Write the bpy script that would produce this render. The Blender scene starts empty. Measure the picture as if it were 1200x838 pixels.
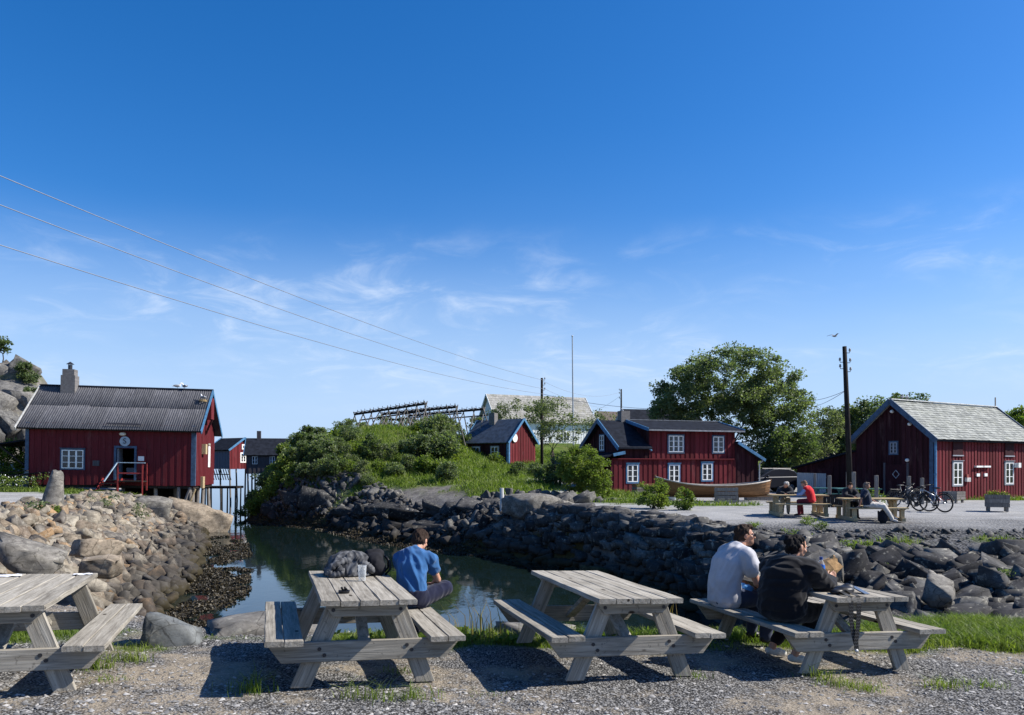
import bpy, bmesh, math, random
import numpy as np
from mathutils import Vector, Matrix, noise as mnoise

# ------------------------------------------------------------------ camera, sky, sun, exposure
scn = bpy.context.scene
col = scn.collection
F, CZ = 926.0, 1.833
cam_d = bpy.data.cameras.new('camera')
cam = bpy.data.objects.new('camera', cam_d); col.objects.link(cam)
cam.location = (0, 0, CZ); cam.rotation_euler = (math.radians(90), 0, 0)
cam_d.sensor_width = 36; cam_d.lens = F / 1200 * 36
cam_d.shift_y = 126 / 1200
cam_d.clip_start = .1; cam_d.clip_end = 20000
scn.camera = cam
SUN_AZ, SUN_EL = math.radians(3.0), math.radians(40)
SUN = Vector((math.cos(SUN_AZ)*math.cos(SUN_EL), math.sin(SUN_AZ)*math.cos(SUN_EL), math.sin(SUN_EL)))
sl = bpy.data.lights.new('sun', 'SUN'); sl.energy = 5.0; sl.angle = math.radians(.5); sl.color = (1, .945, .86)
so = bpy.data.objects.new('sun', sl); col.objects.link(so)
so.rotation_euler = (-SUN).to_track_quat('-Z', 'Y').to_euler()
scn.view_settings.view_transform = 'Standard'; scn.view_settings.look = 'None'
scn.view_settings.gamma = 1; scn.view_settings.use_curve_mapping = False
scn.view_settings.exposure = 0.72
w = bpy.data.worlds.new('World'); scn.world = w; w.use_nodes = True
def world_nodes():
    nt = w.node_tree; N = nt.nodes; L = nt.links
    bg = N['Background']; bg.inputs['Strength'].default_value = .083
    sky = N.new('ShaderNodeTexSky'); sky.sky_type = 'NISHITA'; sky.sun_disc = False
    sky.sun_elevation = SUN_EL; sky.sun_rotation = math.pi/2 - SUN_AZ
    sky.air_density = 1.0; sky.dust_density = .6; sky.ozone_density = 3.5
    hs = N.new('ShaderNodeHueSaturation'); hs.inputs['Saturation'].default_value = 1.25; hs.inputs['Value'].default_value = .92
    tint = N.new('ShaderNodeMix'); tint.data_type = 'RGBA'; tint.blend_type = 'MULTIPLY'; tint.inputs[0].default_value = 1; L.new(sky.outputs[0], tint.inputs[6]); tint.inputs[7].default_value = (.98, 1.08, 1.30, 1)
    L.new(tint.outputs[2], hs.inputs['Color'])
    tc = N.new('ShaderNodeTexCoord')
    sep = N.new('ShaderNodeSeparateXYZ'); L.new(tc.outputs['Generated'], sep.inputs[0])
    def math_(op, a, b=None, clamp=False):
        n = N.new('ShaderNodeMath'); n.operation = op; n.use_clamp = clamp
        for k, q in enumerate((a, b)):
            if q is None: continue
            if isinstance(q, (int, float)): n.inputs[k].default_value = q
            else: L.new(q, n.inputs[k])
        return n.outputs[0]
    den = math_('ADD', math_('MAXIMUM', sep.outputs[2], 0.0), .16)
    cx = math_('DIVIDE', sep.outputs[0], den); cy = math_('DIVIDE', sep.outputs[1], den)
    cmb = N.new('ShaderNodeCombineXYZ'); L.new(cx, cmb.inputs[0]); L.new(cy, cmb.inputs[1])
    mp = N.new('ShaderNodeMapping'); L.new(cmb.outputs[0], mp.inputs[0]); mp.inputs['Rotation'].default_value = (0, 0, .12); mp.inputs['Location'].default_value = (3.35, 1.2, 0)
    mp.inputs['Scale'].default_value = (1.1, 1.15, 1)
    n1 = N.new('ShaderNodeTexNoise'); n1.inputs['Scale'].default_value = 3.1; n1.inputs['Detail'].default_value = 8
    n1.inputs['Roughness'].default_value = .62; n1.inputs['Distortion'].default_value = .7; L.new(mp.outputs[0], n1.inputs['Vector'])
    n2 = N.new('ShaderNodeTexNoise'); n2.inputs['Scale'].default_value = .55; n2.inputs['Detail'].default_value = 3; L.new(mp.outputs[0], n2.inputs['Vector'])
    def ramp(x, a, b):
        r = N.new('ShaderNodeMapRange'); r.interpolation_type = 'SMOOTHSTEP'; L.new(x, r.inputs[0]); r.inputs[1].default_value = a; r.inputs[2].default_value = b
        return r.outputs[0]
    z = sep.outputs[2]
    wisp = math_('MULTIPLY', ramp(n1.outputs[0], .44, .90), ramp(n2.outputs[0], .36, .56))
    band = math_('MULTIPLY', ramp(z, .30, .22), ramp(z, .05, .13))
    dens = math_('MULTIPLY', math_('MULTIPLY', wisp, band), .72)
    veil = math_('MULTIPLY', math_('MULTIPLY', ramp(n2.outputs[0], .30, .70), ramp(z, .40, .12)), .16)
    # thin whitish air near the horizon, all the way round
    hz = math_('ADD', math_('MULTIPLY', ramp(z, .31, .03), .84), veil, True)
    def blend(f, a, c):
        mix = N.new('ShaderNodeMix'); mix.data_type = 'RGBA'; L.new(f, mix.inputs[0]); L.new(a, mix.inputs[6]); mix.inputs[7].default_value = c + (1,); return mix.outputs[2]
    c = blend(hz, hs.outputs[0], (3.9, 5.3, 7.5)); c = blend(dens, c, (6.2, 7.0, 8.2))
    L.new(c, bg.inputs['Color'])
world_nodes()

# ------------------------------------------------------------------ helpers
rng = np.random.default_rng(7); random.seed(7)
def at(px, py, Y): return Vector(((px-600)*Y/F, Y, CZ-(py-545)*Y/F))
def tag(o, label=None, cat=None, group=None, kind=None):
    if label: o['label'] = label
    if cat: o['category'] = cat
    if group: o['group'] = group
    if kind: o['kind'] = kind
    return o
def empty(name, loc=(0, 0, 0), rz=0, parent=None):
    o = bpy.data.objects.new(name, None); col.objects.link(o); o.location = loc; o.rotation_euler = (0, 0, rz)
    o.empty_display_size = .2; o.parent = parent; return o
def link(name, me, parent=None, loc=None, rot=None, scale=None):
    o = bpy.data.objects.new(name, me); col.objects.link(o); o.parent = parent
    if loc is not None: o.location = loc
    if rot is not None: o.rotation_euler = rot
    if scale is not None: o.scale = scale
    return o
def copy_tree(o, parent=None):
    c = o.copy(); col.objects.link(c); c.parent = parent
    for ch in list(o.children): copy_tree(ch, c)
    return c
def np_mesh(name, v, f, mat=None, smooth=False):
    """v (n,3) array, f (m,k) array of one polygon size"""
    me = bpy.data.meshes.new(name); v = np.asarray(v, np.float32); f = np.asarray(f, np.int32)
    me.vertices.add(len(v)); me.vertices.foreach_set('co', v.ravel())
    k = f.shape[1]; me.loops.add(f.size); me.loops.foreach_set('vertex_index', f.ravel())
    me.polygons.add(len(f)); me.polygons.foreach_set('loop_start', np.arange(0, f.size, k, dtype=np.int32))
    if smooth: me.polygons.foreach_set('use_smooth', np.ones(len(f), bool))
    me.update(calc_edges=True)
    if mat: me.materials.append(mat)
    return me
def frame_of(d, up=(0, 0, 1)):
    d = Vector(d).normalized(); up = Vector(up)
    if abs(d.dot(up)) > .98: up = Vector((0, 1, 0)) if abs(d.y) < .9 else Vector((1, 0, 0))
    s = d.cross(up).normalized(); return d, s, s.cross(d).normalized()
class MB:
    def __init__(s): s.v = []; s.f = []
    def add(s, vs, fs):
        k = len(s.v); s.v += [tuple(p) for p in vs]; s.f += [tuple(i+k for i in f) for f in fs]; return s
    def hexa(s, p):   # 8 points: bottom 4 ccw, top 4 ccw
        return s.add(p, [(3, 2, 1, 0), (4, 5, 6, 7), (0, 1, 5, 4), (1, 2, 6, 5), (2, 3, 7, 6), (3, 0, 4, 7)])
    def box(s, c, d, rz=0, M=None):
        x, y, z = (q/2 for q in d); P = [(-x, -y, -z), (x, -y, -z), (x, y, -z), (-x, y, -z), (-x, -y, z), (x, -y, z), (x, y, z), (-x, y, z)]
        R = M or Matrix.Rotation(rz, 3, 'Z'); c = Vector(c)
        return s.hexa([c + R @ Vector(p) for p in P])
    def beam(s, a, b, wd, ht, up=(0, 0, 1)):   # rectangular bar between two points
        a, b = Vector(a), Vector(b); d, sd, u = frame_of(b-a, up); P = []
        for q in (a, b):
            P.append([q - sd*wd/2 - u*ht/2, q + sd*wd/2 - u*ht/2, q + sd*wd/2 + u*ht/2, q - sd*wd/2 + u*ht/2])
        return s.add(P[0]+P[1], [(0, 1, 2, 3), (7, 6, 5, 4), (0, 4, 5, 1), (1, 5, 6, 2), (2, 6, 7, 3), (3, 7, 4, 0)])
    def slab(s, a, b, c, d, t):    # top quad a b c d (ccw seen from outside), thickness t inward
        a, b, c, d = map(Vector, (a, b, c, d)); n = (b-a).cross(d-a).normalized()*t
        return s.hexa([a-n, b-n, c-n, d-n, a, b, c, d])
    def tube(s, pts, r, n=6, cap=True):
        pts = [Vector(p) for p in pts]; rr = r if isinstance(r, (list, tuple)) else [r]*len(pts)
        k = len(s.v); ref = None
        for i, p in enumerate(pts):
            d = (pts[min(i+1, len(pts)-1)] - pts[max(i-1, 0)]).normalized()
            if ref is None: _, ref, _ = frame_of(d)
            ref = (ref - d*ref.dot(d)).normalized(); b = d.cross(ref)
            s.v += [tuple(p + (ref*math.cos(2*math.pi*j/n) + b*math.sin(2*math.pi*j/n))*rr[i]) for j in range(n)]
        for i in range(len(pts)-1):
            for j in range(n):
                s.f.append((k+i*n+j, k+i*n+(j+1) % n, k+(i+1)*n+(j+1) % n, k+(i+1)*n+j))
        if cap:
            s.f.append(tuple(k+j for j in range(n))[::-1]); q = k+(len(pts)-1)*n; s.f.append(tuple(q+j for j in range(n)))
        return s
    def lathe(s, prof, c=(0, 0, 0), n=12, axis=(0, 0, 1), cap=True):
        c = Vector(c); d, a, b = frame_of(axis, (0, 1, 0)); k = len(s.v)
        for r, z in prof:
            s.v += [tuple(c + d*z + (a*math.cos(2*math.pi*j/n) + b*math.sin(2*math.pi*j/n))*r) for j in range(n)]
        for i in range(len(prof)-1):
            for j in range(n): s.f.append((k+i*n+j, k+i*n+(j+1) % n, k+(i+1)*n+(j+1) % n, k+(i+1)*n+j))
        if cap:
            s.f.append(tuple(k+j for j in range(n))[::-1]); q = k+(len(prof)-1)*n; s.f.append(tuple(q+j for j in range(n)))
        return s
    def ball(s, c, r, M=None, nu=12, nv=8):
        c = Vector(c); r = Vector(r) if not isinstance(r, (int, float)) else Vector((r, r, r)); k = len(s.v)
        M = M or Matrix.Identity(3)
        s.v.append(tuple(c + M @ Vector((0, 0, -r.z))))
        for i in range(1, nv):
            t = -math.pi/2 + math.pi*i/nv
            for j in range(nu):
                p = 2*math.pi*j/nu
                s.v.append(tuple(c + M @ Vector((r.x*math.cos(t)*math.cos(p), r.y*math.cos(t)*math.sin(p), r.z*math.sin(t)))))
        s.v.append(tuple(c + M @ Vector((0, 0, r.z)))); e = len(s.v)-1
        for j in range(nu):
            s.f.append((k, k+1+(j+1) % nu, k+1+j)); s.f.append((e, k+1+(nv-2)*nu+j, k+1+(nv-2)*nu+(j+1) % nu))
        for i in range(nv-2):
            for j in range(nu):
                a = k+1+i*nu; s.f.append((a+j, a+(j+1) % nu, a+nu+(j+1) % nu, a+nu+j))
        return s
    def cap(s, a, b, ra, rb, n=10):   # tapered capsule
        a, b = Vector(a), Vector(b); d = b-a; L = d.length
        prof = [(1e-4, -ra*.999)] + [(ra*math.cos(t), ra*math.sin(t)) for t in (-1.1, -.6)] + [(ra, 0), (rb, L)] + [(rb*math.cos(t), L+rb*math.sin(t)) for t in (.6, 1.1)] + [(1e-4, L+rb*.999)]
        return s.lathe(prof, a, n, d if L > 1e-6 else (0, 0, 1))
    def loft(s, rings, n=20):   # rings: (center, half-axis vector a, half-axis vector b)
        k = len(s.v)
        for c, a, b in rings:
            c, a, b = Vector(c), Vector(a), Vector(b)
            s.v += [tuple(c + a*math.cos(2*math.pi*j/n) + b*math.sin(2*math.pi*j/n)) for j in range(n)]
        for i in range(len(rings)-1):
            for j in range(n): s.f.append((k+i*n+j, k+i*n+(j+1) % n, k+(i+1)*n+(j+1) % n, k+(i+1)*n+j))
        s.f.append(tuple(k+j for j in range(n))[::-1]); q = k+(len(rings)-1)*n; s.f.append(tuple(q+j for j in range(n)))
        return s
    def disc(s, c, nrm, r, t, n=14):
        c = Vector(c); d = Vector(nrm).normalized(); return s.lathe([(r, -t/2), (r, t/2)], c, n, d)
    def mesh(s, name, mat=None, smooth=False, bevel=0):
        me = bpy.data.meshes.new(name); me.from_pydata(s.v, [], s.f)
        if bevel or not smooth or True:
            bm = bmesh.new(); bm.from_mesh(me); bmesh.ops.recalc_face_normals(bm, faces=bm.faces)
            if bevel: bmesh.ops.bevel(bm, geom=bm.edges[:], offset=bevel, segments=1, affect='EDGES')
            bm.to_mesh(me); bm.free()
        if smooth: me.polygons.foreach_set('use_smooth', np.ones(len(me.polygons), bool))
        if mat: me.materials.append(mat)
        return me
    def build(s, name, mat, parent=None, smooth=False, kind=None, bevel=0, loc=None):
        o = link(name, s.mesh(name, mat, smooth, bevel), parent, loc)
        if kind: o['kind'] = kind
        return o
def remesh(mb, voxel, smooth=6, fac=.5):
    """join overlapping solids into one continuous skin"""
    me = mb.mesh('tmp'); o = bpy.data.objects.new('tmp', me); col.objects.link(o)
    m = o.modifiers.new('r', 'REMESH'); m.mode = 'VOXEL'; m.voxel_size = voxel; m.adaptivity = 0
    if smooth: q = o.modifiers.new('s', 'SMOOTH'); q.iterations = smooth; q.factor = fac
    dg = bpy.context.evaluated_depsgraph_get(); dg.update()
    out = bpy.data.meshes.new_from_object(o.evaluated_get(dg))
    bpy.data.objects.remove(o); bpy.data.meshes.remove(me)
    out.polygons.foreach_set('use_smooth', np.ones(len(out.polygons), bool))
    return out
def displace(me, fn):
    n = len(me.vertices); co = np.empty(n*3, np.float32); me.vertices.foreach_get('co', co); co = co.reshape(-1, 3)
    no = np.empty(n*3, np.float32); me.vertices.foreach_get('normal', no); no = no.reshape(-1, 3)
    d = fn(co, no); me.vertices.foreach_set('co', (co + no*d[:, None]).astype(np.float32).ravel()); me.update()
def hash2(i, j, seed):
    h = (i.astype(np.int64)*374761393 + j.astype(np.int64)*668265263 + seed*1442695041) & 0xffffffff
    h = ((h ^ (h >> 13))*1274126177) & 0xffffffff; h = h ^ (h >> 16); return (h & 0xffff)/65535.0
def vnoise(x, y, seed=0):
    x = np.asarray(x, float); y = np.asarray(y, float)
    i, j = np.floor(x), np.floor(y); a, b = x-i, y-j; a = a*a*(3-2*a); b = b*b*(3-2*b)
    return (hash2(i, j, seed)*(1-a)*(1-b) + hash2(i+1, j, seed)*a*(1-b) + hash2(i, j+1, seed)*(1-a)*b + hash2(i+1, j+1, seed)*a*b)*2-1
def fbm(x, y, seed=0, o=4):
    s = 0; A = 1
    for k in range(o): s = s + A*vnoise(x*2**k+k*7.3, y*2**k-k*3.1, seed+k); A *= .5
    return s

# ------------------------------------------------------------------ materials
class NT:
    def __init__(s, name):
        s.m = bpy.data.materials.new(name); s.m.use_nodes = True; s.N = s.m.node_tree.nodes; s.L = s.m.node_tree.links
        s.b = s.N['Principled BSDF']; s.out = s.N['Material Output']
    def n(s, t, **kw):
        x = s.N.new(t)
        for k, v in kw.items(): setattr(x, k, v)
        return x
    def set(s, sock, v):
        if hasattr(v, 'is_output') or isinstance(v, bpy.types.NodeSocket): s.L.new(v, sock)
        else: sock.default_value = (v + (1,) if isinstance(v, tuple) and len(v) == 3 and sock.type == 'RGBA' else v)
    def coord(s, kind='Object', scale=(1, 1, 1), rand=False):
        if kind == 'Position': c = s.n('ShaderNodeNewGeometry').outputs['Position']
        else: c = s.n('ShaderNodeTexCoord').outputs[kind]
        if rand:
            oi = s.n('ShaderNodeObjectInfo'); v = s.n('ShaderNodeVectorMath', operation='SCALE')
            cb = s.n('ShaderNodeCombineXYZ'); s.L.new(oi.outputs['Random'], cb.inputs[0]); s.L.new(oi.outputs['Random'], cb.inputs[1]); s.L.new(oi.outputs['Random'], cb.inputs[2])
            s.L.new(cb.outputs[0], v.inputs[0]); v.inputs['Scale'].default_value = 37.0
            a = s.n('ShaderNodeVectorMath', operation='ADD'); s.L.new(c, a.inputs[0]); s.L.new(v.outputs[0], a.inputs[1]); c = a.outputs[0]
        if scale != (1, 1, 1):
            mp = s.n('ShaderNodeMapping'); s.L.new(c, mp.inputs[0]); mp.inputs['Scale'].default_value = scale; c = mp.outputs[0]
        return c
    def noise(s, c, scale, detail=5, rough=.55, dist=0):
        n = s.n('ShaderNodeTexNoise'); s.L.new(c, n.inputs['Vector']); n.inputs['Scale'].default_value = scale; n.inputs['Detail'].default_value = detail
        n.inputs['Roughness'].default_value = rough; n.inputs['Distortion'].default_value = dist; return n.outputs[0]
    def voro(s, c, scale, feature='F1', out='Distance', rnd=1):
        n = s.n('ShaderNodeTexVoronoi', feature=feature); s.L.new(c, n.inputs['Vector']); n.inputs['Scale'].default_value = scale; n.inputs['Randomness'].default_value = rnd
        return n.outputs[out]
    def rng(s, x, a, b, c=0, d=1, smooth=True):
        r = s.n('ShaderNodeMapRange'); r.interpolation_type = 'SMOOTHSTEP' if smooth else 'LINEAR'; s.L.new(x, r.inputs[0])
        for i, q in zip((1, 2, 3, 4), (a, b, c, d)): r.inputs[i].default_value = q
        return r.outputs[0]
    def mix(s, f, a, b, mode='MIX'):
        m = s.n('ShaderNodeMix', data_type='RGBA', blend_type=mode); s.set(m.inputs[0], f); s.set(m.inputs[6], a); s.set(m.inputs[7], b); return m.outputs[2]
    def math(s, op, a, b=0., clamp=False):
        m = s.n('ShaderNodeMath', operation=op, use_clamp=clamp); s.set(m.inputs[0], a); s.set(m.inputs[1], b); return m.outputs[0]
    def ramp(s, x, stops):
        r = s.n('ShaderNodeValToRGB'); s.L.new(x, r.inputs[0]); e = r.color_ramp.elements
        while len(e) < len(stops): e.new(.5)
        for q, (p, c) in zip(e, stops): q.position = p; q.color = c + (1,)
        return r.outputs[0]
    def bump(s, h, strength=.5, dist=.02, prev=None):
        b = s.n('ShaderNodeBump'); s.L.new(h, b.inputs['Height']); b.inputs['Strength'].default_value = strength; b.inputs['Distance'].default_value = dist
        if prev is not None: s.L.new(prev, b.inputs['Normal'])
        return b.outputs[0]
    def fin(s, base, rough=.8, normal=None, spec=.3, metal=0):
        s.set(s.b.inputs['Base Color'], base); s.set(s.b.inputs['Roughness'], rough); s.b.inputs['Metallic'].default_value = metal
        s.b.inputs['Specular IOR Level'].default_value = spec
        if normal is not None: s.L.new(normal, s.b.inputs['Normal'])
        return s.m
    def island(s): return s.n('ShaderNodeNewGeometry').outputs['Random Per Island']
    def orand(s): return s.n('ShaderNodeObjectInfo').outputs['Random']
def plain(name, c, rough=.6, var=.25, scale=6, bump=.15, bd=.01, spec=.3, metal=0, stretch=(1, 1, 1), island=0):
    t = NT(name); co = t.coord('Object', stretch); n = t.noise(co, scale, 6)
    dark = tuple(q*(1-var) for q in c); lite = tuple(min(1, q*(1+var)) for q in c)
    b = t.mix(t.rng(n, .3, .7), dark, lite)
    if island: b = t.mix(1, b, t.ramp(t.island(), [(0, (1-island,)*3), (1, (1+island*.6 if island < .6 else 1.3,)*3)]), 'MULTIPLY')
    return t.fin(b, rough, t.bump(n, bump, bd) if bump else None, spec, metal)
def red_paint(name, c, c2):
    t = NT(name); co = t.coord('Object', (6, 6, .5)); n = t.noise(co, 2.0, 7, .65); big = t.noise(t.coord('Object'), .7, 4)
    b = t.mix(t.rng(n, .35, .75), c, c2); b = t.mix(t.math('MULTIPLY', t.rng(big, .5, .8), .35), b, tuple(q*.55 for q in c))
    b = t.mix(1, b, t.ramp(t.island(), [(0, (.62,)*3), (1, (1.22,)*3)]), 'MULTIPLY'); fd = t.noise(t.coord('Object', (1.5, 1.5, .35)), 1.6, 6, .7); b = t.mix(t.math('MULTIPLY', t.rng(fd, .52, .72), .30), b, (.17, .10, .095))
    return t.fin(b, .75, t.bump(n, .35, .01), .10)
RED = red_paint('red_paint', (.135, .021, .026), (.095, .017, .021))
RED_DARK = red_paint('dark_shaded_red_paint', (.040, .012, .016), (.028, .010, .013))  # red with shade put into the colour for sunless walls; also dark woodwork
BLUE = plain('blue_trim_paint', (.06, .17, .31), .55, .25, 5, .1)
BLUE_DARK = plain('slate_blue_trim_paint', (.045, .085, .145), .55, .25, 5, .1)
WHITE = plain('white_paint', (.78, .78, .75), .5, .08, 4, .05)
WHITE_WALL = plain('white_house_paint', (.74, .75, .74), .6, .08, 3, .1)
GREYPAINT = plain('grey_board_paint', (.25, .27, .30), .7, .2, 5, .2, stretch=(6, 6, .5))
DARKWALL = plain('dark_board_paint', (.075, .068, .075), .7, .25, 5, .2, stretch=(6, 6, .5))
BLACKROOF = plain('dark_felt_roof', (.016, .019, .027), .95, .3, 3, .3, .02, .06)
CONCRETE = plain('concrete', (.30, .30, .29), .85, .25, 5, .3, .02)
BLACK = plain('black_plastic', (.012, .012, .013), .45, .2, 8, .05)
DARKMETAL = plain('dark_metal', (.05, .05, .055), .4, .2, 8, .05, metal=.6)
STEEL = plain('galvanised_steel', (.42, .43, .44), .45, .2, 8, .05, metal=.5)
RUBBER = plain('rubber', (.014, .014, .014), .75, .2, 8, .1)
def pane_mat():
    t = NT('window_glass'); n = t.noise(t.coord('Object', rand=True), 1.3, 2)
    return t.fin(t.mix(t.rng(n, .4, .6), (.008, .010, .014), (.03, .035, .042)), .06, None, .6)
PANE = pane_mat()
def wood(name, c1, c2, c3, knots=True, axis=1, rough=.82, rnd=.25):
    t = NT(name); s = [9., 9., 9.]; s[axis] = .55
    co = t.coord('Object', tuple(s), rand=True); g = t.noise(co, 3.5, 8, .62, .6); s2 = [60., 60., 60.]; s2[axis] = 1.2
    fine = t.noise(t.coord('Object', tuple(s2), rand=True), 2.0, 4, .6)
    b = t.ramp(g, [(.28, c3), (.48, c1), (.72, c2)])
    b = t.mix(t.math('MULTIPLY', t.rng(fine, .52, .66), .55), b, tuple(q*.45 for q in c1))
    blot = t.noise(t.coord('Object', rand=True), 3.2, 5, .6); b = t.mix(t.math('MULTIPLY', t.rng(blot, .52, .72), .30), b, tuple(q*.55 for q in c1))
    spk = t.noise(t.coord('Object', rand=True), 26, 3, .6); b = t.mix(t.math('MULTIPLY', t.rng(spk, .63, .70), .55), b, tuple(q*.3 for q in c1))
    b = t.mix(1, b, t.ramp(t.orand(), [(0, (1-rnd,)*3), (1, (1.08,)*3)]), 'MULTIPLY')
    if knots:
        sk = [5., 5., 5.]; sk[axis] = 2.2
        k = t.voro(t.coord('Object', tuple(sk), rand=True), 1.0); b = t.mix(t.rng(k, .10, .055), b, (.035, .026, .02))
    nrm = t.bump(fine, .5, .004, t.bump(g, .5, .008))
    return t.fin(b, min(.95, rough+.1), nrm, .07 if rough > .5 else .3)
WOOD_GREY = wood('weathered_grey_wood', (.305, .28, .235), (.445, .415, .355), (.155, .138, .112))
WOOD_PALE = wood('pale_new_wood', (.42, .33, .19), (.50, .40, .25), (.30, .22, .12), rnd=.15)
WOOD_POST = wood('grey_post_wood', (.22, .20, .18), (.33, .30, .27), (.11, .10, .09), axis=2)
WOOD_DARK = wood('dark_tarred_wood', (.03, .026, .024), (.055, .048, .044), (.015, .013, .012), axis=2)
WOOD_BOAT = wood('varnished_boat_wood', (.24, .12, .05), (.33, .18, .08), (.13, .06, .025), axis=0, rough=.4)
TEAL = plain('teal_stained_wood', (.035, .12, .115), .7, .25, 6, .2)
# ------------------------------------------------------------------ the lie of the land
ZW = -2.2
SHORE = np.array([(-5.2, 11.9), (-7.6, 16.5), (-9.2, 20.7), (-10.6, 25.7), (-12.6, 32), (-14.7, 38), (-17.0, 44), (-18.3, 48.5), (-19.8, 53), (-22, 58), (-28, 63), (-46, 70), (-140, 85), (-2500, 300), (-4000, 6000), (3000, 6000), (900, 900), (60, 320), (-6, 150), (-20, 105), (-25, 85), (-23.5, 72), (-21, 64), (-19.3, 57.5), (-18, 55.2), (-12.3, 50.5), (-6.6, 40.8), (-2.4, 36.3), (0, 34), (2.6, 30.3), (4.4, 25.8), (5.3, 22), (5.9, 17.6), (5.4, 14), (4.7, 11.7), (3, 10.8), (0, 10.4), (-3, 10.4)], float)
PCTL = [(x, y, -.027*x - .02*(y-7)) for x in (-14, -8, -4, 0, 4, 8, 14) for y in (-6, 3, 7)]
PCTL += [(-12, 11, .22), (-9, 11, .15), (-6, 10.5, .06), (-3, 9.6, -.06), (0, 9.6, -.10), (3, 9.8, -.16), (6, 10.2, -.22), (9, 10.4, -.30), (14, 10.4, -.4), (8, 13, -1.35), (11, 13, -1.2), (15, 13, -1.05), (20, 13, -.9), (8.5, 16.5, -1.0), (12, 16.5, -.85), (16, 16.5, -.8), (9, 20, -.5), (13, 20, -.42), (18, 20, -.42), (8, 23.5, -.25), (9, 26, -.12), (13, 24, -.2), (18, 24, -.25), (24, 24, -.35), (8, 30, 0), (14, 30, 0), (20, 30, -.05), (28, 30, -.15), (10, 38, 0), (20, 40, -.05), (30, 42, -.2), (24, 45, -.22), (34, 50, -.2), (5, 33, 0), (3, 36, .05), (7, 48, .08), (16, 51, 0), (10, 60, .2), (20, 60, .1), (30, 60, 0), (45, 60, 0), (60, 30, -.3), (60, 10, -.5), (1, 45, .25), (-1, 42, -.3), (-2, 48, .5), (2.5, 50, .5), (0, 55, 1.0), (2, 72, 1.4), (-3, 71, 2.0), (-2, 62, 1.5), (6, 60, .6), (-5, 46, -.7), (-11, 66, 4.9), (-11, 74, 5.3), (-16, 66, 4.1), (-19, 64, 2.4), (-6, 66, 4.0), (-6, 76, 4.8), (-14, 80, 5.0), (-20, 75, 2.8), (-11, 60, 3.0), (-8, 56, 1.5), (-14, 58, 2.3), (-11, 55, 1.6), (-5, 60, 2.3), (-17, 60, 1.4), (0, 100, 4.5), (0, 115, 4.8), (12, 115, 5), (15, 90, 3), (-10, 110, 4.6), (30, 90, 1), (60, 100, 1), (25, 120, 3.5), (40, 140, 3), (100, 60, 0), (200, 300, 3), (30, 300, 2), (60, 200, 4), (1000, 1500, 5), (2000, 100, 3), (500, -300, 0), (-500, -300, 1), (-13, 14, .25), (-11.5, 18, .15), (-13, 22, .12), (-15.5, 27, .10), (-19, 30, .22), (-19.5, 36, -.22), (-21, 42, -.05), (-18.5, 38, -.3), (-18.6, 43, -.75), (-20.5, 45, -.25), (-26, 44, .35), (-35, 38, .45), (-25, 30, .35), (-40, 20, .5), (-60, 30, 1), (-28, 54, .2), (-21.5, 51, -.4), (-24.5, 52, .05), (-20, 54, -.9), (-37, 60, 8.6), (-35.2, 56.5, 5.6), (-45, 60, 10), (-33.8, 58, 3.6), (-32, 53, .7), (-35.5, 51, 1.6), (-40, 49, 3.2), (-50, 45, 4), (-60, 60, 10), (-32, 62, 1.2), (-40, 75, 8), (-120, 40, 8)]
WCTL = [(-9, 22, 5.6), (-7, 16, 4.8), (-15, 36, 5.6), (-18, 50, 4), (0, 9.8, 1.5), (-3, 10, 1.5), (4, 10.4, 1.7), (3, 31, 1.1), (5, 25, 1.5), (6, 18, 2.2), (-1, 38, 3.2), (-4, 42, 6.5), (-9, 48, 5.5), (-14, 55, 3.2), (-20, 60, 3), (-24, 80, 3), (-30, 62, 5), (0, 300, 30), (1000, 0, 30), (-1000, 200, 40)]
def rbf_fit(c):
    c = np.array(c, float); p = c[:, :2]; A = np.sqrt(((p[:, None]-p[None])**2).sum(2)); n = len(p)
    B = np.zeros((n+1, n+1)); B[:n, :n] = A; B[n, :n] = 1; B[:n, n] = 1
    return p, np.linalg.solve(B, np.append(c[:, 2], 0))
def rbf_eval(m, x, y):
    p, wt = m; out = np.full(x.shape, wt[-1])
    for k in range(len(p)): out = out + wt[k]*np.hypot(x-p[k, 0], y-p[k, 1])
    return out
RP = rbf_fit(PCTL)
def width_at(x, y):
    s = 0; t = 0
    for a, b, v in WCTL: q = 1/((x-a)**2+(y-b)**2+1)**1.5; s = s+q*v; t = t+q
    return s/t
def shore_dist(x, y):
    """signed distance to the waterline, positive on land"""
    best = np.full(x.shape, 1e18); inside = np.zeros(x.shape, bool); n = len(SHORE)
    for k in range(n):
        ax, ay = SHORE[k]; bx, by = SHORE[(k+1) % n]; dx, dy = bx-ax, by-ay
        t = np.clip(((x-ax)*dx+(y-ay)*dy)/(dx*dx+dy*dy), 0, 1)
        best = np.minimum(best, (x-ax-t*dx)**2+(y-ay-t*dy)**2)
        c = ((ay > y) != (by > y)); xi = ax+(y-ay)*dx/(dy if abs(dy) > 1e-9 else 1e-9); inside ^= c & (x < xi)
    d = np.sqrt(best); return np.where(inside, -d, d)
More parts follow.
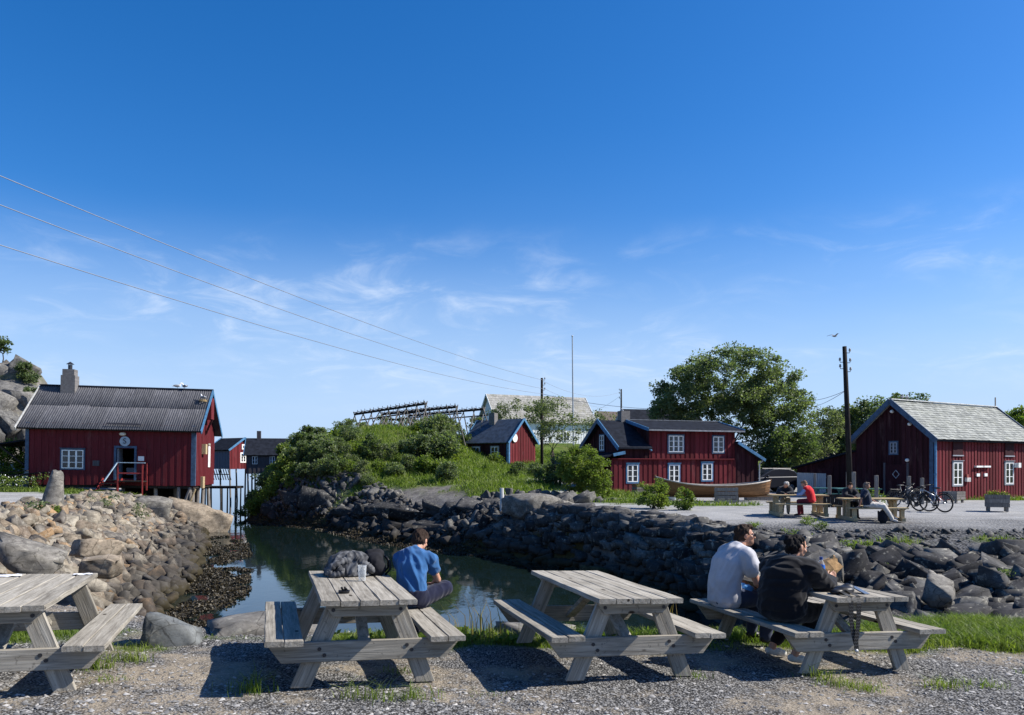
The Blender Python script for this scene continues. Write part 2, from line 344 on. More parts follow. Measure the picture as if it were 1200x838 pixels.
def height(x, y, fine=True):
    x = np.asarray(x, float); y = np.asarray(y, float); sh = x.shape; x = x.ravel(); y = y.ravel()
    d = shore_dist(x, y) + .35*vnoise(x*.55, y*.55, 3)*np.clip((y-11)/6, 0, 1)
    P = rbf_eval(RP, x, y); wd = width_at(x, y); t = np.clip(d/wd, 0, 1)
    S = 1-(1-t)**(1.7-.6*np.clip((-3.5-x)/2, 0, 1)*np.clip((47-y)/3, 0, 1))
    land = ZW + (P-ZW)*S; sea = ZW - .10 - .16*np.clip(-d, 0, 14)
    h = np.where(d > 0, land, sea)
    if fine:
        rough = np.clip(1-t, 0, 1)*np.clip(d*2, 0, 1)
        hill = np.clip((P-.9)/2.5, 0, 1)*(d > 0)
        cliff = hill*np.clip((-30-x)/3, 0, 1)
        h = h + rough*.16*fbm(x*.9, y*.9, 11, 3) + hill*.28*fbm(x*.35, y*.35, 21, 4) + cliff*(1.3*fbm(x*.35, y*.5, 31, 5)+.5*np.abs(fbm(x*.9+y*.4, y*.9, 35, 3)))
        gully = np.clip((-P-.3)/.5, 0, 1)*(d > 0); h = h + gully*.10*fbm(x*1.1, y*1.1, 41, 3)
        h = h + .018*fbm(x*1.3, y*1.3, 51, 3)*np.clip(d/2, 0, 1)
    return h.reshape(sh)
def hz(x, y): return float(height(np.array([x]), np.array([y]))[0])
def slope_at(x, y, e=.3):
    return (height(x+e, y)-height(x-e, y))/(2*e), (height(x, y+e)-height(x, y-e))/(2*e)
def axis(parts):
    out = []
    for a, b, s in parts: out += list(np.arange(a, b, s))
    return np.array(out)
gx = np.concatenate([[-6000, -3000, -1500, -700, -350, -200, -120, -90, -70], axis([(-60, -46, 1.0), (-46, -16, .4), (-16, 16, .22), (16, 36, .5), (36, 80, 2.5)]), [80, 110, 160, 250, 400, 700, 1500, 3000, 6000]])
gy = np.concatenate([[-3000, -800, -200, -60, -20, -8, -2, 2], axis([(4, 14, .16), (14, 40, .25), (40, 66, .4), (66, 90, .8), (90, 140, 3)]), [140, 170, 220, 320, 500, 900, 1800, 3500, 7000]])
GX, GY = np.meshgrid(gx, gy); GZ = height(GX, GY)
nxg, nyg = len(gx), len(gy)
gv = np.stack([GX.ravel(), GY.ravel(), GZ.ravel()], 1)
ii = (np.arange(nyg-1)[:, None]*nxg + np.arange(nxg-1)[None]).ravel()
gf = np.stack([ii, ii+1, ii+1+nxg, ii+nxg], 1)
def blob(x, y, cx, cy, rx, ry): return np.exp(-((x-cx)/rx)**2-((y-cy)/ry)**2)
def grass_w(x, y):
    """how much grass grows at a spot of ground"""
    P = rbf_eval(RP, x.ravel(), y.ravel()).reshape(x.shape); n = vnoise(x*.9, y*.9, 5)*.5 + vnoise(x*2.7, y*2.7, 6)*.35
    d = shore_dist(x.ravel(), y.ravel()).reshape(x.shape)
    g = np.clip((P-.6)*2.2, 0, 1.0)
    g = np.maximum(g, 1.1*blob(x, y, 0.9, 8.65, 2.0, .65)); g = np.maximum(g, 1.1*blob(x, y, -1.0, 8.35, 1.1, .6))
    g = np.maximum(g, 1.25*blob(x, y, 3.4, 9.0, 1.6, .8)); g = np.maximum(g, 1.5*blob(x, y, 6.1, 9.55, 2.2, 1.1)); g = np.maximum(g, 1.1*blob(x, y, 9.5, 9.9, 3.5, 1.0))
    g = np.maximum(g, .75*blob(x, y, -3.6, 7.6, .5, .4)); g = np.maximum(g, .8*blob(x, y, -5.0, 8.2, 1.3, .6)); g = np.maximum(g, .55*blob(x, y, -2.9, 8.3, .7, .25))
    g = np.maximum(g, 1.3*blob(x, y, -27, 46.5, 6.5, 3.2)); g = np.maximum(g, .9*blob(x, y, -33, 45, 6, 5))
    g = np.maximum(g, 1.1*blob(x, y, 6.3, 44.5, 3.2, 2.6)); g = np.maximum(g, 1.0*blob(x, y, 8.5, 36, 3.5, 1.2)); g = np.maximum(g, .8*blob(x, y, 6, 39, 3, 3))
    g = np.maximum(g, 1.2*blob(x, y, 0, 49, 3.6, 6)); g = np.maximum(g, 1.2*blob(x, y, -7, 54, 6, 4)); g = np.maximum(g, 1.0*blob(x, y, -15, 58.5, 4, 2.2)); g = np.maximum(g, 1.0*blob(x, y, 30, 46.8, 7, 1.4))
    g = np.maximum(g, .6*blob(x, y, 10.5, 21.5, 1.5, 1.4)); g = np.maximum(g, .6*blob(x, y, 14, 22, 1.3, 1.2))
    g = np.maximum(g, 1.0*blob(x, y, -44, 42, 9, 7)); g = np.maximum(g, .9*np.clip((x-38)/6, 0, 1)*np.clip((y-30)/6, 0, 1)*np.clip((300-y)/50, 0, 1))
    g = g*np.clip((x+33.5)/2, 0, 1)*1.0 + g*(x < -33.5)*np.where(y < 50, .8, .28)
    return np.clip((g + n*.45*np.clip(g*3, 0, 1) - .30)*2.2, 0, 1)*np.clip(d*1.5, 0, 1)
GRs = grass_w(GX, GY); GD = shore_dist(GX.ravel(), GY.ravel()).reshape(GX.shape); GP = rbf_eval(RP, GX.ravel(), GY.ravel()).reshape(GX.shape)
wdt = width_at(GX, GY)
rock_w = np.clip(1.15-GD/wdt, 0, 1)*(GD > -30)
rock_w = np.maximum(rock_w, np.clip((-31.5-GX)/2, 0, 1)*np.clip((GP-1.2), 0, 1))
rock_w = np.maximum(rock_w, np.clip((-GP-.30)/.3, 0, 1)*(GY > 10.8)); rock_w = np.maximum(rock_w, np.clip((13-np.abs(GY-52))/3, 0, 1)*np.clip((1.5-GX)/1.5, 0, 1)*(GX > -22)*np.clip(1.2-.5*GRs, 0, 1))
dark_w = np.clip((20.5-GY+2*vnoise(GX*.5, GY*.5, 9))/3, 0, 1)*np.clip((GY-10.5)/1, 0, 1)*(GX > 5)   # dark crushed stone on the right-hand slope
dark_w = np.maximum(dark_w, np.clip((28.5-GY+1.5*vnoise(GX*.4, GY*.4, 9))/4, 0, 1)*np.clip((GY-10.5), 0, 1)*(GX > 5.5))
weed_w = np.clip(1-np.abs(GD+.1)/1.3 + .5*vnoise(GX*.8, GY*.8, 13), 0, 1)*(GY > 14)*(GX < 2.8)
track_w = np.clip(blob(GX, GY, -30, 34, 14, 5)*1.6, 0, 1)
gm = np_mesh('ground', gv, gf, None, True)
ca = gm.color_attributes.new('cover', 'FLOAT_COLOR', 'POINT'); A4 = np.stack([GRs.ravel(), rock_w.ravel(), weed_w.ravel(), dark_w.ravel()], 1)
ca.data.foreach_set('color', A4.astype(np.float32).ravel())
def ground_mat():
    t = NT('ground'); at_ = t.n('ShaderNodeVertexColor', layer_name='cover'); sp = t.n('ShaderNodeSeparateColor'); t.L.new(at_.outputs['Color'], sp.inputs[0])
    gr, rk, wd = sp.outputs; dk = at_.outputs['Alpha']
    p = t.coord('Position')
    v1 = t.n('ShaderNodeTexVoronoi'); t.L.new(p, v1.inputs['Vector']); v1.inputs['Scale'].default_value = 52
    v2 = t.n('ShaderNodeTexVoronoi'); t.L.new(p, v2.inputs['Vector']); v2.inputs['Scale'].default_value = 17
    sc = t.n('ShaderNodeSeparateColor'); t.L.new(v1.outputs['Color'], sc.inputs[0])
    big = t.noise(p, .55, 5, .6); mid = t.noise(p, 3.5, 5, .6); fine = t.noise(p, 120, 2)
    grav = t.ramp(sc.outputs[0], [(0, (.10, .10, .102)), (.3, (.18, .177, .172)), (.62, (.245, .242, .235)), (.85, (.31, .305, .295)), (1, (.40, .39, .375))])
    grav = t.mix(t.rng(v1.outputs['Distance'], .30, .62), grav, (.035, .034, .033))
    dirt = t.mix(mid, (.22, .18, .13), (.34, .29, .22))
    g = t.mix(t.math('MULTIPLY', t.rng(t.math('ADD', t.math('MULTIPLY', big, .7), t.math('MULTIPLY', mid, .3)), .47, .60), .75), grav, dirt)
    # the far car park is finer and paler than the gravel by the tables
    sy = t.n('ShaderNodeSeparateXYZ'); t.L.new(p, sy.inputs[0]); far = t.rng(sy.outputs[1], 14, 26)
    pale = t.mix(t.rng(t.noise(p, 1.1, 6, .65), .3, .7), (.27, .27, .265), (.37, .365, .355)); pale = t.mix(t.math('MULTIPLY', t.rng(fine, .45, .7), .5), pale, (.17, .17, .17)); pale = t.mix(t.math('MULTIPLY', t.rng(t.noise(t.coord('Position', (.35, 1.4, 1)), .5, 6, .65), .48, .62), .4), pale, (.20, .19, .175))
    g = t.mix(far, g, pale)
    v3 = t.n('ShaderNodeTexVoronoi'); t.L.new(p, v3.inputs['Vector']); v3.inputs['Scale'].default_value = 11
    s3 = t.n('ShaderNodeSeparateColor'); t.L.new(v3.outputs['Color'], s3.inputs[0])
    crush = t.ramp(s3.outputs[0], [(0, (.05, .052, .056)), (.6, (.11, .112, .118)), (1, (.21, .21, .21))]); crush = t.mix(t.rng(v3.outputs['Distance'], .35, .7), crush, (.03, .03, .03))
    g = t.mix(t.math('MULTIPLY', dk, .92), g, crush)
    rn = t.noise(p, 1.6, 8, .68, .4)
    rock = t.ramp(rn, [(.25, (.045, .042, .042)), (.5, (.14, .13, .12)), (.75, (.26, .245, .22))])
    lich = t.noise(p, 5, 4, .6); rock = t.mix(t.math('MULTIPLY', t.rng(lich, .55, .7), .5), rock, (.28, .265, .20))
    wet = t.rng(sy.outputs[2], -1.0, -1.9); rock = t.mix(t.math('MULTIPLY', wet, .8), rock, (.025, .024, .022))
    g = t.mix(t.rng(t.math('ADD', rk, t.math('MULTIPLY', t.math('SUBTRACT', mid, .5), .8)), .35, .6), g, rock)
    weed = t.mix(t.noise(p, 6, 6, .7), (.028, .022, .010), (.11, .085, .035)); g = t.mix(t.rng(t.math('ADD', wd, t.math('MULTIPLY', t.math('SUBTRACT', mid, .5), 1.0)), .3, .6), g, weed)
    gn = t.noise(p, 9, 6, .7); grass = t.ramp(gn, [(.25, (.03, .05, .012)), (.5, (.075, .115, .022)), (.75, (.15, .19, .04))])
    grass = t.mix(t.math('MULTIPLY', t.rng(big, .45, .65), .55), grass, (.15, .14, .055))
    g = t.mix(gr, g, grass)
    hgt = t.math('ADD', t.math('MULTIPLY', v1.outputs['Distance'], -.5), t.math('MULTIPLY', rn, t.math('MULTIPLY', rk, 3.0)))
    nb = t.bump(hgt, .9, .018); nb = t.bump(t.math('MULTIPLY', v2.outputs['Distance'], -1.), .35, .03, nb); nb = t.bump(t.math('MULTIPLY', t.math('MULTIPLY', v3.outputs['Distance'], -1.), dk), .8, .08, nb)
    return t.fin(g, .95, nb, .05)
gm.materials.append(ground_mat())
tag(link('ground', gm), kind='structure')

# ------------------------------------------------------------------ water
def water_mat():
    t = NT('sea_water'); p = t.coord('Position', (1, .55, 1)); a = t.noise(p, 1.5, 3, .5, .3); b = t.noise(p, 5.5, 3, .5, .2); patch = t.noise(t.coord('Position'), .16, 3)
    sy = t.n('ShaderNodeSeparateXYZ'); t.L.new(t.coord('Position'), sy.inputs[0])
    h = t.math('ADD', a, t.math('MULTIPLY', b, .35)); st = t.n('ShaderNodeBump'); t.L.new(h, st.inputs['Height'])
    t.L.new(t.rng(patch, .35, .7, .02, .10), st.inputs['Strength']); st.inputs['Distance'].default_value = .10
    t.b.inputs['IOR'].default_value = 1.333
    return t.fin((.006, .013, .011), .035, st.outputs[0], .5)
wv = [(-6000, -200, ZW), (6000, -200, ZW), (6000, 7000, ZW), (-6000, 7000, ZW)]
tag(link('water', np_mesh('water', wv, [(0, 1, 2, 3)], water_mat())), kind='structure')

# ------------------------------------------------------------------ stones
def hull_mesh(seed, n=13, flat=.75, sub=False):
    """a block of rock: a box cut by random planes, so it keeps flat fractured faces and sharp edges"""
    r = random.Random(seed); bm = bmesh.new(); bmesh.ops.create_cube(bm, size=1.0)
    ax = r.uniform(1.15, 1.65)
    for v in bm.verts: v.co.x *= ax; v.co.z *= .9*flat; v.co += Vector((r.uniform(-.14, .14), r.uniform(-.14, .14), r.uniform(-.10, .10)))
    for _ in range(n-4):
        d = Vector((r.gauss(0, 1), r.gauss(0, 1), r.gauss(0, .9))).normalized(); sup = max(d.dot(v.co) for v in bm.verts); k = sup*r.uniform(.66, .94)
        res = bmesh.ops.bisect_plane(bm, geom=bm.verts[:]+bm.edges[:]+bm.faces[:], plane_co=d*k, plane_no=d, clear_outer=True)
        ed = [e for e in res['geom_cut'] if isinstance(e, bmesh.types.BMEdge)]
        if ed: bmesh.ops.edgeloop_fill(bm, edges=ed)
    bmesh.ops.remove_doubles(bm, verts=bm.verts[:], dist=.012)
    if sub:
        bmesh.ops.triangulate(bm, faces=bm.faces[:]); bmesh.ops.subdivide_edges(bm, edges=[e for e in bm.edges if e.calc_length() > .22], cuts=2 if sub == 2 else 1, use_grid_fill=True); bm.normal_update()
        for v in bm.verts:
            q = v.co*3 + Vector((seed*3.7, 0, 0)); v.co += v.normal*(mnoise.noise(q)*.03 + mnoise.noise(q*3.1)*.022 - (.05 if sub == 2 else .02)*max(0, 1-abs(mnoise.noise(Vector((q.x*.8, q.y*.8, q.z*2.2))))*5))
    bmesh.ops.triangulate(bm, faces=bm.faces[:]); bmesh.ops.recalc_face_normals(bm, faces=bm.faces)
    return bm
def bm_arrays(bm):
    bm.verts.ensure_lookup_table(); return np.array([v.co[:] for v in bm.verts]), np.array([[q.index for q in f.verts] for f in bm.faces])
def stone_mat(name, stops, rnd, lichen=.4, wet=True, weedc=(.035, .028, .012), relief=.6):
    t = NT(name); o = t.coord('Object', rand=(rnd == 'o')); p = t.coord('Position'); r = t.orand() if rnd == 'o' else t.island()
    c = t.ramp(r, stops); n = t.noise(p, 3.2, 9, .68, .3); f = t.noise(p, 18, 5, .65)
    c = t.mix(t.rng(n, .35, .68), t.mix(1, c, (.5, .5, .5), 'MULTIPLY'), c)
    st = t.noise(t.coord('Position', (1, 1, 5)), 2.2, 6, .6, .8); c = t.mix(t.math('MULTIPLY', t.rng(st, .5, .62), .45), c, t.mix(1, c, (.55, .53, .52), 'MULTIPLY'))
    l = t.noise(p, 6.5, 5, .62); c = t.mix(t.math('MULTIPLY', t.rng(l, .55, .70), lichen), c, (.42, .40, .33))
    vc = t.n('ShaderNodeTexVoronoi', feature='DISTANCE_TO_EDGE'); t.L.new(t.coord('Position', (1, 1, 1.7)), vc.inputs['Vector']); vc.inputs['Scale'].default_value = 2.6; c = t.mix(t.math('MULTIPLY', t.rng(t.math('ADD', vc.outputs[0], t.math('MULTIPLY', f, .06)), .055, .03), .7), c, t.mix(1, c, (.3, .29, .28), 'MULTIPLY'))
    sp = t.noise(p, 45, 2, .5); c = t.mix(t.math('MULTIPLY', t.rng(sp, .58, .68), .4), c, (.05, .048, .045))
    if wet:
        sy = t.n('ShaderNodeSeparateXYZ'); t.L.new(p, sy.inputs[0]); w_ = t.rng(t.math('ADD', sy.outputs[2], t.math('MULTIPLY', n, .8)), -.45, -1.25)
        dry = t.rng(t.math('ADD', sy.outputs[2], t.math('MULTIPLY', n, .5)), -.35, .45); c = t.mix(t.math('MULTIPLY', dry, (.12 if stops[0][1][0] < .03 else .06) if stops[0][1][0] < .05 else 0.), c, (.26, .25, .23))  # paler towards the top: dry stone plus sunlit tops painted into the colour
        c = t.mix(t.math('MULTIPLY', w_, .85), c, (.040, .037, .034)); w2 = t.rng(t.math('ADD', sy.outputs[2], t.math('MULTIPLY', l, .6)), -1.4, -1.75); c = t.mix(t.math('MULTIPLY', w2, .8), c, weedc)
    return t.fin(c, .85, t.bump(f, relief*.6, .007, t.bump(n, relief*.6, .014)), .10)
TAN = [(0, (.11, .10, .092)), (.2, (.24, .215, .18)), (.38, (.33, .285, .215)), (.52, (.17, .13, .10)), (.66, (.40, .36, .29)), (.80, (.27, .225, .17)), (.90, (.40, .26, .14)), (1, (.16, .15, .135))]
GREYS = [(0, (.028, .028, .031)), (.35, (.055, .055, .058)), (.7, (.105, .103, .10)), (1, (.19, .185, .17))]
S_TAN, S_TAN_I = stone_mat('bank_stone', TAN, 'o'), stone_mat('bank_rubble', TAN, 'i')
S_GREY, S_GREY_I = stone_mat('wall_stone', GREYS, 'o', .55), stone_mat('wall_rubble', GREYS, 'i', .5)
HULLS = [bm_arrays(hull_mesh(100+k, 7+k % 4, .46+.11*(k % 4))) for k in range(16)]
BIGS = [bm_arrays(hull_mesh(200+k, 8+k % 4, .46+.12*(k % 3), 1)) for k in range(14)]
def rotm(rx, ry, rz): return np.array((Matrix.Rotation(rz, 3, 'Z') @ Matrix.Rotation(ry, 3, 'Y') @ Matrix.Rotation(rx, 3, 'X')))
def scatter(n, region, rmin, rmax, power=2.2, gap=.62, seed=1, have=None):
    """throw n stones into a region of ground, large ones first, without piling them on each other"""
    g = np.random.default_rng(seed); rs = np.sort(rmin+(rmax-rmin)*g.random(n)**power)[::-1]; cell = {}; out = []
    pts = region(g, n*6); k = 0
    for r in rs:
        for _ in range(6):
            if k >= len(pts): break
            x, y = pts[k]; k += 1; ok = True; ci, cj = int(math.floor(x/1.0)), int(math.floor(y/1.0))
            for a in (-1, 0, 1):
                for b in (-1, 0, 1):
                    for (X, Y, R) in cell.get((ci+a, cj+b), ()):
                        if (X-x)**2+(Y-y)**2 < (gap*(R+r))**2: ok = False; break
            if ok: cell.setdefault((ci, cj), []).append((x, y, r)); out.append((x, y, r)); break
    return np.array(out)
def lay(stones, parent, m_obj, m_isl, name, limit=290, seed=3, tilt=.35, lift=.18, bigr=.30, stuff='rubble', wall=False):
    g = np.random.default_rng(seed); X, Y, R = stones.T; Z = height(X, Y); sx, sy = slope_at(X, Y)
    order = np.argsort(-R/np.hypot(X, Y)); meshes = {}; V = []; Fc = []; nv = 0
    for rank, i in enumerate(order):
        big = R[i] > bigr; src = (BIGS if big else HULLS); k = int(g.integers(len(src)))
        nrm = Vector((-sx[i], -sy[i], 1)); 
        if nrm.length > 3.2: nrm = Vector((-sx[i], -sy[i], 0)).normalized()*1.0 + Vector((0, 0, .35))
        nrm.normalize(); q = Vector((0, 0, 1)).rotation_difference(nrm)
        M = q.to_matrix() @ Matrix(rotm(g.normal(0, tilt), g.normal(0, tilt), g.uniform(0, 6.28)).tolist())
        if wall:
            hn = Vector((-sx[i], -sy[i], 0)).normalized(); nrm = (hn*.9+Vector((0, 0, .3))).normalized(); M = Matrix(rotm(g.normal(0, .16), g.normal(0, .14), math.atan2(hn.x, -hn.y)+g.normal(0, .3)).tolist())
        s = R[i]*1.35*np.array([g.uniform(.85, 1.2), g.uniform(.8, 1.1), g.uniform(.75, 1.15)]); p = Vector((X[i], Y[i], Z[i])) + nrm*R[i]*lift
        if rank < limit:
            if (big, k) not in meshes: meshes[(big, k)] = np_mesh('stone', src[k][0], src[k][1], m_obj)
            o = link('stone', meshes[(big, k)], parent); o.matrix_local = Matrix.Translation(p) @ M.to_4x4() @ Matrix.Diagonal((s[0], s[1], s[2], 1))
        else:
            v = (src[k][0]*s) @ np.array(M).T + np.array(p); V.append(v); Fc.append(src[k][1]+nv); nv += len(v)
    if V: o = link(stuff, np_mesh(stuff, np.concatenate(V), np.concatenate(Fc), m_isl), parent); o['kind'] = 'stuff'
def along(poly, lo, hi):
    """sampler: points at lo..hi metres inland from a polyline"""
    P = np.array(poly, float); D = np.diff(P, axis=0); Ln = np.hypot(D[:, 0], D[:, 1]); cum = np.concatenate([[0], np.cumsum(Ln)])
    def f(g, n):
        s = g.random(n)*cum[-1]; k = np.clip(np.searchsorted(cum, s)-1, 0, len(Ln)-1); t = (s-cum[k])/Ln[k]; base = P[k]+D[k]*t[:, None]
        nr = np.stack([-D[k, 1], D[k, 0]], 1)/Ln[k][:, None]; o = lo + (hi-lo)*g.random(n); return base+nr*o[:, None]
    return f
# ------------------------------------------------------------------ banks of stone
left_line = [(-5.3, 12.2), (-7.6, 16.5), (-9.2, 20.7), (-10.6, 25.7), (-12.6, 32), (-14.7, 38), (-17.0, 44), (-18, 47)]
rb = tag(empty('rock_bank', (0, 0, 0)), kind='structure')
lay(np.concatenate([scatter(12000, along(left_line, .1, 6.4), .05, .40, 5.0, .40, 5), scatter(120, along([(-14.5, 29.5), (-17.6, 37), (-19, 41)], -.8, 1.0), .14, .30, 2, .6, 6)]), rb, S_TAN, S_TAN_I, 'stone', 295, 3, .55, .22)
far_line = [(-18, 55.2), (-12.3, 50.5), (-6.6, 40.8), (-2.4, 36.3), (0, 34)]
fs = tag(empty('rocky_shore', (0, 0, 0)), kind='structure')
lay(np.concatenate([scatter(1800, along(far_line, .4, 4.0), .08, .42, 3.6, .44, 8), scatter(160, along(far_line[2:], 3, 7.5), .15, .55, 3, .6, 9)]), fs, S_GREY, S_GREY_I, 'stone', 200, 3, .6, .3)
SLABM = stone_mat('shore_slab_rock', [(0, (.035, .035, .037)), (.6, (.062, .061, .06)), (1, (.11, .106, .10))], 'o', .5)
for k, (px, Y, sx_, sy_, sz_, dz) in enumerate([(366, 53.0, 1.2, 1.0, 1.9, .0), (384, 52.4, 1.1, 1.0, 1.3, -.1), (345, 54.3, 1.4, 1.2, 1.0, -.2), (318, 55.5, 1.4, 1.2, .9, -.3), (412, 50, 1.8, 1.4, .7, -.15), (440, 48, 2.0, 1.8, .7, -.15), (468, 47, 2.6, 2.2, .8, -.1), (498, 45, 2.8, 2.4, .8, -.1), (524, 44, 2.4, 2.2, .7, -.1), (545, 42.5, 2.2, 2.0, .7, -.1), (515, 41, 1.8, 1.5, .7, -.1), (480, 44, 1.8, 1.6, .7, -.2), (565, 41, 1.8, 1.6, .6, 0)]):
    bm = hull_mesh(300+k, 12, 1.0, 2); v_, f_ = bm_arrays(bm); x_ = (px-600)*Y/F; o = link('rock_slab', np_mesh('rock_slab', v_*np.array((sx_, sy_, sz_)), f_, SLABM), fs, (x_, Y, hz(x_, Y)+dz), (.12*math.sin(k*2.3), .22+.12*math.sin(k*1.7), .7*math.sin(k*3.1)))
clf = tag(empty('cliff', (0, 0, 0)), kind='structure'); CLM = stone_mat('cliff_rock', [(0, (.10, .10, .098)), (.5, (.16, .157, .15)), (1, (.23, .22, .205))], 'o', .45, False)
for k, (x_, y_, sz_, dz) in enumerate([(-34.6, 55.5, 2.2, -.2), (-35.8, 55.2, 2.6, .0), (-37.2, 55.5, 2.8, 0), (-36.4, 57.0, 2.6, .1), (-35.2, 57.2, 2.2, .2), (-37.8, 57.8, 2.8, .0), (-36.6, 58.8, 2.2, .1), (-35.4, 58.6, 1.7, .1), (-34.4, 57.4, 1.8, -.2), (-36.2, 53.6, 2.4, -.3), (-37.6, 53.5, 2.6, -.2), (-38.2, 59.6, 2.2, .1), (-34.2, 53.8, 1.6, -.3), (-37.0, 60.0, 1.6, .1)]):
    bm = hull_mesh(400+k, 9, 1.0, 2); v_, f_ = bm_arrays(bm); link('rock_slab', np_mesh('rock_slab', v_*np.array((sz_*.9, sz_*.8, sz_*.95)), f_, CLM), clf, (x_, y_, hz(x_, y_)+dz-.75), (.25*math.sin(k*2.3), .5+.2*math.sin(k*1.7), .8*math.sin(k*3.1)))
wall_line = [(-1.2, 35.2), (0, 34), (2.6, 30.3), (4.4, 25.8), (5.3, 22)]
sw = tag(empty('stone_wall', (0, 0, 0)), 'steep dry stone sea wall of dark grey blocks below the red two-storey house', 'stone wall')
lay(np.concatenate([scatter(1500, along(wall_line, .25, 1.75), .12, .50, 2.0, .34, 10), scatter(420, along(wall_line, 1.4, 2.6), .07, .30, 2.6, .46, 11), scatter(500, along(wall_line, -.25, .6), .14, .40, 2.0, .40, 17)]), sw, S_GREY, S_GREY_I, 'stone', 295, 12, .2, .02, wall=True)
slope_line = [(5.3, 22), (5.9, 17.6), (5.6, 14)]
rs = tag(empty('boulder_slope', (0, 0, 0)), kind='structure')
def slope_region(g, n):
    x = g.uniform(5.8, 22, n*2); y = g.uniform(12.2, 22.8, n*2); p = np.clip((20.8-y+.8*vnoise(x*.6, y*.6, 4))/2.2, 0, 1); k = g.random(n*2) < p; return np.stack([x, y], 1)[k]
def slope_upper(g, n): return np.stack([g.uniform(6, 22, n), g.uniform(18.5, 24.5, n)], 1)
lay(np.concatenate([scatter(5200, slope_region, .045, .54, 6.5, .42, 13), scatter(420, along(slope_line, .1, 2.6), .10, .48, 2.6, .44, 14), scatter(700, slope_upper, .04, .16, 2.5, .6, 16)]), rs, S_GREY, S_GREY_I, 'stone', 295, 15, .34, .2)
def big_stone(name, seed, size, loc, rot, m, label, cat='boulder', n=18):
    bm = hull_mesh(seed, n, 1.0, 2); v, f = bm_arrays(bm); o = link(name, np_mesh(name, v*np.array(size)/1.0, f, m), None, loc, rot); tag(o, label, cat); return o
S_ONE = stone_mat('pale_grey_rock', [(0, (.24, .225, .20)), (1, (.24, .225, .20))], 'o', .5, False)
S_SLATE = stone_mat('slate_grey_rock', [(0, (.17, .18, .18)), (1, (.17, .18, .18))], 'o', .35, False)
S_BROWN = stone_mat('warm_brown_rock', [(0, (.34, .28, .21)), (1, (.34, .28, .21))], 'o', .3, False)
big_stone('boulder', 64, (.46, .36, .44), (-3.42, 8.0, .08), (.1, .35, .5), S_SLATE, 'angular slate grey boulder at the edge of the gravel beside the leftmost table')
p = at(60, 590, 29.5); 
def standing_stone():
    bm = hull_mesh(66, 13, 1.0, 1); bm2 = bm_arrays(bm); v = bm2[0]*np.array((1.0, .85, 1.75)); v[:, :2] *= (1.12-.32*(v[:, 2:3]+.8)); v[:, 0] += .10*(v[:, 2]+.8); k = np.floor((v[:, 2]+.22*v[:, 0])*4.2); v[:, :2] *= 1-.06*(((v[:, 2:3]+.22*v[:, :1])*4.2-k[:, None]))
    return np_mesh('standing_stone', v+np.array((0, 0, .72)), bm2[1], S_ONE)
tag(link('standing_stone', standing_stone(), None, (p.x, p.y, hz(p.x, p.y)-.05), (0, .06, .4), (.62, .62, 1.0)), 'tall upright weathered stone beside the track in front of the boathouse', 'stone')
p = at(50, 640, 15.5); big_stone('boulder', 71, (1.0, .9, .6), (-9.5, 15.6, .0), (.25, .3, .6), S_ONE, 'long pale slab of rock sloping down above the leftmost table')
p = at(128, 640, 17); big_stone('boulder', 37, (.66, .52, .5), (-9.3, 17.8, -.05), (.1, .2, .9), S_BROWN, 'squarish tan boulder standing proud in the middle of the left bank')
big_stone('boulder', 39, (.62, .5, .5), (-8.3, 16.0, -.2), (.2, .1, .2), S_BROWN, 'rounded lichen-spotted boulder just above the dark wet stones on the left bank')
p = at(238, 600, 45); big_stone('boulder', 41, (2.6, 2.2, 2.4), (-19.3, 47.6, -1.7), (.1, .3, .7), S_BROWN, 'large warm brown rock under the corner of the boathouse stilts')
p = at(205, 640, 46); big_stone('boulder', 43, (1.7, 1.4, 1.3), (-20.2, 44.2, -.45), (.2, .1, .2), S_ONE, 'big grey boulder on the bank crest below the boathouse porch')
p = at(637, 592, 36); big_stone('boulder', 45, (2.3, 1.5, 1.3), (1.35, 36.6, -.05), (.1, .1, .6), S_ONE, 'pale craggy boulder on top of the far bank beside the white marker post')
p = at(965, 640, 17); big_stone('boulder', 47, (.66, .5, .85), (6.95, 17.6, -.55), (.25, -.3, .3), S_ONE, 'upright pale-faced boulder on the slope behind the woman in black')
big_stone('boulder', 49, (.62, .5, .5), (8.2, 15.2, -.62), (.3, -.25, .8), S_ONE, 'pale tilted block standing above the paper bag on the boulder slope')
p = at(712, 668, 27); big_stone('boulder', 51, (1.0, .8, .7), (3.1, 27.9, -2.1), (0, .1, .3), stone_mat('weedy_rock', [(0, (.09, .075, .035)), (1, (.09, .075, .035))], 'o', .1, False), 'weed covered rock sticking out of the water by the dark sea wall')
big_stone('boulder', 53, (1.1, .7, .36), (-2.75, 8.85, -.08), (.05, .1, .2), S_ONE, 'flat pale rock slab at the edge of the gravel above the water')
big_stone('boulder', 55, (.8, .5, .32), (.3, 8.95, -.12), (.05, .1, .6), S_ONE, 'low pale stone in the grass beyond the empty table')

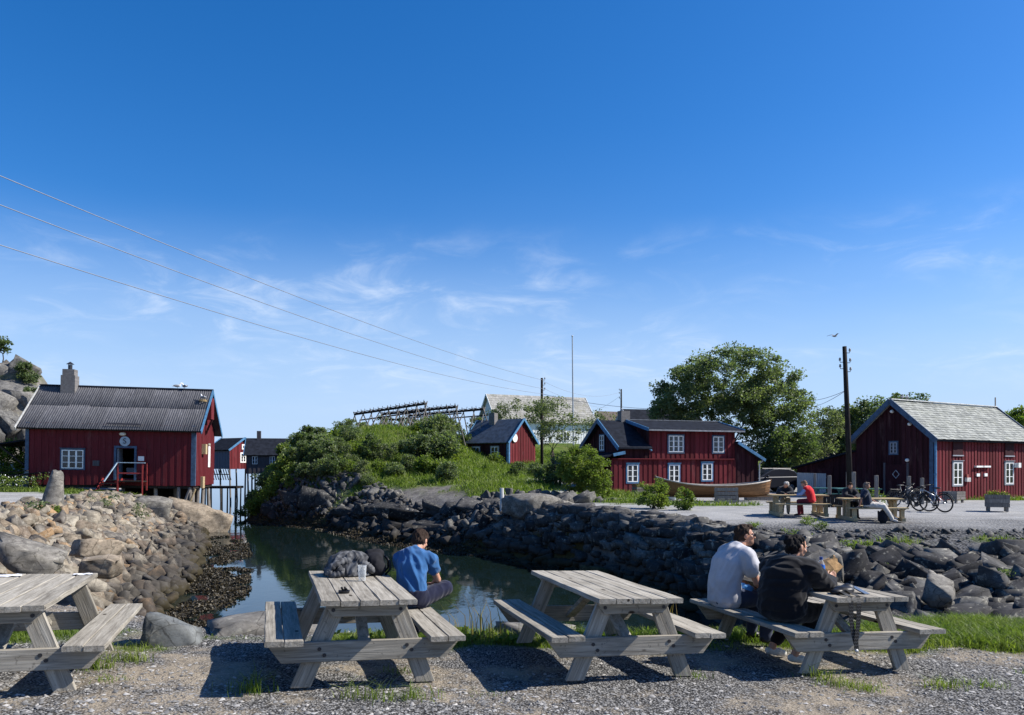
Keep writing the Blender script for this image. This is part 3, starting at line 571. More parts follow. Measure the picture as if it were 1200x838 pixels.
# ------------------------------------------------------------------ house kit (local frame: u along the front, v into the house, z up)
class Wall:
    def __init__(s, p0, p1, z0, top):
        s.p0 = Vector((p0[0], p0[1], 0)); d = Vector((p1[0]-p0[0], p1[1]-p0[1], 0)); s.L = d.length; s.d = d.normalized(); s.n = Vector((s.d.y, -s.d.x, 0)); s.z0 = z0; s.top = top
    def pt(s, a, z, n=0): q = s.p0 + s.d*a + s.n*n; return Vector((q.x, q.y, z))
    def ztop(s, a):
        t = s.top
        if not isinstance(t, (list, tuple)): return t
        for (a0, z0), (a1, z1) in zip(t, t[1:]):
            if a <= a1+1e-9: return z0+(z1-z0)*(a-a0)/(a1-a0)
        return t[-1][1]
    def box(s, mb, a0, a1, z0, z1, n0, n1, z2=None, z3=None):
        z2 = z1 if z2 is None else z2; z3 = z1 if z3 is None else z3
        return mb.hexa([s.pt(a0, z0, n1), s.pt(a1, z0, n1), s.pt(a1, z0, n0), s.pt(a0, z0, n0), s.pt(a0, z2 if z2 != z1 else z1, n1), s.pt(a1, z3, n1), s.pt(a1, z3, n0), s.pt(a0, z2, n0)])
    def clad(s, root, mat, step=.2, holes=(), planks=False, seed=0, name='cladding'):
        r = random.Random(seed); k = max(1, round(s.L/step)); st = s.L/k; mb = MB()
        cuts = sorted({i*st for i in range(k+1)} | ({q[0] for q in s.top} if isinstance(s.top, (list, tuple)) else set()))
        cuts = [c for i, c in enumerate(cuts) if i == 0 or c-cuts[i-1] > .02]; cuts[-1] = s.L
        for i in range(len(cuts)-1):
            a0, a1 = cuts[i], cuts[i+1]; m = (a0+a1)/2; n1 = (.05 if i % 2 else .022)+r.uniform(0, .006); ov = .012 if i % 2 else 0
            spans = [(s.z0, None)]
            for (h0, h1, hz0, hz1) in holes:
                if h0 <= m <= h1: spans = [(s.z0, hz0), (hz1, None)]
            for zb, zt in spans:
                t0, t1 = (s.ztop(a0), s.ztop(a1)) if zt is None else (zt, zt)
                zb2 = zb - r.uniform(0, .03) if zb == s.z0 else zb
                if planks: mb = MB()
                P = [s.pt(a0-ov, zb2, n1), s.pt(a1+ov, zb2, n1), s.pt(a1+ov, zb2, -.03), s.pt(a0-ov, zb2, -.03), s.pt(a0-ov, t0, n1), s.pt(a1+ov, t1, n1), s.pt(a1+ov, t1, -.03), s.pt(a0-ov, t0, -.03)]
                if max(t0, t1)-zb2 > .05: mb.hexa(P)
                if planks: mb.build('plank', mat, root)
        if not planks: mb.build(name, mat, root, kind='stuff')
    def window(s, root, a, z, wd, ht, cols=2, rows=3, casing=None, frame=None, lab=None, thick=.05, sill=True, curtain=False):
        casing = casing or BLUE_DARK; frame = frame or WHITE; f = .055; mb = MB(); b = MB(); h = MB()
        x0, x1, y0, y1 = a-wd/2, a+wd/2, z, z+ht
        for (p, q, u, v) in ((x0, x0+f, y0, y1), (x1-f, x1, y0, y1), (x0+f, x1-f, y0, y0+f), (x0+f, x1-f, y1-f, y1)): s.box(mb, p, q, u, v, .05, .092)
        for i in range(1, cols): xx = x0+wd*i/cols; s.box(mb, xx-.05, xx+.05, y0+f, y1-f, .05, .086)
        for j in range(1, rows):
            yy = y0+ht*j/rows
            for i in range(cols):
                p0 = x0+wd*i/cols+(.05 if i else f); p1 = x0+wd*(i+1)/cols-(.05 if i < cols-1 else f); s.box(mb, p0, p1, yy-.017, yy+.017, .05, .08)
        w_ = mb.build('window', frame, root)
        if lab: w_['label'] = lab
        s.box(h, x0+.02, x1-.02, y0+.02, y1-.02, .045, .066); h.build('pane', PANE, w_)
        c = .085
        for (p, q, u, v) in ((x0-c, x0, y0-c, y1+c), (x1, x1+c, y0-c, y1+c), (x0, x1, y1, y1+c), (x0, x1, y0-c, y0)): s.box(b, p, q, u, v, .04, .078)
        b.build('casing', casing, w_)
        if sill: q = MB(); s.box(q, x0-c-.03, x1+c+.03, y1+c, y1+c+.03, .03, .15); q.build('drip_board', casing, w_)
        return w_
    def board(s, a0, a1, z0, z1, mat, root, name, n0=.04, n1=.085): mb = MB(); s.box(mb, a0, a1, z0, z1, n0, n1); return mb.build(name, mat, root)
def roof_plane(root, name, A, B, C, D, t, mat, kind=None): mb = MB(); mb.slab(A, B, C, D, t); return mb.build(name, mat, root, kind=kind)
def bar(root, name, a, b, wd, ht, mat, up=(0, 0, 1)): mb = MB(); mb.beam(a, b, wd, ht, up); return mb.build(name, mat, root)
def stilts(root, spots, mat, r=.11, name='stilt', seed=1, lean=.12):
    g = random.Random(seed)
    for (a, b, t, zb) in spots: mb = MB(); mb.tube([(a+g.uniform(-lean, lean), b+g.uniform(-lean, lean), zb), (a, b, t)], [r*1.1, r*.9], 8); mb.build(name, mat, root)

# ------------------------------------------------------------------ the boathouse on the left
RED_STAIR = plain('bright_red_stair_paint', (.25, .032, .03), .6, .2, 6, .1)
def boathouse():
    c = at(227, 567, 49.0); th = math.radians(10); L, D, z0 = 9.5, 6.0, 0; H, RZ = 3.72, 6.15
    root = empty('boathouse', (c.x-L*math.cos(th), c.y-L*math.sin(th), c.z+.02), th); root.rotation_euler.y = math.radians(.9)
    tag(root, 'red boathouse on stilts with corrugated grey roof, chimney and open front door', 'boathouse')
    fw = Wall((0, 0), (L, 0), 0, H); rg = Wall((L, 0), (L, D), 0, [(0, H), (D/2, RZ), (D, H)]); bk = Wall((L, D), (0, D), 0, H); lg = Wall((0, D), (0, 0), 0, [(0, H), (D/2, RZ), (D, H)])
    fw.clad(root, RED, .2, [(5.02, 6.05, .38, 2.25)], True, 1); rg.clad(root, RED, .2, (), True, 2); bk.clad(root, RED, .3, (), False, 3); lg.clad(root, RED, .3, (), False, 4)
    fl = MB(); fl.box((L/2, D/2, -.1), (L-.1, D-.1, .16)); fl.build('floor_frame', WOOD_DARK, root)
    # open doorway and the room behind it
    q = MB(); fw.box(q, 4.89, 5.02, .3, 2.27, .02, .12); fw.box(q, 6.05, 6.18, .3, 2.27, .02, .12); fw.box(q, 4.89, 6.18, 2.27, 2.40, .02, .12); q.build('door_frame', BLUE_DARK, root)
    q = MB(); fw.box(q, 5.04, 5.11, .4, 2.24, -.9, -.02); q.build('door', GREYPAINT, root)
    q = MB(); fw.box(q, 4.8, 6.25, .1, .38, -.8, -.05); q.build('door_step', WOOD_GREY, root)
    q = MB(); fw.box(q, 5.3, 5.95, .62, 1.05, -1.1, -1.0); q.build('half_door', GREYPAINT, root)
    lf = MB(); fw.box(lf, 6.2, 6.72, .36, 2.2, .055, .10); dl = lf.build('door_leaf', RED, root)
    lf = MB(); lf.beam(fw.pt(6.22, .55, .11), fw.pt(6.7, 1.05, .11), .03, .1, (0, 0, 1)); lf.build('door_brace', RED_DARK, dl)
    win = fw.window(root, 2.55, .98, 1.22, 1.12, 3, 3, BLUE_DARK, WHITE)
    # notice boards
    fw.board(3.68, 4.06, 1.15, 1.48, DARKWALL, root, 'notice_board')
    q = MB(); q.disc(fw.pt(5.5, 2.68, .10), fw.n, .30, .05, 24); rs_ = q.build('round_sign', plain('sign_grey_blue', (.36, .42, .46), .5, .1), root)
    tx = bpy.data.curves.new('sign_letter', 'FONT'); tx.body = 'S'; tx.size = .46; tx.align_x = 'CENTER'; tx.align_y = 'CENTER'; tx.extrude = .008
    to = bpy.data.objects.new('tmp', tx); col.objects.link(to); dg = bpy.context.evaluated_depsgraph_get(); dg.update(); tm = bpy.data.meshes.new_from_object(to.evaluated_get(dg)); bpy.data.objects.remove(to); tm.materials.clear(); tm.materials.append(BLACK)
    link('sign_letter', tm, rs_, fw.pt(5.5, 2.68, .14), (math.pi/2, 0, 0))
    q = MB(); q.ball(fw.pt(5.36, 3.12, .11), (.21, .03, .12)); os_ = q.build('oval_sign', plain('sign_cream', (.55, .42, .30), .5, .1), root, True)
    q = MB(); q.ball(fw.pt(5.36, 3.12, .135), (.15, .015, .075)); q.build('sign_face', plain('sign_pale', (.70, .66, .58), .5, .1), os_, True)
    q = MB(); fw.box(q, 6.28, 6.62, 1.5, 1.78, .10, .15); q.build('white_notice', WHITE, root)
    bar(root, 'eave_rail', fw.pt(4.6, H-.14, .12), fw.pt(7.5, H-.20, .12), .03, .05, RED_DARK)
    # corner boards and bargeboards
    fw.board(-.08, .12, 0, H, BLUE_DARK, root, 'corner_board', .051, .09); fw.board(L-.16, L+.06, 0, H, BLUE_DARK, root, 'corner_board', .057, .092); rg.board(-.02, .14, 0, H, BLUE_DARK, root, 'corner_board', .062, .09)
    ov, sl_ = .46, (RZ-H)/(D/2); e = (-ov, H-ov*sl_); rt = .5
    up = Vector((0, -sl_, 1)).normalized()
    for x, m in ((L+rt-.02, BLUE), (-rt+.02, plain('pale_bargeboard', (.42, .42, .40), .7, .2))):
        bar(root, 'bargeboard', (x, e[0]-.03, e[1]-.05), (x, D/2, RZ-.02), .06, .24, m, (0, -sl_, 1)); bar(root, 'bargeboard', (x, D+ov, H-ov*sl_-.05), (x, D/2, RZ-.02), .06, .24, m, (0, sl_, 1))
    # corrugated sheets in two rows up the front slope
    def sheet(wd, ln):
        n = 37; x = np.linspace(-wd/2, wd/2, n); z = .022*np.sin(np.arange(n)*math.pi*.5*1.0); z[::1] = .022*np.sin(np.linspace(0, 2*math.pi*9, n)); v = []
        for yy in (0, ln): v += [(a, yy, b) for a, b in zip(x, z)]
        for yy in (0, ln): v += [(a, yy, b-.012) for a, b in zip(x, z)]
        f = [(i, i+1, n+i+1, n+i) for i in range(n-1)] + [(2*n+i+1, 2*n+i, 3*n+i, 3*n+i+1) for i in range(n-1)] + [(i+1, i, 2*n+i, 2*n+i+1) for i in range(n-1)]
        return np_mesh('roof_sheet', v, f, ROOFTIN)
    t = NT('fibre_cement_roof'); cc = t.coord('Object', (1, 1, 1), True); a = t.noise(t.coord('Object', (9, .7, 1), True), 2, 6, .65); b = t.noise(cc, 7, 6, .7); c3 = t.mix(t.rng(a, .3, .7), (.062, .062, .07), (.125, .125, .135)); c3 = t.mix(t.math('MULTIPLY', t.rng(b, .56, .7), .6), c3, (.26, .26, .25)); c3 = t.mix(1, c3, t.ramp(t.orand(), [(0, (.78,)*3), (1, (1.15,)*3)]), 'MULTIPLY')
    ROOFTIN = t.fin(c3, .75, t.bump(b, .3, .01), .3)
    ln = math.hypot(D/2+ov, RZ-e[1]); ang = math.atan(sl_); nc = 9; wd = (L+2*rt)/nc; s1 = ln*.52; ma, mc = sheet(wd+.04, s1+.12), sheet(wd+.04, ln-s1+.05)
    for i in range(nc):
        x = -rt+wd*(i+.5); g = random.Random(i)
        for mm, off, lift in ((ma, 0, .03), (mc, s1, .055)):
            link('roof_sheet', mm, root, (x, e[0]+math.cos(ang)*off, e[1]+math.sin(ang)*off+lift+g.uniform(0, .012)), (ang+g.uniform(-.004, .004), 0, g.uniform(-.006, .006)))
    roof_plane(root, 'roof_deck', (-rt, e[0]+.05, e[1]-.01), (L+rt, e[0]+.05, e[1]-.01), (L+rt, D/2, RZ-.03), (-rt, D/2, RZ-.03), .06, WOOD_DARK)
    roof_plane(root, 'back_roof', (L+rt, D+ov, e[1]), (-rt, D+ov, e[1]), (-rt, D/2+.02, RZ), (L+rt, D/2+.02, RZ), .07, ROOFTIN)
    q = MB(); q.tube([(-rt, D/2, RZ+.05), (L+rt, D/2, RZ+.05)], .09, 8); q.build('ridge_cap', BLACKROOF, root)
    q = MB(); q.beam((4.5, -.30, H+.02), (6.5, -.30, H+.0), .05, .10); q.build('snow_board', DARKWALL, root)
    # chimney
    q = MB(); q.box((1.35, D/2-.25, RZ+.0), (.84, .75, 1.4)); q.box((1.35, D/2-.25, RZ+.88), (.70, .62, .42)); ch = q.build('chimney', CHIM, root)
    q = MB(); q.lathe([(.13, 0), (.13, .3)], (1.35, D/2-.25, RZ+1.08), 10); q.lathe([(.24, 0), (.02, .16)], (1.35, D/2-.25, RZ+1.43), 10); q.beam((1.25, D/2-.25, RZ+1.36), (1.25, D/2-.25, RZ+1.48), .02, .02); q.beam((1.45, D/2-.25, RZ+1.36), (1.45, D/2-.25, RZ+1.48), .02, .02); q.build('chimney_cowl', DARKMETAL, ch)
    # hoist hood, shutters and fittings on the gable
    q = MB(); rg.box(q, D/2-.45, D/2+.45, 4.3, RZ-.45, .03, .48); q.build('hoist_hood', RED, root)
    q = MB(); q.beam((L+.05, D/2, 3.3), (L+.45, D/2, 4.28), .1, .12); q.build('hoist_brace', RED_DARK, root)
    rg.board(3.9, 4.5, 1.15, 2.55, WHITE, root, 'shutter'); rg.board(3.85, 4.55, 2.6, 2.75, WOOD_GREY, root, 'shutter_head')
    rg.board(1.9, 2.4, 2.0, 2.65, WOOD_PALE, root, 'birdhouse', .05, .3); rg.board(1.7, 2.3, -.2, .55, WOOD_PALE, root, 'fender_board', .05, .2)
    # porch stair
    st = MB()
    for k in range(5): zz = .3-.19*k; q = MB(); q.beam((4.35-.03*k, -.35-.24*k, zz), (5.35-.03*k, -.35-.24*k, zz), .24, .045); q.build('step', WOOD_DARK, root)
    for x in (4.3, 5.38): q = MB(); q.beam((x, -.05, .35), (x-.12, -1.5, -.72), .05, .2, (0, 0, 1)); q.build('stair_string', RED_STAIR, root)
    q = MB(); q.box((6.1, -.6, .26), (1.45, 1.05, .06)); q.build('landing', WOOD_DARK, root)
    q = MB()
    for x, y, a, b in ((5.42, -1.1, -.7, 1.35), (6.8, -1.1, -.7, 1.35), (6.8, -.15, -.3, 1.35)): q.beam((x, y, a), (x, y, b), .07, .07, (0, 1, 0))
    q.beam((5.42, -1.1, .75), (6.8, -1.1, .75), .04, .09); q.build('stair_rail', RED_STAIR, root)
    q = MB(); q.beam((5.38, -1.12, 1.38), (6.95, -1.12, 1.38), .1, .045); q.beam((5.38, -1.12, 1.38), (4.85, -1.75, .25), .1, .045); q.build('handrail', plain('pale_blue_rail', (.35, .45, .52), .5, .15), root)
    # stilts
    zb = ZW-c.z-.5; sp = [(L-.25, .2, -.1, zb), (L-.9, .1, -.1, zb), (L-.35, 1.4, -.1, zb), (L-.3, 2.8, -.1, zb), (L-.3, 4.3, -.1, zb), (L-.3, D-.2, -.1, zb), (L-2.3, .3, -.1, zb+.6), (L-4.2, .4, -.1, zb+1.4), (L-1.8, 3, -.1, zb), (L-3.4, 3.4, -.1, zb)]
    stilts(root, sp, WOOD_POST, .12, seed=3, lean=.2)
    q = MB(); q.tube([(L-1.3, -.1, zb), (L-.2, .1, -.1)], .1, 8); q.build('stilt', WOOD_POST, root)
    q = MB(); q.tube([(L+.1, 0, -.2), (L-.75, .1, -2.4)], .06, 8); q.build('brace', WOOD_PALE, root)
    q = MB(); q.box((6.9, 3.2, -1.0), (4.6, .06, 1.8)); q.build('underfloor_shade_panel', WOOD_DARK, root)  # added dark sheet standing in for the shade under the floor
    # lean-to at the far left end
    roof_plane(root, 'lean_to_roof', (-2.3, .4, 2.35), (-.03, .4, 2.75), (-.03, 4.6, 2.75), (-2.3, 4.6, 2.35), .09, BLACKROOF)
    for y in (.6, 4.4): bar(root, 'lean_to_post', (-2.1, y, -.6), (-2.1, y, 2.3), .12, .12, WOOD_DARK, (0, 1, 0)); bar(root, 'lean_to_strut', (-.1, y, .9), (-1.8, y, 2.3), .1, .1, WOOD_DARK)
    return root
t = NT('chimney_brick'); bk_ = t.n('ShaderNodeTexBrick'); t.L.new(t.coord('Object', (1, 1, 1)), bk_.inputs[0])
for k, v in (('Color1', (.15, .14, .135, 1)), ('Color2', (.20, .19, .185, 1)), ('Mortar', (.11, .105, .10, 1))): bk_.inputs[k].default_value = v
bk_.inputs['Scale'].default_value = 4; mp = t.n('ShaderNodeMapping'); t.L.new(t.coord('Object'), mp.inputs[0]); mp.inputs['Rotation'].default_value = (math.pi/2, 0, 0); t.L.new(mp.outputs[0], bk_.inputs[0])
CHIM = t.fin(bk_.outputs[0], .9, t.bump(bk_.outputs[1], .4, -.02))
boathouse()

def slates(root, A, B, C, D, rows, cols, mat, name='slates', t=.02, seed=1):
    """overlapping slates on a roof plane with corners A B (eave) C D (ridge)"""
    A, B, C, D = map(Vector, (A, B, C, D)); g = random.Random(seed); mb = MB(); n = (B-A).cross(D-A).normalized()
    for r in range(rows):
        v0, v1 = r/rows, min(1, (r+1.35)/rows); o = (r % 2)*.5
        for c in range(-1, cols+1):
            u0, u1 = (c+o+.02)/cols, (c+o+.98)/cols; u0, u1 = max(0, u0), min(1, u1)
            if u1-u0 < .15/cols: continue
            j = g.uniform(-.12, .12)/rows; P = lambda u, v: A.lerp(B, u).lerp(D.lerp(C, u), min(1, max(0, v)))
            lo = n*(t*1.6+g.uniform(0, t*.5)); hi = n*.004; mb.hexa([P(u0, v0+j)+lo-n*t, P(u1, v0+j+g.uniform(-.06, .06)/rows)+lo-n*t, P(u1, v1)-n*t, P(u0, v1)-n*t, P(u0, v0+j)+lo, P(u1, v0+j)+lo, P(u1, v1)+hi, P(u0, v1)+hi])
    return mb.build(name, mat, root, kind='stuff')
def slate_mat(name, a, b, moss):
    t = NT(name); r = t.island(); p = t.coord('Object'); n = t.noise(p, 1.1, 6, .7); f = t.noise(p, 9, 5, .65); c = t.mix(r, a, b); c = t.mix(t.math('MULTIPLY', t.rng(n, .48, .7), .6), c, moss); c = t.mix(t.math('MULTIPLY', t.rng(f, .5, .7), .35), c, tuple(q*.5 for q in a)); return t.fin(c, .8, t.bump(f, .3, .01), .25)
SLATE = slate_mat('pale_slate', (.16, .17, .16), (.33, .34, .31), (.26, .27, .21)); MOSSY = slate_mat('mossy_pale_slate', (.23, .225, .20), (.37, .36, .335), (.21, .20, .12))

# ------------------------------------------------------------------ the red storehouse on the right
def storehouse():
    c = at(1094, 590, 45); th = math.radians(31.5); L, D, H, RZ = 11.0, 4.9, 3.86, 5.95
    root = tag(empty('storehouse', (c.x, c.y, -.33), th), 'large red storehouse with a pale slate roof at the right end of the square', 'storehouse')
    fw = Wall((0, 0), (L, 0), 0, H); bk = Wall((L, D), (0, D), 0, H); lg = Wall((0, D), (0, 0), 0, [(0, H), (D/2, RZ), (D, H)]); rg = Wall((L, 0), (L, D), 0, [(0, H), (D/2, RZ), (D, H)])
    fw.clad(root, RED, .17, (), False, 5); lg.clad(root, RED_DARK, .17, (), False, 6); bk.clad(root, RED, .3, (), False, 7); rg.clad(root, RED, .3, (), False, 8)
    for a in (2.35, 8.1):
        fw.window(root, a, 1.0, .92, 1.32, 2, 3, GREYPAINT, WHITE)
        s_ = fw.board(a-.5, a+.5, 2.75, 3.6, RED_DARK, root, 'loft_shutter', .052, .09); q = MB(); fw.box(q, a-.56, a+.56, 2.68, 2.75, .05, .12); q.build('sill', GREYPAINT, s_)
    lg.window(root, D-2.4, 2.85, .44, .66, 2, 3, BLUE_DARK, GREYPAINT, sill=False)
    dr = lg.board(2.0, 3.35, .05, 2.2, RED_DARK, root, 'door', .055, .10); q = MB(); lg.box(q, 1.88, 2.0, 0, 2.3, .05, .12); lg.box(q, 3.35, 3.47, 0, 2.3, .05, .12); q.build('door_frame', DARKWALL, dr)
    q = MB()
    for k in range(4):
        a0, a1 = k*math.pi/2, (k+1)*math.pi/2; q.beam(lg.pt(2.68+.21*math.cos(a0), 1.62+.24*math.sin(a0), .115), lg.pt(2.68+.21*math.cos(a1), 1.62+.24*math.sin(a1), .115), .02, .035)
    q.build('diamond_emblem', plain('emblem_grey', (.28, .30, .33), .5), dr)
    for a, z in ((D-2.45, 5.35), (D-1.35, 4.55), (3.4, 2.45)): q = MB(); q.ball(lg.pt(a, z, .14), (.15, .1, .1)); q.build('lamp', WHITE, root, True)
    q = MB(); q.ball(fw.pt(3.95, 3.62, .12), (.08, .08, .08)); q.build('lamp', WHITE, root, True)
    for a in (4.5, 5.35): fw.board(a-.36, a+.36, 2.02, 2.12, WHITE, root, 'wall_light', .05, .2); fw.board(a-.16, a+.16, 1.48, 1.66, WHITE, root, 'plaque', .05, .11)
    fw.board(3.12, 3.5, 1.18, 1.42, plain('box_grey', (.5, .48, .46)), root, 'wall_box', .05, .2); fw.board(3.2, 3.32, 1.42, 1.62, plain('box_red', (.35, .10, .08)), root, 'wall_box', .05, .16)
    fw.board(8.66, 8.95, 2.0, 2.3, WHITE, root, 'camera_box', .05, .35)
    q = MB(); q.tube([fw.pt(-.06, 0, .14), fw.pt(-.06, H-.1, .14)], .055, 8); q.tube([fw.pt(-.06, 1.6, .14), fw.pt(-.06, 1.68, .14)], .085, 8); q.build('downpipe', BLUE, root)
    fw.board(-.05, .2, 0, H, BLUE, root, 'corner_board', .058, .085); lg.board(D-.2, D+.03, 0, H, BLUE_DARK, root, 'corner_board', .058, .085)
    ov, rt, sl_ = .38, .4, (RZ-H)/(D/2); e = H-ov*sl_
    roof_plane(root, 'roof', (-rt, -ov, e+.06), (L+rt, -ov, e+.06), (L+rt, D/2, RZ+.06), (-rt, D/2, RZ+.06), .12, BLACKROOF); roof_plane(root, 'back_roof', (L+rt, D+ov, e+.06), (-rt, D+ov, e+.06), (-rt, D/2+.02, RZ+.06), (L+rt, D/2+.02, RZ+.06), .12, SLATE)
    slates(root, (-rt, -ov-.03, e+.07), (L+rt, -ov-.03, e+.07), (L+rt, D/2, RZ+.07), (-rt, D/2, RZ+.07), 16, 40, SLATE, seed=4)
    q = MB(); q.beam((-rt, D/2, RZ+.13), (L+rt, D/2, RZ+.13), .3, .05); q.build('ridge_cap', plain('ridge_white', (.6, .6, .58)), root)
    for x in (-rt+.01, L+rt-.01): bar(root, 'bargeboard', (x, -ov-.02, e-.02), (x, D/2, RZ+.02), .06, .3, BLUE_DARK, (0, -sl_, 1)); bar(root, 'bargeboard', (x, D+ov, e-.02), (x, D/2, RZ+.02), .06, .3, BLUE_DARK, (0, sl_, 1))
    bar(root, 'ridge_spike', (L+rt, D/2, RZ), (L+rt, D/2, RZ+.75), .06, .06, WOOD_POST, (0, 1, 0))
    # low annex at the back left
    an = Wall((0, D), (-.1, D), 0, 1); A = [(-.02, D), (-.02, D+4.2)]
    al = Wall((.0, D+4.4), (.0, D+.06), 0, [(0, 2.0), (4.34, 3.0)]); al.clad(root, RED_DARK, .2, (), False, 9); roof_plane(root, 'annex_roof', (-.35, D+4.7, 2.0), (-.35, D+.1, 3.08), (3.6, D+.1, 3.08), (3.6, D+4.7, 2.0), .1, BLACKROOF)
    al.board(1.6, 2.7, .05, 1.95, RED_DARK, root, 'annex_door', .055, .1); Wall((3.5, D+4.4), (0, D+4.4), 0, 2.0).clad(root, RED_DARK, .25, (), False, 10)
    return root
storehouse()

# ------------------------------------------------------------------ the red two-storey house in the middle
def middle_house():
    th = math.radians(20); L, D = 8.1, 5.0; root = tag(empty('red_house', (6.64, 48, .02), th), 'red two-storey wooden house with slate roof, blue trim and white windows behind the wooden boat', 'house')
    H, RZ = 3.05, 4.62
    lo = Wall((-.75, -.12), (L, -.12), 0, 2.16); lo.clad(root, RED, .17, (), False, 11)
    hw = Wall((0, 0), (1.95, 0), 2.0, H); hw.clad(root, RED_DARK, .17, (), False, 12)
    dm = Wall((1.9, -.05), (L, -.05), 2.1, 4.02); dm.clad(root, RED, .17, (), False, 13)
    lg = Wall((0, D), (0, 0), 0, [(0, H), (D/2, RZ), (D, H)]); lg.clad(root, RED_DARK, .17, (), False, 14); rg = Wall((L, 0), (L, D), 0, [(0, 4.02), (D/2, RZ), (D, H)]); rg.clad(root, RED_DARK, .2, (), False, 15); Wall((L, D), (0, D), 0, H).clad(root, RED_DARK, .3, (), False, 16)
    Wall((-.75, 2), (-.75, -.12), 0, 2.16).clad(root, RED_DARK, .17, (), False, 17)
    for a, b in ((1.42, .78), (4.32, .78), (6.72, .86)): lo.window(root, a, b, .72, 1.05, 2, 3, BLUE, WHITE)
    w1 = dm.window(root, 1.85, 2.62, 1.05, 1.02, 3, 3, BLUE_DARK, WHITE, sill=False); dm.window(root, 4.95, 2.62, .78, 1.0, 2, 3, BLUE_DARK, WHITE, sill=False)
    lg.window(root, D/2, 2.75, .6, .95, 2, 3, BLUE_DARK, WHITE, sill=False)
    q = MB(); lo.box(q, 0, L+.6, 2.16, 2.22, -.05, .17); q.build('drip_ledge', RED, root)
    ov, sl_ = .35, (RZ-H)/(D/2); e = H-ov*sl_
    roof_plane(root, 'roof', (-.4, -ov, e+.05), (1.95, -ov, e+.05), (1.95, D/2, RZ+.05), (-.4, D/2, RZ+.05), .12, BLACKROOF); roof_plane(root, 'back_roof', (L+.4, D+ov, e+.05), (-.4, D+ov, e+.05), (-.4, D/2+.02, RZ+.05), (L+.4, D/2+.02, RZ+.05), .12, BLACKROOF)
    roof_plane(root, 'dormer_roof', (1.6, -.5, 4.02), (L+.45, -.5, 4.02), (L+.45, D/2, 4.72), (1.6, D/2, 4.72), .12, BLACKROOF)
    q = MB(); q.beam((1.6, D/2, 4.74), (L+.45, D/2, 4.74), .25, .05); q.build('ridge_cap', plain('ridge_lead', (.16, .17, .19)), root)
    Wall((1.9, 2.45), (1.9, -.05), 2.6, [(0, 4.6), (2.5, 3.95)]).clad(root, RED_DARK, .2, (), False, 18)
    bar(root, 'bargeboard', (-.4, -ov-.02, e-.03), (-.4, D/2, RZ+.03), .05, .26, BLUE, (0, -sl_, 1)); bar(root, 'bargeboard', (-.4, D+ov, e-.03), (-.4, D/2, RZ+.03), .05, .26, BLUE_DARK, (0, sl_, 1))
    bar(root, 'dormer_bargeboard', (1.58, -.52, 3.98), (1.58, D/2, 4.68), .05, .2, BLUE, (0, -.25, 1)); bar(root, 'dormer_bargeboard', (L+.46, -.52, 3.98), (L+.46, D/2, 4.68), .05, .2, BLUE, (0, -.25, 1))
    bar(root, 'gutter', (-.4, -ov-.04, e), (1.9, -ov-.04, e), .08, .08, BLACKROOF); bar(root, 'gutter', (1.6, -.54, 3.95), (L+.45, -.54, 3.95), .08, .09, plain('gutter_grey', (.2, .21, .23)))
    q = MB(); q.tube([(1.75, -.3, e), (1.98, -.2, 2.7)], .05, 8); q.build('downpipe', BLUE, root)
    # lean-to on the right end and porch on the left
    lt = Wall((L, -.10), (L+1.75, -.10), 0, [(0, 3.2), (1.75, 2.25)]); lt.clad(root, RED_DARK, .17, (), False, 19); Wall((L+1.75, -.1), (L+1.75, 4), 0, 2.25).clad(root, RED_DARK, .2, (), False, 20)
    roof_plane(root, 'lean_to_roof', (L, -.45, 3.32), (L+2.1, -.45, 2.18), (L+2.1, 4.2, 2.18), (L, 4.2, 3.32), .1, BLACKROOF)
    bar(root, 'lean_to_fascia', (L, -.47, 3.25), (L+2.1, -.47, 2.12), .05, .18, BLUE, (0, 0, 1)); q = MB(); q.tube([(L+1.95, -.4, 2.1), (L+1.82, -.2, 1.9), (L+1.82, -.2, 0)], .05, 8); q.build('downpipe', STEEL, root)
    roof_plane(root, 'porch_roof', (-2.9, -.45, 2.05), (0, -.45, 2.62), (0, 3.4, 2.62), (-2.9, 3.4, 2.05), .1, BLACKROOF)
    bar(root, 'porch_fascia', (-.78, -.47, 2.42), (.02, -.47, 2.57), .05, .18, BLUE); bar(root, 'porch_fascia', (-2.92, -.47, 1.98), (-2.92, 3.4, 1.98), .05, .18, BLUE_DARK)
    for x, y in ((-2.7, -.2), (-2.7, 3.1), (-1.5, 3.1)): bar(root, 'porch_post', (x, y, -.1), (x, y, 2.0), .12, .12, WOOD_DARK, (0, 1, 0))
    q = MB(); q.box((1.55, D/2+.1, RZ+.2), (.62, .55, .95)); q.build('chimney', CHIM, root)
    q = MB(); q.box((L/2, D/2, -.05), (L-.1, D, .2)); q.build('footing', CONCRETE, root)
middle_house()

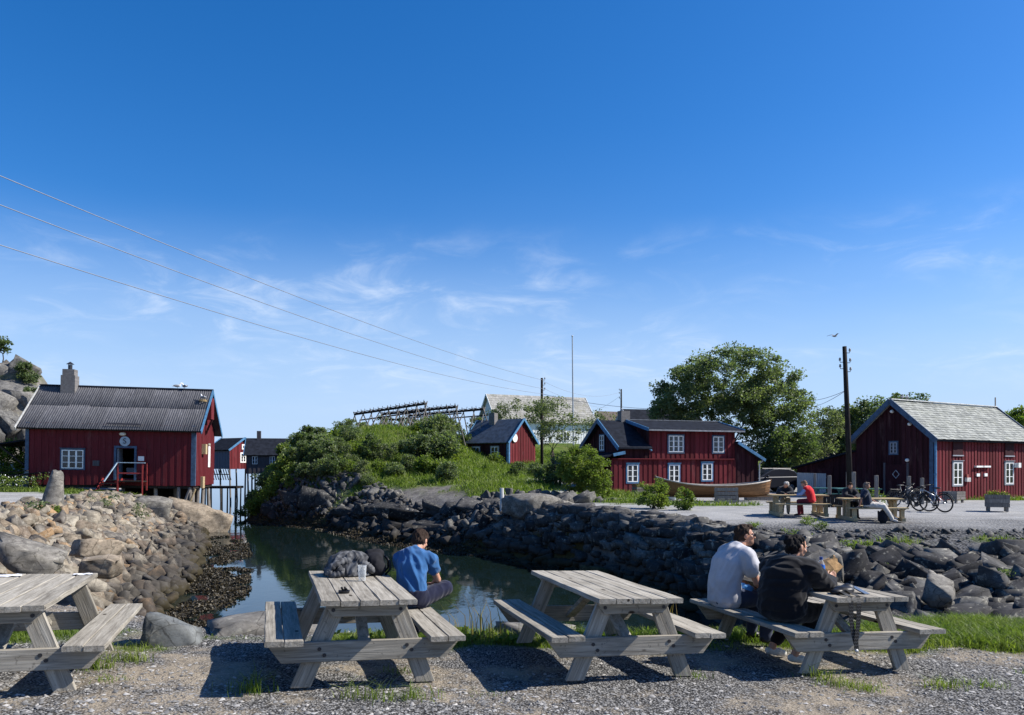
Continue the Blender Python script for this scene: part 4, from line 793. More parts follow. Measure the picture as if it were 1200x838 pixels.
def plain_house(name, loc, th, L, D, H, RZ, wall, gable, roof, trim, label, cat='house', wins=(), gwins=(), gside='r', ov=.3, rt=.3, seed=30, casing=None, base=0):
    root = tag(empty(name, loc, th), label, cat)
    fw = Wall((0, 0), (L, 0), -base, H); rg = Wall((L, 0), (L, D), -base, [(0, H), (D/2, RZ), (D, H)]); bk = Wall((L, D), (0, D), -base, H); lg = Wall((0, D), (0, 0), -base, [(0, H), (D/2, RZ), (D, H)])
    for k, (w_, m) in enumerate(((fw, wall), (rg, gable), (bk, wall), (lg, gable))): w_.clad(root, m, .22, (), False, seed+k)
    for q in wins: fw.window(root, *q, casing=casing or trim, sill=False)
    for q in gwins: (rg if gside == 'r' else lg).window(root, *q, casing=casing or trim, sill=False)
    sl_ = (RZ-H)/(D/2); e = H-ov*sl_
    roof_plane(root, 'roof', (-rt, -ov, e+.05), (L+rt, -ov, e+.05), (L+rt, D/2, RZ+.05), (-rt, D/2, RZ+.05), .1, roof); roof_plane(root, 'back_roof', (L+rt, D+ov, e+.05), (-rt, D+ov, e+.05), (-rt, D/2+.015, RZ+.05), (L+rt, D/2+.015, RZ+.05), .1, roof)
    for x in (-rt+.01, L+rt-.01): bar(root, 'bargeboard', (x, -ov-.02, e-.02), (x, D/2, RZ+.02), .05, .22, trim, (0, -sl_, 1)); bar(root, 'bargeboard', (x, D+ov, e-.02), (x, D/2, RZ+.02), .05, .22, trim, (0, sl_, 1))
    return root, fw, rg, lg
# small red shed on the mound
def shed():
    Y = 72; c = at(595.5, 551, Y); th = math.radians(-36); L, D = 5.0, 4.3
    root, fw, rg, lg = plain_house('red_shed', (c.x-L*math.cos(th), c.y-L*math.sin(th), c.z), th, L, D, 2.75, 4.75, RED_DARK, RED, plain('blue_grey_felt', (.055, .075, .105), .7, .3, 3, .3, .02), BLUE, 'small red shed with bright blue bargeboards on the grassy mound', 'shed', [(1.3, 1.25, .85, .9, 2, 2), (3.5, 1.25, .85, .9, 2, 2)], base=1.4, casing=GREYPAINT)
    q = MB(); q.disc(rg.pt(.85, 2.95, .14), rg.n, .38, .08, 18); q.build('round_plaque', WHITE, root)
    fw.board(L-.15, L+.04, 0, 2.7, BLUE, root, 'corner_board', .055, .09); rg.board(-.02, .17, 0, 2.7, BLUE, root, 'corner_board', .058, .09)
    q = MB(); q.box((1.9, D/2-.3, 4.75), (.65, .55, 1.3)); q.build('chimney', CHIM, root)
shed()
# white house on the rise behind
def white_house():
    Y = 112; c = at(583, 500, Y); th = math.radians(24); L, D, H, RZ = 15.5, 6.4, 4.6, 8.2
    root, fw, rg, lg = plain_house('white_house', (c.x, c.y, 3.9), th, L, D, H, RZ, WHITE_WALL, WHITE_WALL, MOSSY, WHITE, 'white house with a long mossy pale roof behind the trees on the rise', 'house', [(3, 1.5, 1, 1.3, 2, 3), (7, 1.5, 1, 1.3, 2, 3), (11, 1.5, 1, 1.3, 2, 3)], ov=.5, rt=.5)
    slates(root, (-.5, -.5, H-.5*(RZ-H)/3.2+.06), (L+.5, -.5, H-.5*(RZ-H)/3.2+.06), (L+.5, D/2, RZ+.06), (-.5, D/2, RZ+.06), 12, 36, MOSSY, seed=8)
    r2, *_ = plain_house('white_house', (at(712, 500, 121).x-.3, 121, 3.9), th, 6, 5, 3.4, 6.3, WHITE_WALL, WHITE_WALL, plain('brown_tiles', (.10, .075, .07), .8, .3), WHITE, 'small white building with a brown roof at the right end of the white house', 'house', ov=.4, rt=.4)
white_house()
# dark-roofed house behind the middle house
plain_house('red_house', (at(748, 545, 62).x, 62.0, .1), math.radians(14), 5.7, 5, 4.5, 6.25, RED_DARK, RED_DARK, BLACKROOF, plain('pale_trim', (.34, .37, .42)), 'house with a black roof and pale-trimmed red gable just behind the two-storey red house', 'house', rt=.4, seed=50)
# dark red house behind the car
plain_house('red_house', (at(941, 560, 68).x, 68.0, 0), math.radians(-12), 5.2, 6, 2.6, 4.4, RED_DARK, RED_DARK, BLACKROOF, DARKWALL, 'dark red house between the big tree and the storehouse', 'house', [(3.0, 1.0, 1.0, .75, 3, 2), (1.0, 2.0, .6, .5, 1, 2)], seed=60)
# far houses on stilts across the inlet
def far_houses():
    Y = 85; c = at(269, 549.5, Y); th = math.radians(-32); L, D = 3.4, 3.6
    root, fw, rg, lg = plain_house('stilt_house', (c.x-L*math.cos(th), c.y-L*math.sin(th), c.z), th, L, D, 2.2, 3.35, plain('weathered_boards', (.16, .165, .19), .8, .25, 5, .2, stretch=(6, 6, .5)), RED, BLACKROOF, BLUE, 'far red gabled boathouse with blue trim standing on stilts', 'boathouse', [], [(1.75, .75, .62, .95, 2, 3), (1.9, 2.2, .5, .4, 2, 1)], seed=70, casing=WHITE)
    stilts(root, [(a, b, 0, ZW-c.z-.5) for a in (.1, 1.7, 3.3) for b in (.1, 3.5)], WOOD_POST, .09, seed=5)
    q = MB()
    for k in range(9): q.beam((k*.4, -.05, -.05), (k*.4+.5, -.05, -1.2), .06, .08)
    q.beam((0, 0, -.6), (3.4, 0, -.6), .08, .1); q.build('bracing', WOOD_DARK, root)
    Y = 80; c = at(289, 555, Y); th = math.radians(12)
    root, fw, rg, lg = plain_house('stilt_house', (c.x, c.y, c.z), th, 3.9, 4, 2.05, 3.6, DARKWALL, RED, BLACKROOF, BLUE, 'dark weathered boathouse beside the far red one, half behind the hill', 'boathouse', [(.8, .95, .5, .8, 2, 2), (2.5, .95, .5, .8, 2, 2)], seed=80, casing=DARKWALL)
    stilts(root, [(a, b, 0, ZW-c.z-.5) for a in (.1, 2.0, 3.8) for b in (.1, 3.8)], WOOD_POST, .09, seed=6)
    q = MB(); q.box((1.0, 2.0, 3.9), (.4, .4, 1.0)); q.build('chimney', DARKWALL, root)
    c = at(330, 545, 88); r3, *_ = plain_house('stilt_house', (c.x-1.8, c.y, 1.2), math.radians(-25), 2.6, 3.4, 2.2, 3.5, DARKWALL, RED, BLACKROOF, BLUE, 'far boathouse of which only a blue bargeboard shows over the hill edge', 'boathouse', seed=90)
    # jetty between them and the boathouse
    j = tag(empty('jetty', at(262, 556, 62)), 'narrow dark jetty on thin piles between the boathouse and the hill', 'jetty'); j.location.z = .1
    q = MB(); q.box((0, 0, 0), (2.6, 1.6, .18)); q.build('deck', WOOD_DARK, j)
    stilts(j, [(a, b, -.05, ZW-.7) for a in (-1.2, .1, 1.15) for b in (-.6, .6)], WOOD_DARK, .06, 'pile', 7, .05)
far_houses()
# ------------------------------------------------------------------ picnic tables
TL, TW, TH, BH, BO = 2.005, .76, .715, .413, .789
def plank_mesh(wd, ln, t, seed):
    g = random.Random(seed); n = 6; V = []; fs = []
    for i in range(n+1):
        y = -ln/2+ln*i/n; e = g.uniform(-.004, .004) if 0 < i < n else 0; z = g.uniform(-.0025, .0025); c = .005
        V += [(-wd/2+c, y, -t/2+z), (-wd/2, y, -t/2+c+z), (-wd/2+e, y, t/2-c+z), (-wd/2+c+e, y, t/2+z), (wd/2-c+e, y, t/2+z), (wd/2+e, y, t/2-c+z), (wd/2, y, -t/2+c+z), (wd/2-c, y, -t/2+z)]
    for i in range(n):
        for j in range(8): fs.append((i*8+j, i*8+(j+1) % 8, (i+1)*8+(j+1) % 8, (i+1)*8+j))
    m = MB(); m.add(V, fs + [tuple(range(8))[::-1], tuple(range(n*8, n*8+8))]); return m
m = MB(); m.disc((0, 0, 0), (0, 0, 1), .016, .010, 8); BOLT = m.mesh('bolt', DARKMETAL)
def picnic_table(loc, rz, label, mat=WOOD_GREY, group='weathered picnic tables by the water', tilt=True, seed=0):
    root = tag(empty('picnic_table', loc, rz), label, 'picnic table', group)
    if tilt:
        ex = Vector((math.cos(rz), math.sin(rz), -.027*math.cos(rz)-.02*math.sin(rz))).normalized(); n = Vector((.027, .02, 1)).normalized(); ey = n.cross(ex)
        root.rotation_euler = Matrix((ex, ey, n)).transposed().to_euler()
    g = random.Random(seed); pw = .1475; step = (TW-pw)/4
    for k in range(5):
        mb = plank_mesh(pw, TL, .042, seed*20+k); o = mb.build('tabletop_plank', mat, root, loc=(-TW/2+pw/2+step*k, g.uniform(-.006, .006), TH-.021+g.uniform(-.002, .002))); o.rotation_euler = (0, g.uniform(-.006, .006), g.uniform(-.002, .002))
    for s in (-1, 1):
        for k in range(2):
            mb = plank_mesh(.142, TL, .042, seed*20+8+k+s); o = mb.build('bench_plank', mat, root, loc=(s*(BO-.071-.148*k), g.uniform(-.006, .006), BH-.021+g.uniform(-.002, .002))); o.rotation_euler = (0, g.uniform(-.005, .005), g.uniform(-.002, .002))
    def board(name, poly, y, t):   # board lying in the x-z plane, origin at its middle, long axis turned onto local y
        a = Vector((poly[0][0]+poly[1][0], 0, poly[0][1]+poly[1][1]))/2; b = Vector((poly[2][0]+poly[3][0], 0, poly[2][1]+poly[3][1]))/2
        c = (a+b)/2; d = (b-a).normalized(); ang = math.atan2(d.z, d.x); M = Matrix.Rotation(-ang, 3, 'Y')
        R = Matrix(((d.x, 0, d.z), (0, 1, 0), (-d.z, 0, d.x))); V = []
        for yy in (-t/2, t/2):
            for p in poly: q = Vector((p[0]-c.x, 0, p[1]-c.z)); l = d.dot(q); h = Vector((-d.z, 0, d.x)).dot(q); V.append((yy, l, h))
        n = len(poly); m = MB(); m.add(V, [tuple(range(n)), tuple(range(n, 2*n))] + [(i, (i+1) % n, n+(i+1) % n, n+i) for i in range(n)])
        o = m.build(name, mat, root, bevel=.004)
        # local x=thickness(y world), local y=along d, local z=h
        o.matrix_local = Matrix(((0, d.x, -d.z, c.x), (-1, 0, 0, y), (0, d.z, d.x, c.z), (0, 0, 0, 1))); return o
    for s in (-1, 1):
        y0 = s*(TL/2-.175)
        board('seat_beam', [(-BO+.13, BH-.205), (-BO+.005, BH-.043), (BO-.005, BH-.043), (BO-.13, BH-.205)], y0, .046)
        board('top_beam', [(-.25, TH-.155), (-.345, TH-.065), (-.345, TH-.043), (.345, TH-.043), (.345, TH-.065), (.25, TH-.155)][:6] if False else [(-.27, TH-.150), (-.345, TH-.044), (.345, TH-.044), (.27, TH-.150)], y0, .046)
        for q in (-1, 1):
            hw = .079; x1, z1, x0, z0 = q*.235, TH-.05, q*.505, 0.0
            board('leg', [(x0-hw, z0), (x0+hw, z0), (x1+hw, z1), (x1-hw, z1)], y0-s*.0475, .046)
        m = MB(); m.beam((0, 0, 0), (0, -s*.50, .265), .09, .042, (0, 0, 1)); br = m.build('brace', mat, root, loc=(0, y0-s*.03, BH-.14))
        for (bx, bz) in (((-.27, TH-.095), (.27, TH-.095), (-.37, BH-.10), (.37, BH-.13), (-.33, BH-.15), (.33, BH-.09)) if tilt else ()):
            link('bolt', BOLT, root, (bx, y0+s*.024, bz), (math.pi/2, 0, 0))
    return root
def gz(x, y): return -.027*x-.02*(y-7)
T2 = picnic_table((-1.438, 7.2, gz(-1.438, 7.2)), .299, 'weathered picnic table with a crumpled jacket and an empty glass on it', seed=1)
T3 = picnic_table((.812, 7.565, gz(.812, 7.565)+.02), .262, 'empty weathered picnic table in the middle of the row with nobody on it', seed=2)
T4 = picnic_table((2.991, 8.073, gz(2.991, 8.073)+.015), .244, 'weathered picnic table where the couple sit with a paper bag and bottle', seed=3)
T1 = picnic_table((-4.111, 6.612, gz(-4.111, 6.612)-.03), .31, 'weathered picnic table cut off by the left edge of the picture, paper scraps on top', seed=4)
def on(T, x, y, z): bpy.context.view_layer.update(); return T.matrix_world @ Vector((x, y, z))
# pale trestle tables on the far side
def trestle(loc, rz, label):
    root = tag(empty('trestle_table', loc, rz), label, 'picnic table', 'pale trestle tables on the square'); L = 2.0
    for k in range(4): plank_mesh(.19, L, .045, 60+k).build('tabletop_plank', WOOD_PALE, root, loc=(0, -.30+.2*k, .74)).rotation_euler = (0, 0, math.pi/2)
    for s in (-1, 1):
        for k in range(2): plank_mesh(.15, L-.1, .045, 70+k).build('bench_plank', WOOD_PALE, root, loc=(0, s*(.66+.155*k), .45)).rotation_euler = (0, 0, math.pi/2)
    for e in (-1, 1):
        x = e*.78
        m = MB(); m.beam((x, -.9, .07), (x, .9, .07), .12, .12); m.build('foot_beam', WOOD_PALE, root)
        for y in (-.15, .15): m = MB(); m.beam((x, y, .13), (x, y, .715), .12, .12, (0, 1, 0)); m.build('post', WOOD_PALE, root)
        m = MB(); m.beam((x, -.36, .69), (x, .36, .69), .05, .06); m.build('top_beam', WOOD_PALE, root)
        for y in (-.74, .74): m = MB(); m.beam((x, y, .13), (x, y, .425), .12, .14, (0, 1, 0)); m.build('bench_post', WOOD_PALE, root)
    return root
TA = trestle((10.45, 28.9, hz(10.45, 28.9)+.01), -.10, 'pale wooden trestle table where the person in the red vest sits')
TB = trestle((12.35, 27.3, hz(12.35, 27.3)+.01), -.06, 'pale wooden trestle table where the man in cream trousers leans back')
for i, (px, Y, rz, lb) in enumerate(((978, 39, 1.35, 'teal stained picnic table behind the fence posts, nearer the parked car'), (1005, 38, 1.45, 'teal stained picnic table behind the fence posts, nearer the storehouse'))):
    q = at(px, 590, Y); picnic_table((q.x, Y, hz(q.x, Y)), rz, lb, TEAL, 'teal picnic tables behind the fence', False, 30+i)
# ------------------------------------------------------------------ what lies on the near tables
PAPER = plain('paper', (.62, .63, .66), .7, .1, 12, .2)
for (x, y, lb, w_, d_) in ((-.02+.3, .86, 'torn pale blue paper scrap at the corner of the leftmost table', .16, .09), (-.33, .80, 'crumpled paper on the far edge of the leftmost table', .22, .14)):
    m = MB(); n = 6
    vs = [(-w_/2+w_*i/n, -d_/2+d_*j/n, .010+.010*mnoise.noise(Vector((i*.9, j*.7, w_*9)))) for i in range(n+1) for j in range(n+1)]; k = len(vs); vs += [(a, b, c-.003) for a, b, c in vs]
    fs = [(i*(n+1)+j, (i+1)*(n+1)+j, (i+1)*(n+1)+j+1, i*(n+1)+j+1) for i in range(n) for j in range(n)]; m.add(vs, fs+[tuple(q+k for q in f[::-1]) for f in fs])
    o = m.build('paper', PAPER); o.location = on(T1, x, y, TH); o.rotation_euler = (0, .02, .5); tag(o, lb, 'paper')
def jacket():
    """a jacket dropped in a heap: a dome of cloth with folds running down from its peak, one sleeve curled at the side"""
    n, m_ = 150, 34; V = []
    for j in range(m_+1):
        t = j/m_
        for i in range(n):
            a = 2*math.pi*i/n; ca, sa = math.cos(a), math.sin(a); wv = mnoise.noise(Vector((ca*1.6, sa*1.6, t*1.3)))
            fold = 1-abs(math.sin(a*3.5+2.6*wv+t*1.7))**.7; f2 = 1-abs(math.sin(a*8+5*mnoise.noise(Vector((ca*2, sa*2, t*3)))+t*3))
            prof = math.sin(t*math.pi/2)**.75; r = prof*(1+.16*(fold-.45)*min(1, t*2.2)+.06*(f2-.4)*t)
            z = .235*(1-t**1.7)+.022*fold*math.sin(math.pi*t)+.02*mnoise.noise(Vector((ca*3, sa*3, t*5)))*math.sin(math.pi*t)+.006
            V.append((.235*r*ca+.03*(1-t)+.02*wv, .165*r*sa+.01, max(.004, z)))
    fs = [(j*n+i, j*n+(i+1) % n, (j+1)*n+(i+1) % n, (j+1)*n+i) for j in range(m_) for i in range(n)]
    mb = MB(); mb.add(V, [f[::-1] for f in fs] + [tuple(range(m_*n, m_*n+n))])
    return mb.mesh('jacket', None, True)
def sleeve(pts, r, seed):
    mb = MB(); n = 40; P_ = [Vector(p) for p in pts]; Q = []
    for k in range(n+1):
        u = k/n*(len(P_)-1); i = min(int(u), len(P_)-2); w0 = u-i; p0, p1, p2, p3 = P_[max(i-1, 0)], P_[i], P_[i+1], P_[min(i+2, len(P_)-1)]
        Q.append(.5*((2*p1)+(p2-p0)*w0+(2*p0-5*p1+4*p2-p3)*w0*w0+(3*p1-p0-3*p2+p3)*w0**3))
    mb.tube(Q, [r*(1+.22*math.sin(k*1.9+seed)*(1 if k % 3 else .3)) for k in range(n+1)], 14); return mb.mesh('sleeve', None, True)
t = NT('charcoal_cloth'); p = t.coord('Object'); n = t.noise(p, 9, 5, .6, 1.5); CLOTH = t.fin(t.mix(t.rng(n, .4, .65), (.045, .046, .05), (.14, .143, .15)), .9, t.bump(t.noise(p, 180, 2), .25, .002), .1)
jm = jacket(); jm.materials.append(CLOTH); o = link('jacket', jm)
for k, pts in enumerate(([(-.02, -.10, .16), (-.12, -.15, .13), (-.19, -.16, .06), (-.13, -.19, .035), (-.06, -.175, .06), (-.10, -.17, .10)], [(.08, -.08, .17), (.17, -.10, .12), (.24, -.06, .06), (.26, .03, .04)])):
    sm_ = sleeve(pts, .036, k); sm_.materials.append(CLOTH); link('sleeve', sm_, o); o.location = on(T2, -.02, .62, TH); o.rotation_euler = (0, 0, .2); o.scale = (.95, 1, 1); tag(o, 'crumpled charcoal grey jacket heaped on the far end of the table', 'jacket')
GL = NT('clear_glass'); GL.fin((.75, .78, .78), .05, None, .6); tb = GL.n('ShaderNodeBsdfTransparent'); lw = GL.n('ShaderNodeLayerWeight'); lw.inputs[0].default_value = .35; mx = GL.n('ShaderNodeMixShader'); GL.L.new(GL.math('ADD', GL.math('MULTIPLY', lw.outputs['Facing'], .55), .10), mx.inputs[0]); GL.L.new(tb.outputs[0], mx.inputs[1]); GL.L.new(GL.b.outputs[0], mx.inputs[2]); GL.L.new(mx.outputs[0], GL.out.inputs[0]); GLASS = GL.m
bp = empty('backpack'); tag(bp, 'black backpack half under the grey jacket at the far end of the table', 'backpack'); m = MB(); m.ball((0, 0, .11), (.11, .15, .12)); m.ball((.03, -.09, .08), (.09, .06, .085)); m.cap((-.05, .05, .2), (.05, .05, .21), .05, .05); me = remesh(m, .01, 5); displace(me, lambda c, n: np.array([.008*mnoise.noise(Vector(q)*14) for q in c])); me.materials.append(plain('black_nylon_bag', (.018, .018, .021), .85, .3, 9, .3, .01, .1)); link('bag_body', me, bp)
for s_ in (-1, 1): m = MB(); m.tube([(.10, s_*.05, .20), (.15, s_*.06, .15), (.16, s_*.07, .08), (.12, s_*.07, .02)], .012, 6); m.build('strap', BLACK, bp, True)
bp.location = on(T2, .225, .68, TH); bp.rotation_euler = (0, .15, .3)
m = MB(); m.lathe([(.0001, 0), (.030, 0), (.032, .006), (.041, .148), (.038, .148), (.029, .014), (.0001, .012)], n=24, cap=False); o = m.build('drinking_glass', GLASS, None, True); o.location = on(T2, .07, .18, TH+.001); tag(o, 'empty clear drinking glass on the table in front of the jacket', 'glass')
m = MB(); m.lathe([(.0001, 0), (.034, 0), (.038, .018), (.032, .020), (.03, .008), (.0001, .008)], n=14, cap=False)
for k in range(5): m.tube([(.005*k-.01, .01*math.sin(k*2), .012), (.02*math.cos(k*1.3), .03*math.sin(k*1.3), .03+.004*k)], .006, 5)
o = m.build('ashtray', BLACK); o.location = on(T2, -.165, -.58, TH+.001); o.scale = (1.3, 1.3, 1.2); tag(o, 'small black ashtray on the plank nearest the front left corner', 'ashtray')
# bottle, paper bag, bag with patterned strap, phone
B = empty('water_bottle'); tag(B, 'clear water bottle with a bright blue label on the couple\'s table', 'bottle')
PLAST = GLASS
m = MB(); m.lathe([(.0001, 0), (.036, 0), (.038, .02), (.037, .15), (.036, .19), (.030, .215), (.016, .245), (.014, .262), (.0001, .262)], n=20, cap=False); m.build('bottle_body', PLAST, B, True)
m = MB(); m.lathe([(.0385, .115), (.0385, .20)], n=20, cap=False); m.build('bottle_label', plain('bottle_blue', (.03, .17, .62), .35, .2), B, True)
m = MB(); m.lathe([(.016, .25), (.016, .278)], n=14); m.build('bottle_cap', plain('cap_blue', (.02, .06, .25), .4, .1), B); B.location = on(T4, .075, -.14, TH+.001)
def paper_bag():
    m = MB(); R = []
    for k, (z, a, b, ox) in enumerate([(0, .10, .075, 0), (.10, .105, .075, 0), (.20, .10, .06, .01), (.27, .095, .035, .02), (.31, .10, .02, .02)]):
        for j in range(16):
            t = 2*math.pi*j/16; c, s = math.cos(t), math.sin(t); q = (abs(c)**8+abs(s)**8)**(-1/8); R.append((a*c*q+ox, b*s*q+.004*math.sin(j*5+k), z+.01*math.sin(j*2.1+k)*(k > 2)))
    fs = [(k*16+j, k*16+(j+1) % 16, (k+1)*16+(j+1) % 16, (k+1)*16+j) for k in range(4) for j in range(16)]; m.add(R, fs+[tuple(range(16))[::-1], tuple(range(64, 80))]); return m
KRAFT = plain('kraft_paper', (.42, .25, .11), .8, .2, 14, .4, .02)
o = paper_bag().build('paper_bag', KRAFT); o.scale = (.85, .85, .85); o.location = on(T4, .17, .06, TH+.06); o.rotation_euler = (.25, .85, .3); tag(o, 'brown paper bag tipped over behind the water bottle', 'paper bag')
m = MB(); m.box((0, 0, .05), (.08, .08, .10)); o = m.build('carton', plain('pale_carton', (.50, .52, .45), .6, .1), bevel=.006); o.location = on(T4, .15, -.15, TH+.001); o.rotation_euler = (0, 0, .5); tag(o, 'small pale carton between the water bottle and the paper bag', 'carton')
hb = empty('handbag'); tag(hb, 'black handbag with a zigzag patterned strap hanging off the table end', 'handbag')
m = MB(); m.ball((0, 0, .035), (.11, .08, .04)); m.ball((.06, .02, .05), (.07, .05, .04)); m.ball((-.09, -.03, .025), (.07, .05, .03)); me = remesh(m, .01, 4); me.materials.append(BLACK); link('bag_body', me, hb)
t = NT('zigzag_strap'); w_ = t.n('ShaderNodeTexWave', wave_type='BANDS', bands_direction='Z'); c = t.coord('Object'); sx_ = t.n('ShaderNodeSeparateXYZ'); t.L.new(c, sx_.inputs[0])
zz = t.math('PINGPONG', sx_.outputs[0], .010); ph = t.math('FRACT', t.math('MULTIPLY', t.math('ADD', sx_.outputs[2], zz), 34.)); STRAP = t.fin(t.mix(t.math('GREATER_THAN', ph, .72), (.012, .012, .012), (.07, .07, .07)), .8)
def ribbon(pts, wd, t=.004):
    m = MB(); L_ = [Vector(p) for p in pts]; V = []
    for p in L_: V += [p+Vector((-wd/2, 0, 0)), p+Vector((wd/2, 0, 0)), p+Vector((wd/2, t, t*.3)), p+Vector((-wd/2, t, t*.3))]
    fs = []
    for i in range(len(L_)-1):
        for j in range(4): fs.append((i*4+j, i*4+(j+1) % 4, (i+1)*4+(j+1) % 4, (i+1)*4+j))
    return m.add(V, fs+[(0, 1, 2, 3), (len(V)-1, len(V)-2, len(V)-3, len(V)-4)])
ribbon([(-.06, -.02, .04), (-.085, -.12, .03), (-.095, -.225, .012), (-.10, -.245, -.03), (-.10, -.245, -.20), (-.075, -.245, -.33), (-.05, -.247, -.42)], .045).build('strap', STRAP, hb)
ribbon([(.0, -.04, .05), (-.01, -.14, .03), (-.015, -.225, .012), (-.02, -.248, -.05), (-.03, -.25, -.22), (-.055, -.252, -.38), (-.05, -.252, -.46)], .045).build('strap', STRAP, hb)
m = MB(); m.ball((-.05, -.252, -.47), (.018, .012, .015)); m.build('strap_buckle', STEEL, hb)
hb.location = on(T4, -.13, -.76, TH+.001); hb.rotation_euler = (0, 0, .244)
m = MB(); m.box((0, 0, 0), (.085, .165, .010)); o = m.build('phone', plain('phone_glass', (.10, .11, .13), .1, .1), bevel=.003); o.location = on(T4, .055, -.75, TH+.03); o.rotation_euler = (.32, .12, .55); tag(o, 'phone propped against the black handbag', 'phone')
m = MB(); m.ball((0, 0, .02), (.045, .035, .022)); o = m.build('tissue', WHITE, None, True); o.location = on(T4, -.02, -.30, TH+.001); tag(o, 'crumpled white napkin on the table by the woman\'s hand', 'napkin')
# ------------------------------------------------------------------ people: one continuous skin each, clothes and hair over it
def skin_mat(name, c):
    t = NT(name); n = t.noise(t.coord('Object'), 14, 4); t.b.inputs['Subsurface Weight'].default_value = .12; t.b.inputs['Subsurface Radius'].default_value = (.02, .008, .005)
    return t.fin(t.mix(t.rng(n, .3, .7), tuple(q*.88 for q in c), c), .5, t.bump(t.noise(t.coord('Object'), 90, 2), .15, .002), .35)
SKIN = skin_mat('skin', (.50, .27, .18)); SKIN2 = skin_mat('tanned_skin', (.42, .21, .135))
def cloth(name, c, var=.12, weave=.2):
    t = NT(name); n = t.noise(t.coord('Object'), 7, 4); f = t.noise(t.coord('Object'), 240, 2)
    b = t.mix(t.rng(n, .3, .7), tuple(q*(1-var) for q in c), tuple(min(1, q*(1+var)) for q in c)); b = t.mix(t.math('MULTIPLY', t.rng(f, .4, .6), .25), b, tuple(q*.7 for q in c))
    t.b.inputs['Sheen Weight'].default_value = .15
    return t.fin(b, .92, t.bump(f, weave, .002), .1)
def hair_mat(name, c):
    t = NT(name); f = t.noise(t.coord('Object', (60, 60, 14)), 3, 4, .6); return t.fin(t.mix(f, tuple(q*.5 for q in c), tuple(q*1.4 for q in c)), .75, t.bump(f, .9, .006), .12)
def person(name, label, base, face, J, clothes, hair, detail=.009, skin=None, head=None, extra=None, scale=1.0, cls=None):
    """J: joints in a local frame (right, forward, up) about the point the person sits on; base/face place that frame"""
    skin = skin or SKIN; rz = math.atan2(face[1], face[0])-math.pi/2
    vx = detail; P = {k: Vector(v) for k, v in J.items() if isinstance(v, tuple)}
    b = MB(); sw = J.get('build', 1.0)
    # torso rings along the spine
    def torso(m, grow, lo=0, hi=99, belly=0, drop=0):
        sp = [P['pelvis'], P['waist'], P['chest'], P['upper'], P['neck']]; wd = [.172, .145+belly*.6, .165+belly*.4, .155, .062]; dp = [.115, .105+belly, .118+belly*.6, .095, .058]; rings = []
        for i in range(len(sp)):
            if i < lo or i > hi: continue
            d = (sp[min(i+1, 4)]-sp[max(i-1, 0)]).normalized(); rt = P['rs']-P['ls']; rt = (rt-d*rt.dot(d)).normalized(); fw = d.cross(rt)
            rings.append((sp[i], rt*(wd[i]*sw+grow), fw*(dp[i]*sw+grow)))
        if lo == 0 and drop: c0, a0, b0 = rings[0]; d0 = (sp[1]-sp[0]).normalized(); rings.insert(0, (c0-d0*drop, a0*1.0, b0*1.0))
        fine = []
        for r0, r1 in zip(rings, rings[1:]):
            for t in (0, .33, .66): fine.append(tuple(q0.lerp(q1, t) for q0, q1 in zip(r0, r1)))
        fine.append(rings[-1]); m.loft(fine, 22); m.ball(rings[0][0], (rings[0][1].length*.98, rings[0][2].length*.98, .09))
    torso(b, -.02)
    for s in 'lr':
        b.cap(P[s+'s'], P[s+'e'], .048*sw, .040, 10); b.cap(P[s+'e'], P[s+'w'], .041, .027, 10); b.cap(P['upper'], P[s+'s'], .06, .05, 10)
        b.cap(P[s+'h'], P[s+'k'], .070*sw, .052, 10); b.cap(P[s+'k'], P[s+'a'], .052, .036, 10); ft = (P[s+'t']-P[s+'a']); b.cap(P[s+'a']+Vector((0, 0, -.03)), P[s+'a']+ft*.9+Vector((0, 0, -.035)), .036, .026, 8)
        # hand: palm, four fingers of different length and a thumb from its side
        hd = (P.get(s+'f', P[s+'w']+(P[s+'w']-P[s+'e']).normalized()*.17)-P[s+'w']); hn = hd.normalized(); side = Vector(J.get(s+'palm', (1 if s == 'l' else -1, 0, 0))); side = (side-hn*side.dot(hn)).normalized(); nm = hn.cross(side)
        c = P[s+'w']+hn*.045; b.ball(c, (.040, .046, .017), Matrix((side, hn, nm)).transposed()); cur = nm*(1 if s == 'r' else -1)*J.get(s+'curl', .5)
        for i, (o, l) in enumerate(((.030, .062), (.010, .074), (-.010, .070), (-.029, .055))):
            k0 = P[s+'w']+hn*.082+side*o; k1 = k0+(hn+cur*.35).normalized()*l*.5; k2 = k1+(hn*.7+cur*1.0).normalized()*l*.45; b.cap(k0-hn*.015, k1, .0095, .0085, 7); b.cap(k1, k2, .0085, .0072, 7)
        t0 = P[s+'w']+hn*.025+side*.034; t1 = t0+(hn*.8+side*.75).normalized()*.036; b.cap(t0, t1, .0115, .0100, 7); b.cap(t1, t1+(hn*1.0+side*.15+cur*.3).normalized()*.032, .0100, .0078, 7)
    # head
    hc, fd = P['head'], Vector(J['look']).normalized(); up = (hc-P['neck']).normalized(); up = (Vector((0, 0, 1))*.7+up*.5); up = (up-fd*up.dot(fd)).normalized(); sd = fd.cross(up)
    HM = Matrix((sd, fd, up)).transposed(); q = lambda r, f, u: hc + sd*r + fd*f + up*u
    b.cap(P['neck']-(hc-P['neck'])*.15, q(0, -.02, -.055), .062, .056, 12)
    b.ball(q(0, -.012, .022), (.073, .095, .088), HM, 16, 12); b.ball(q(0, .028, -.045), (.056, .062, .062), HM, 14, 10); b.ball(q(0, .062, -.088), (.024, .022, .02), HM)
    b.ball(q(0, .076, .022), (.052, .014, .016), HM); b.cap(q(0, .085, .012), q(0, .108, -.022), .009, .0135, 8); b.ball(q(0, .100, -.027), (.018, .012, .009), HM)
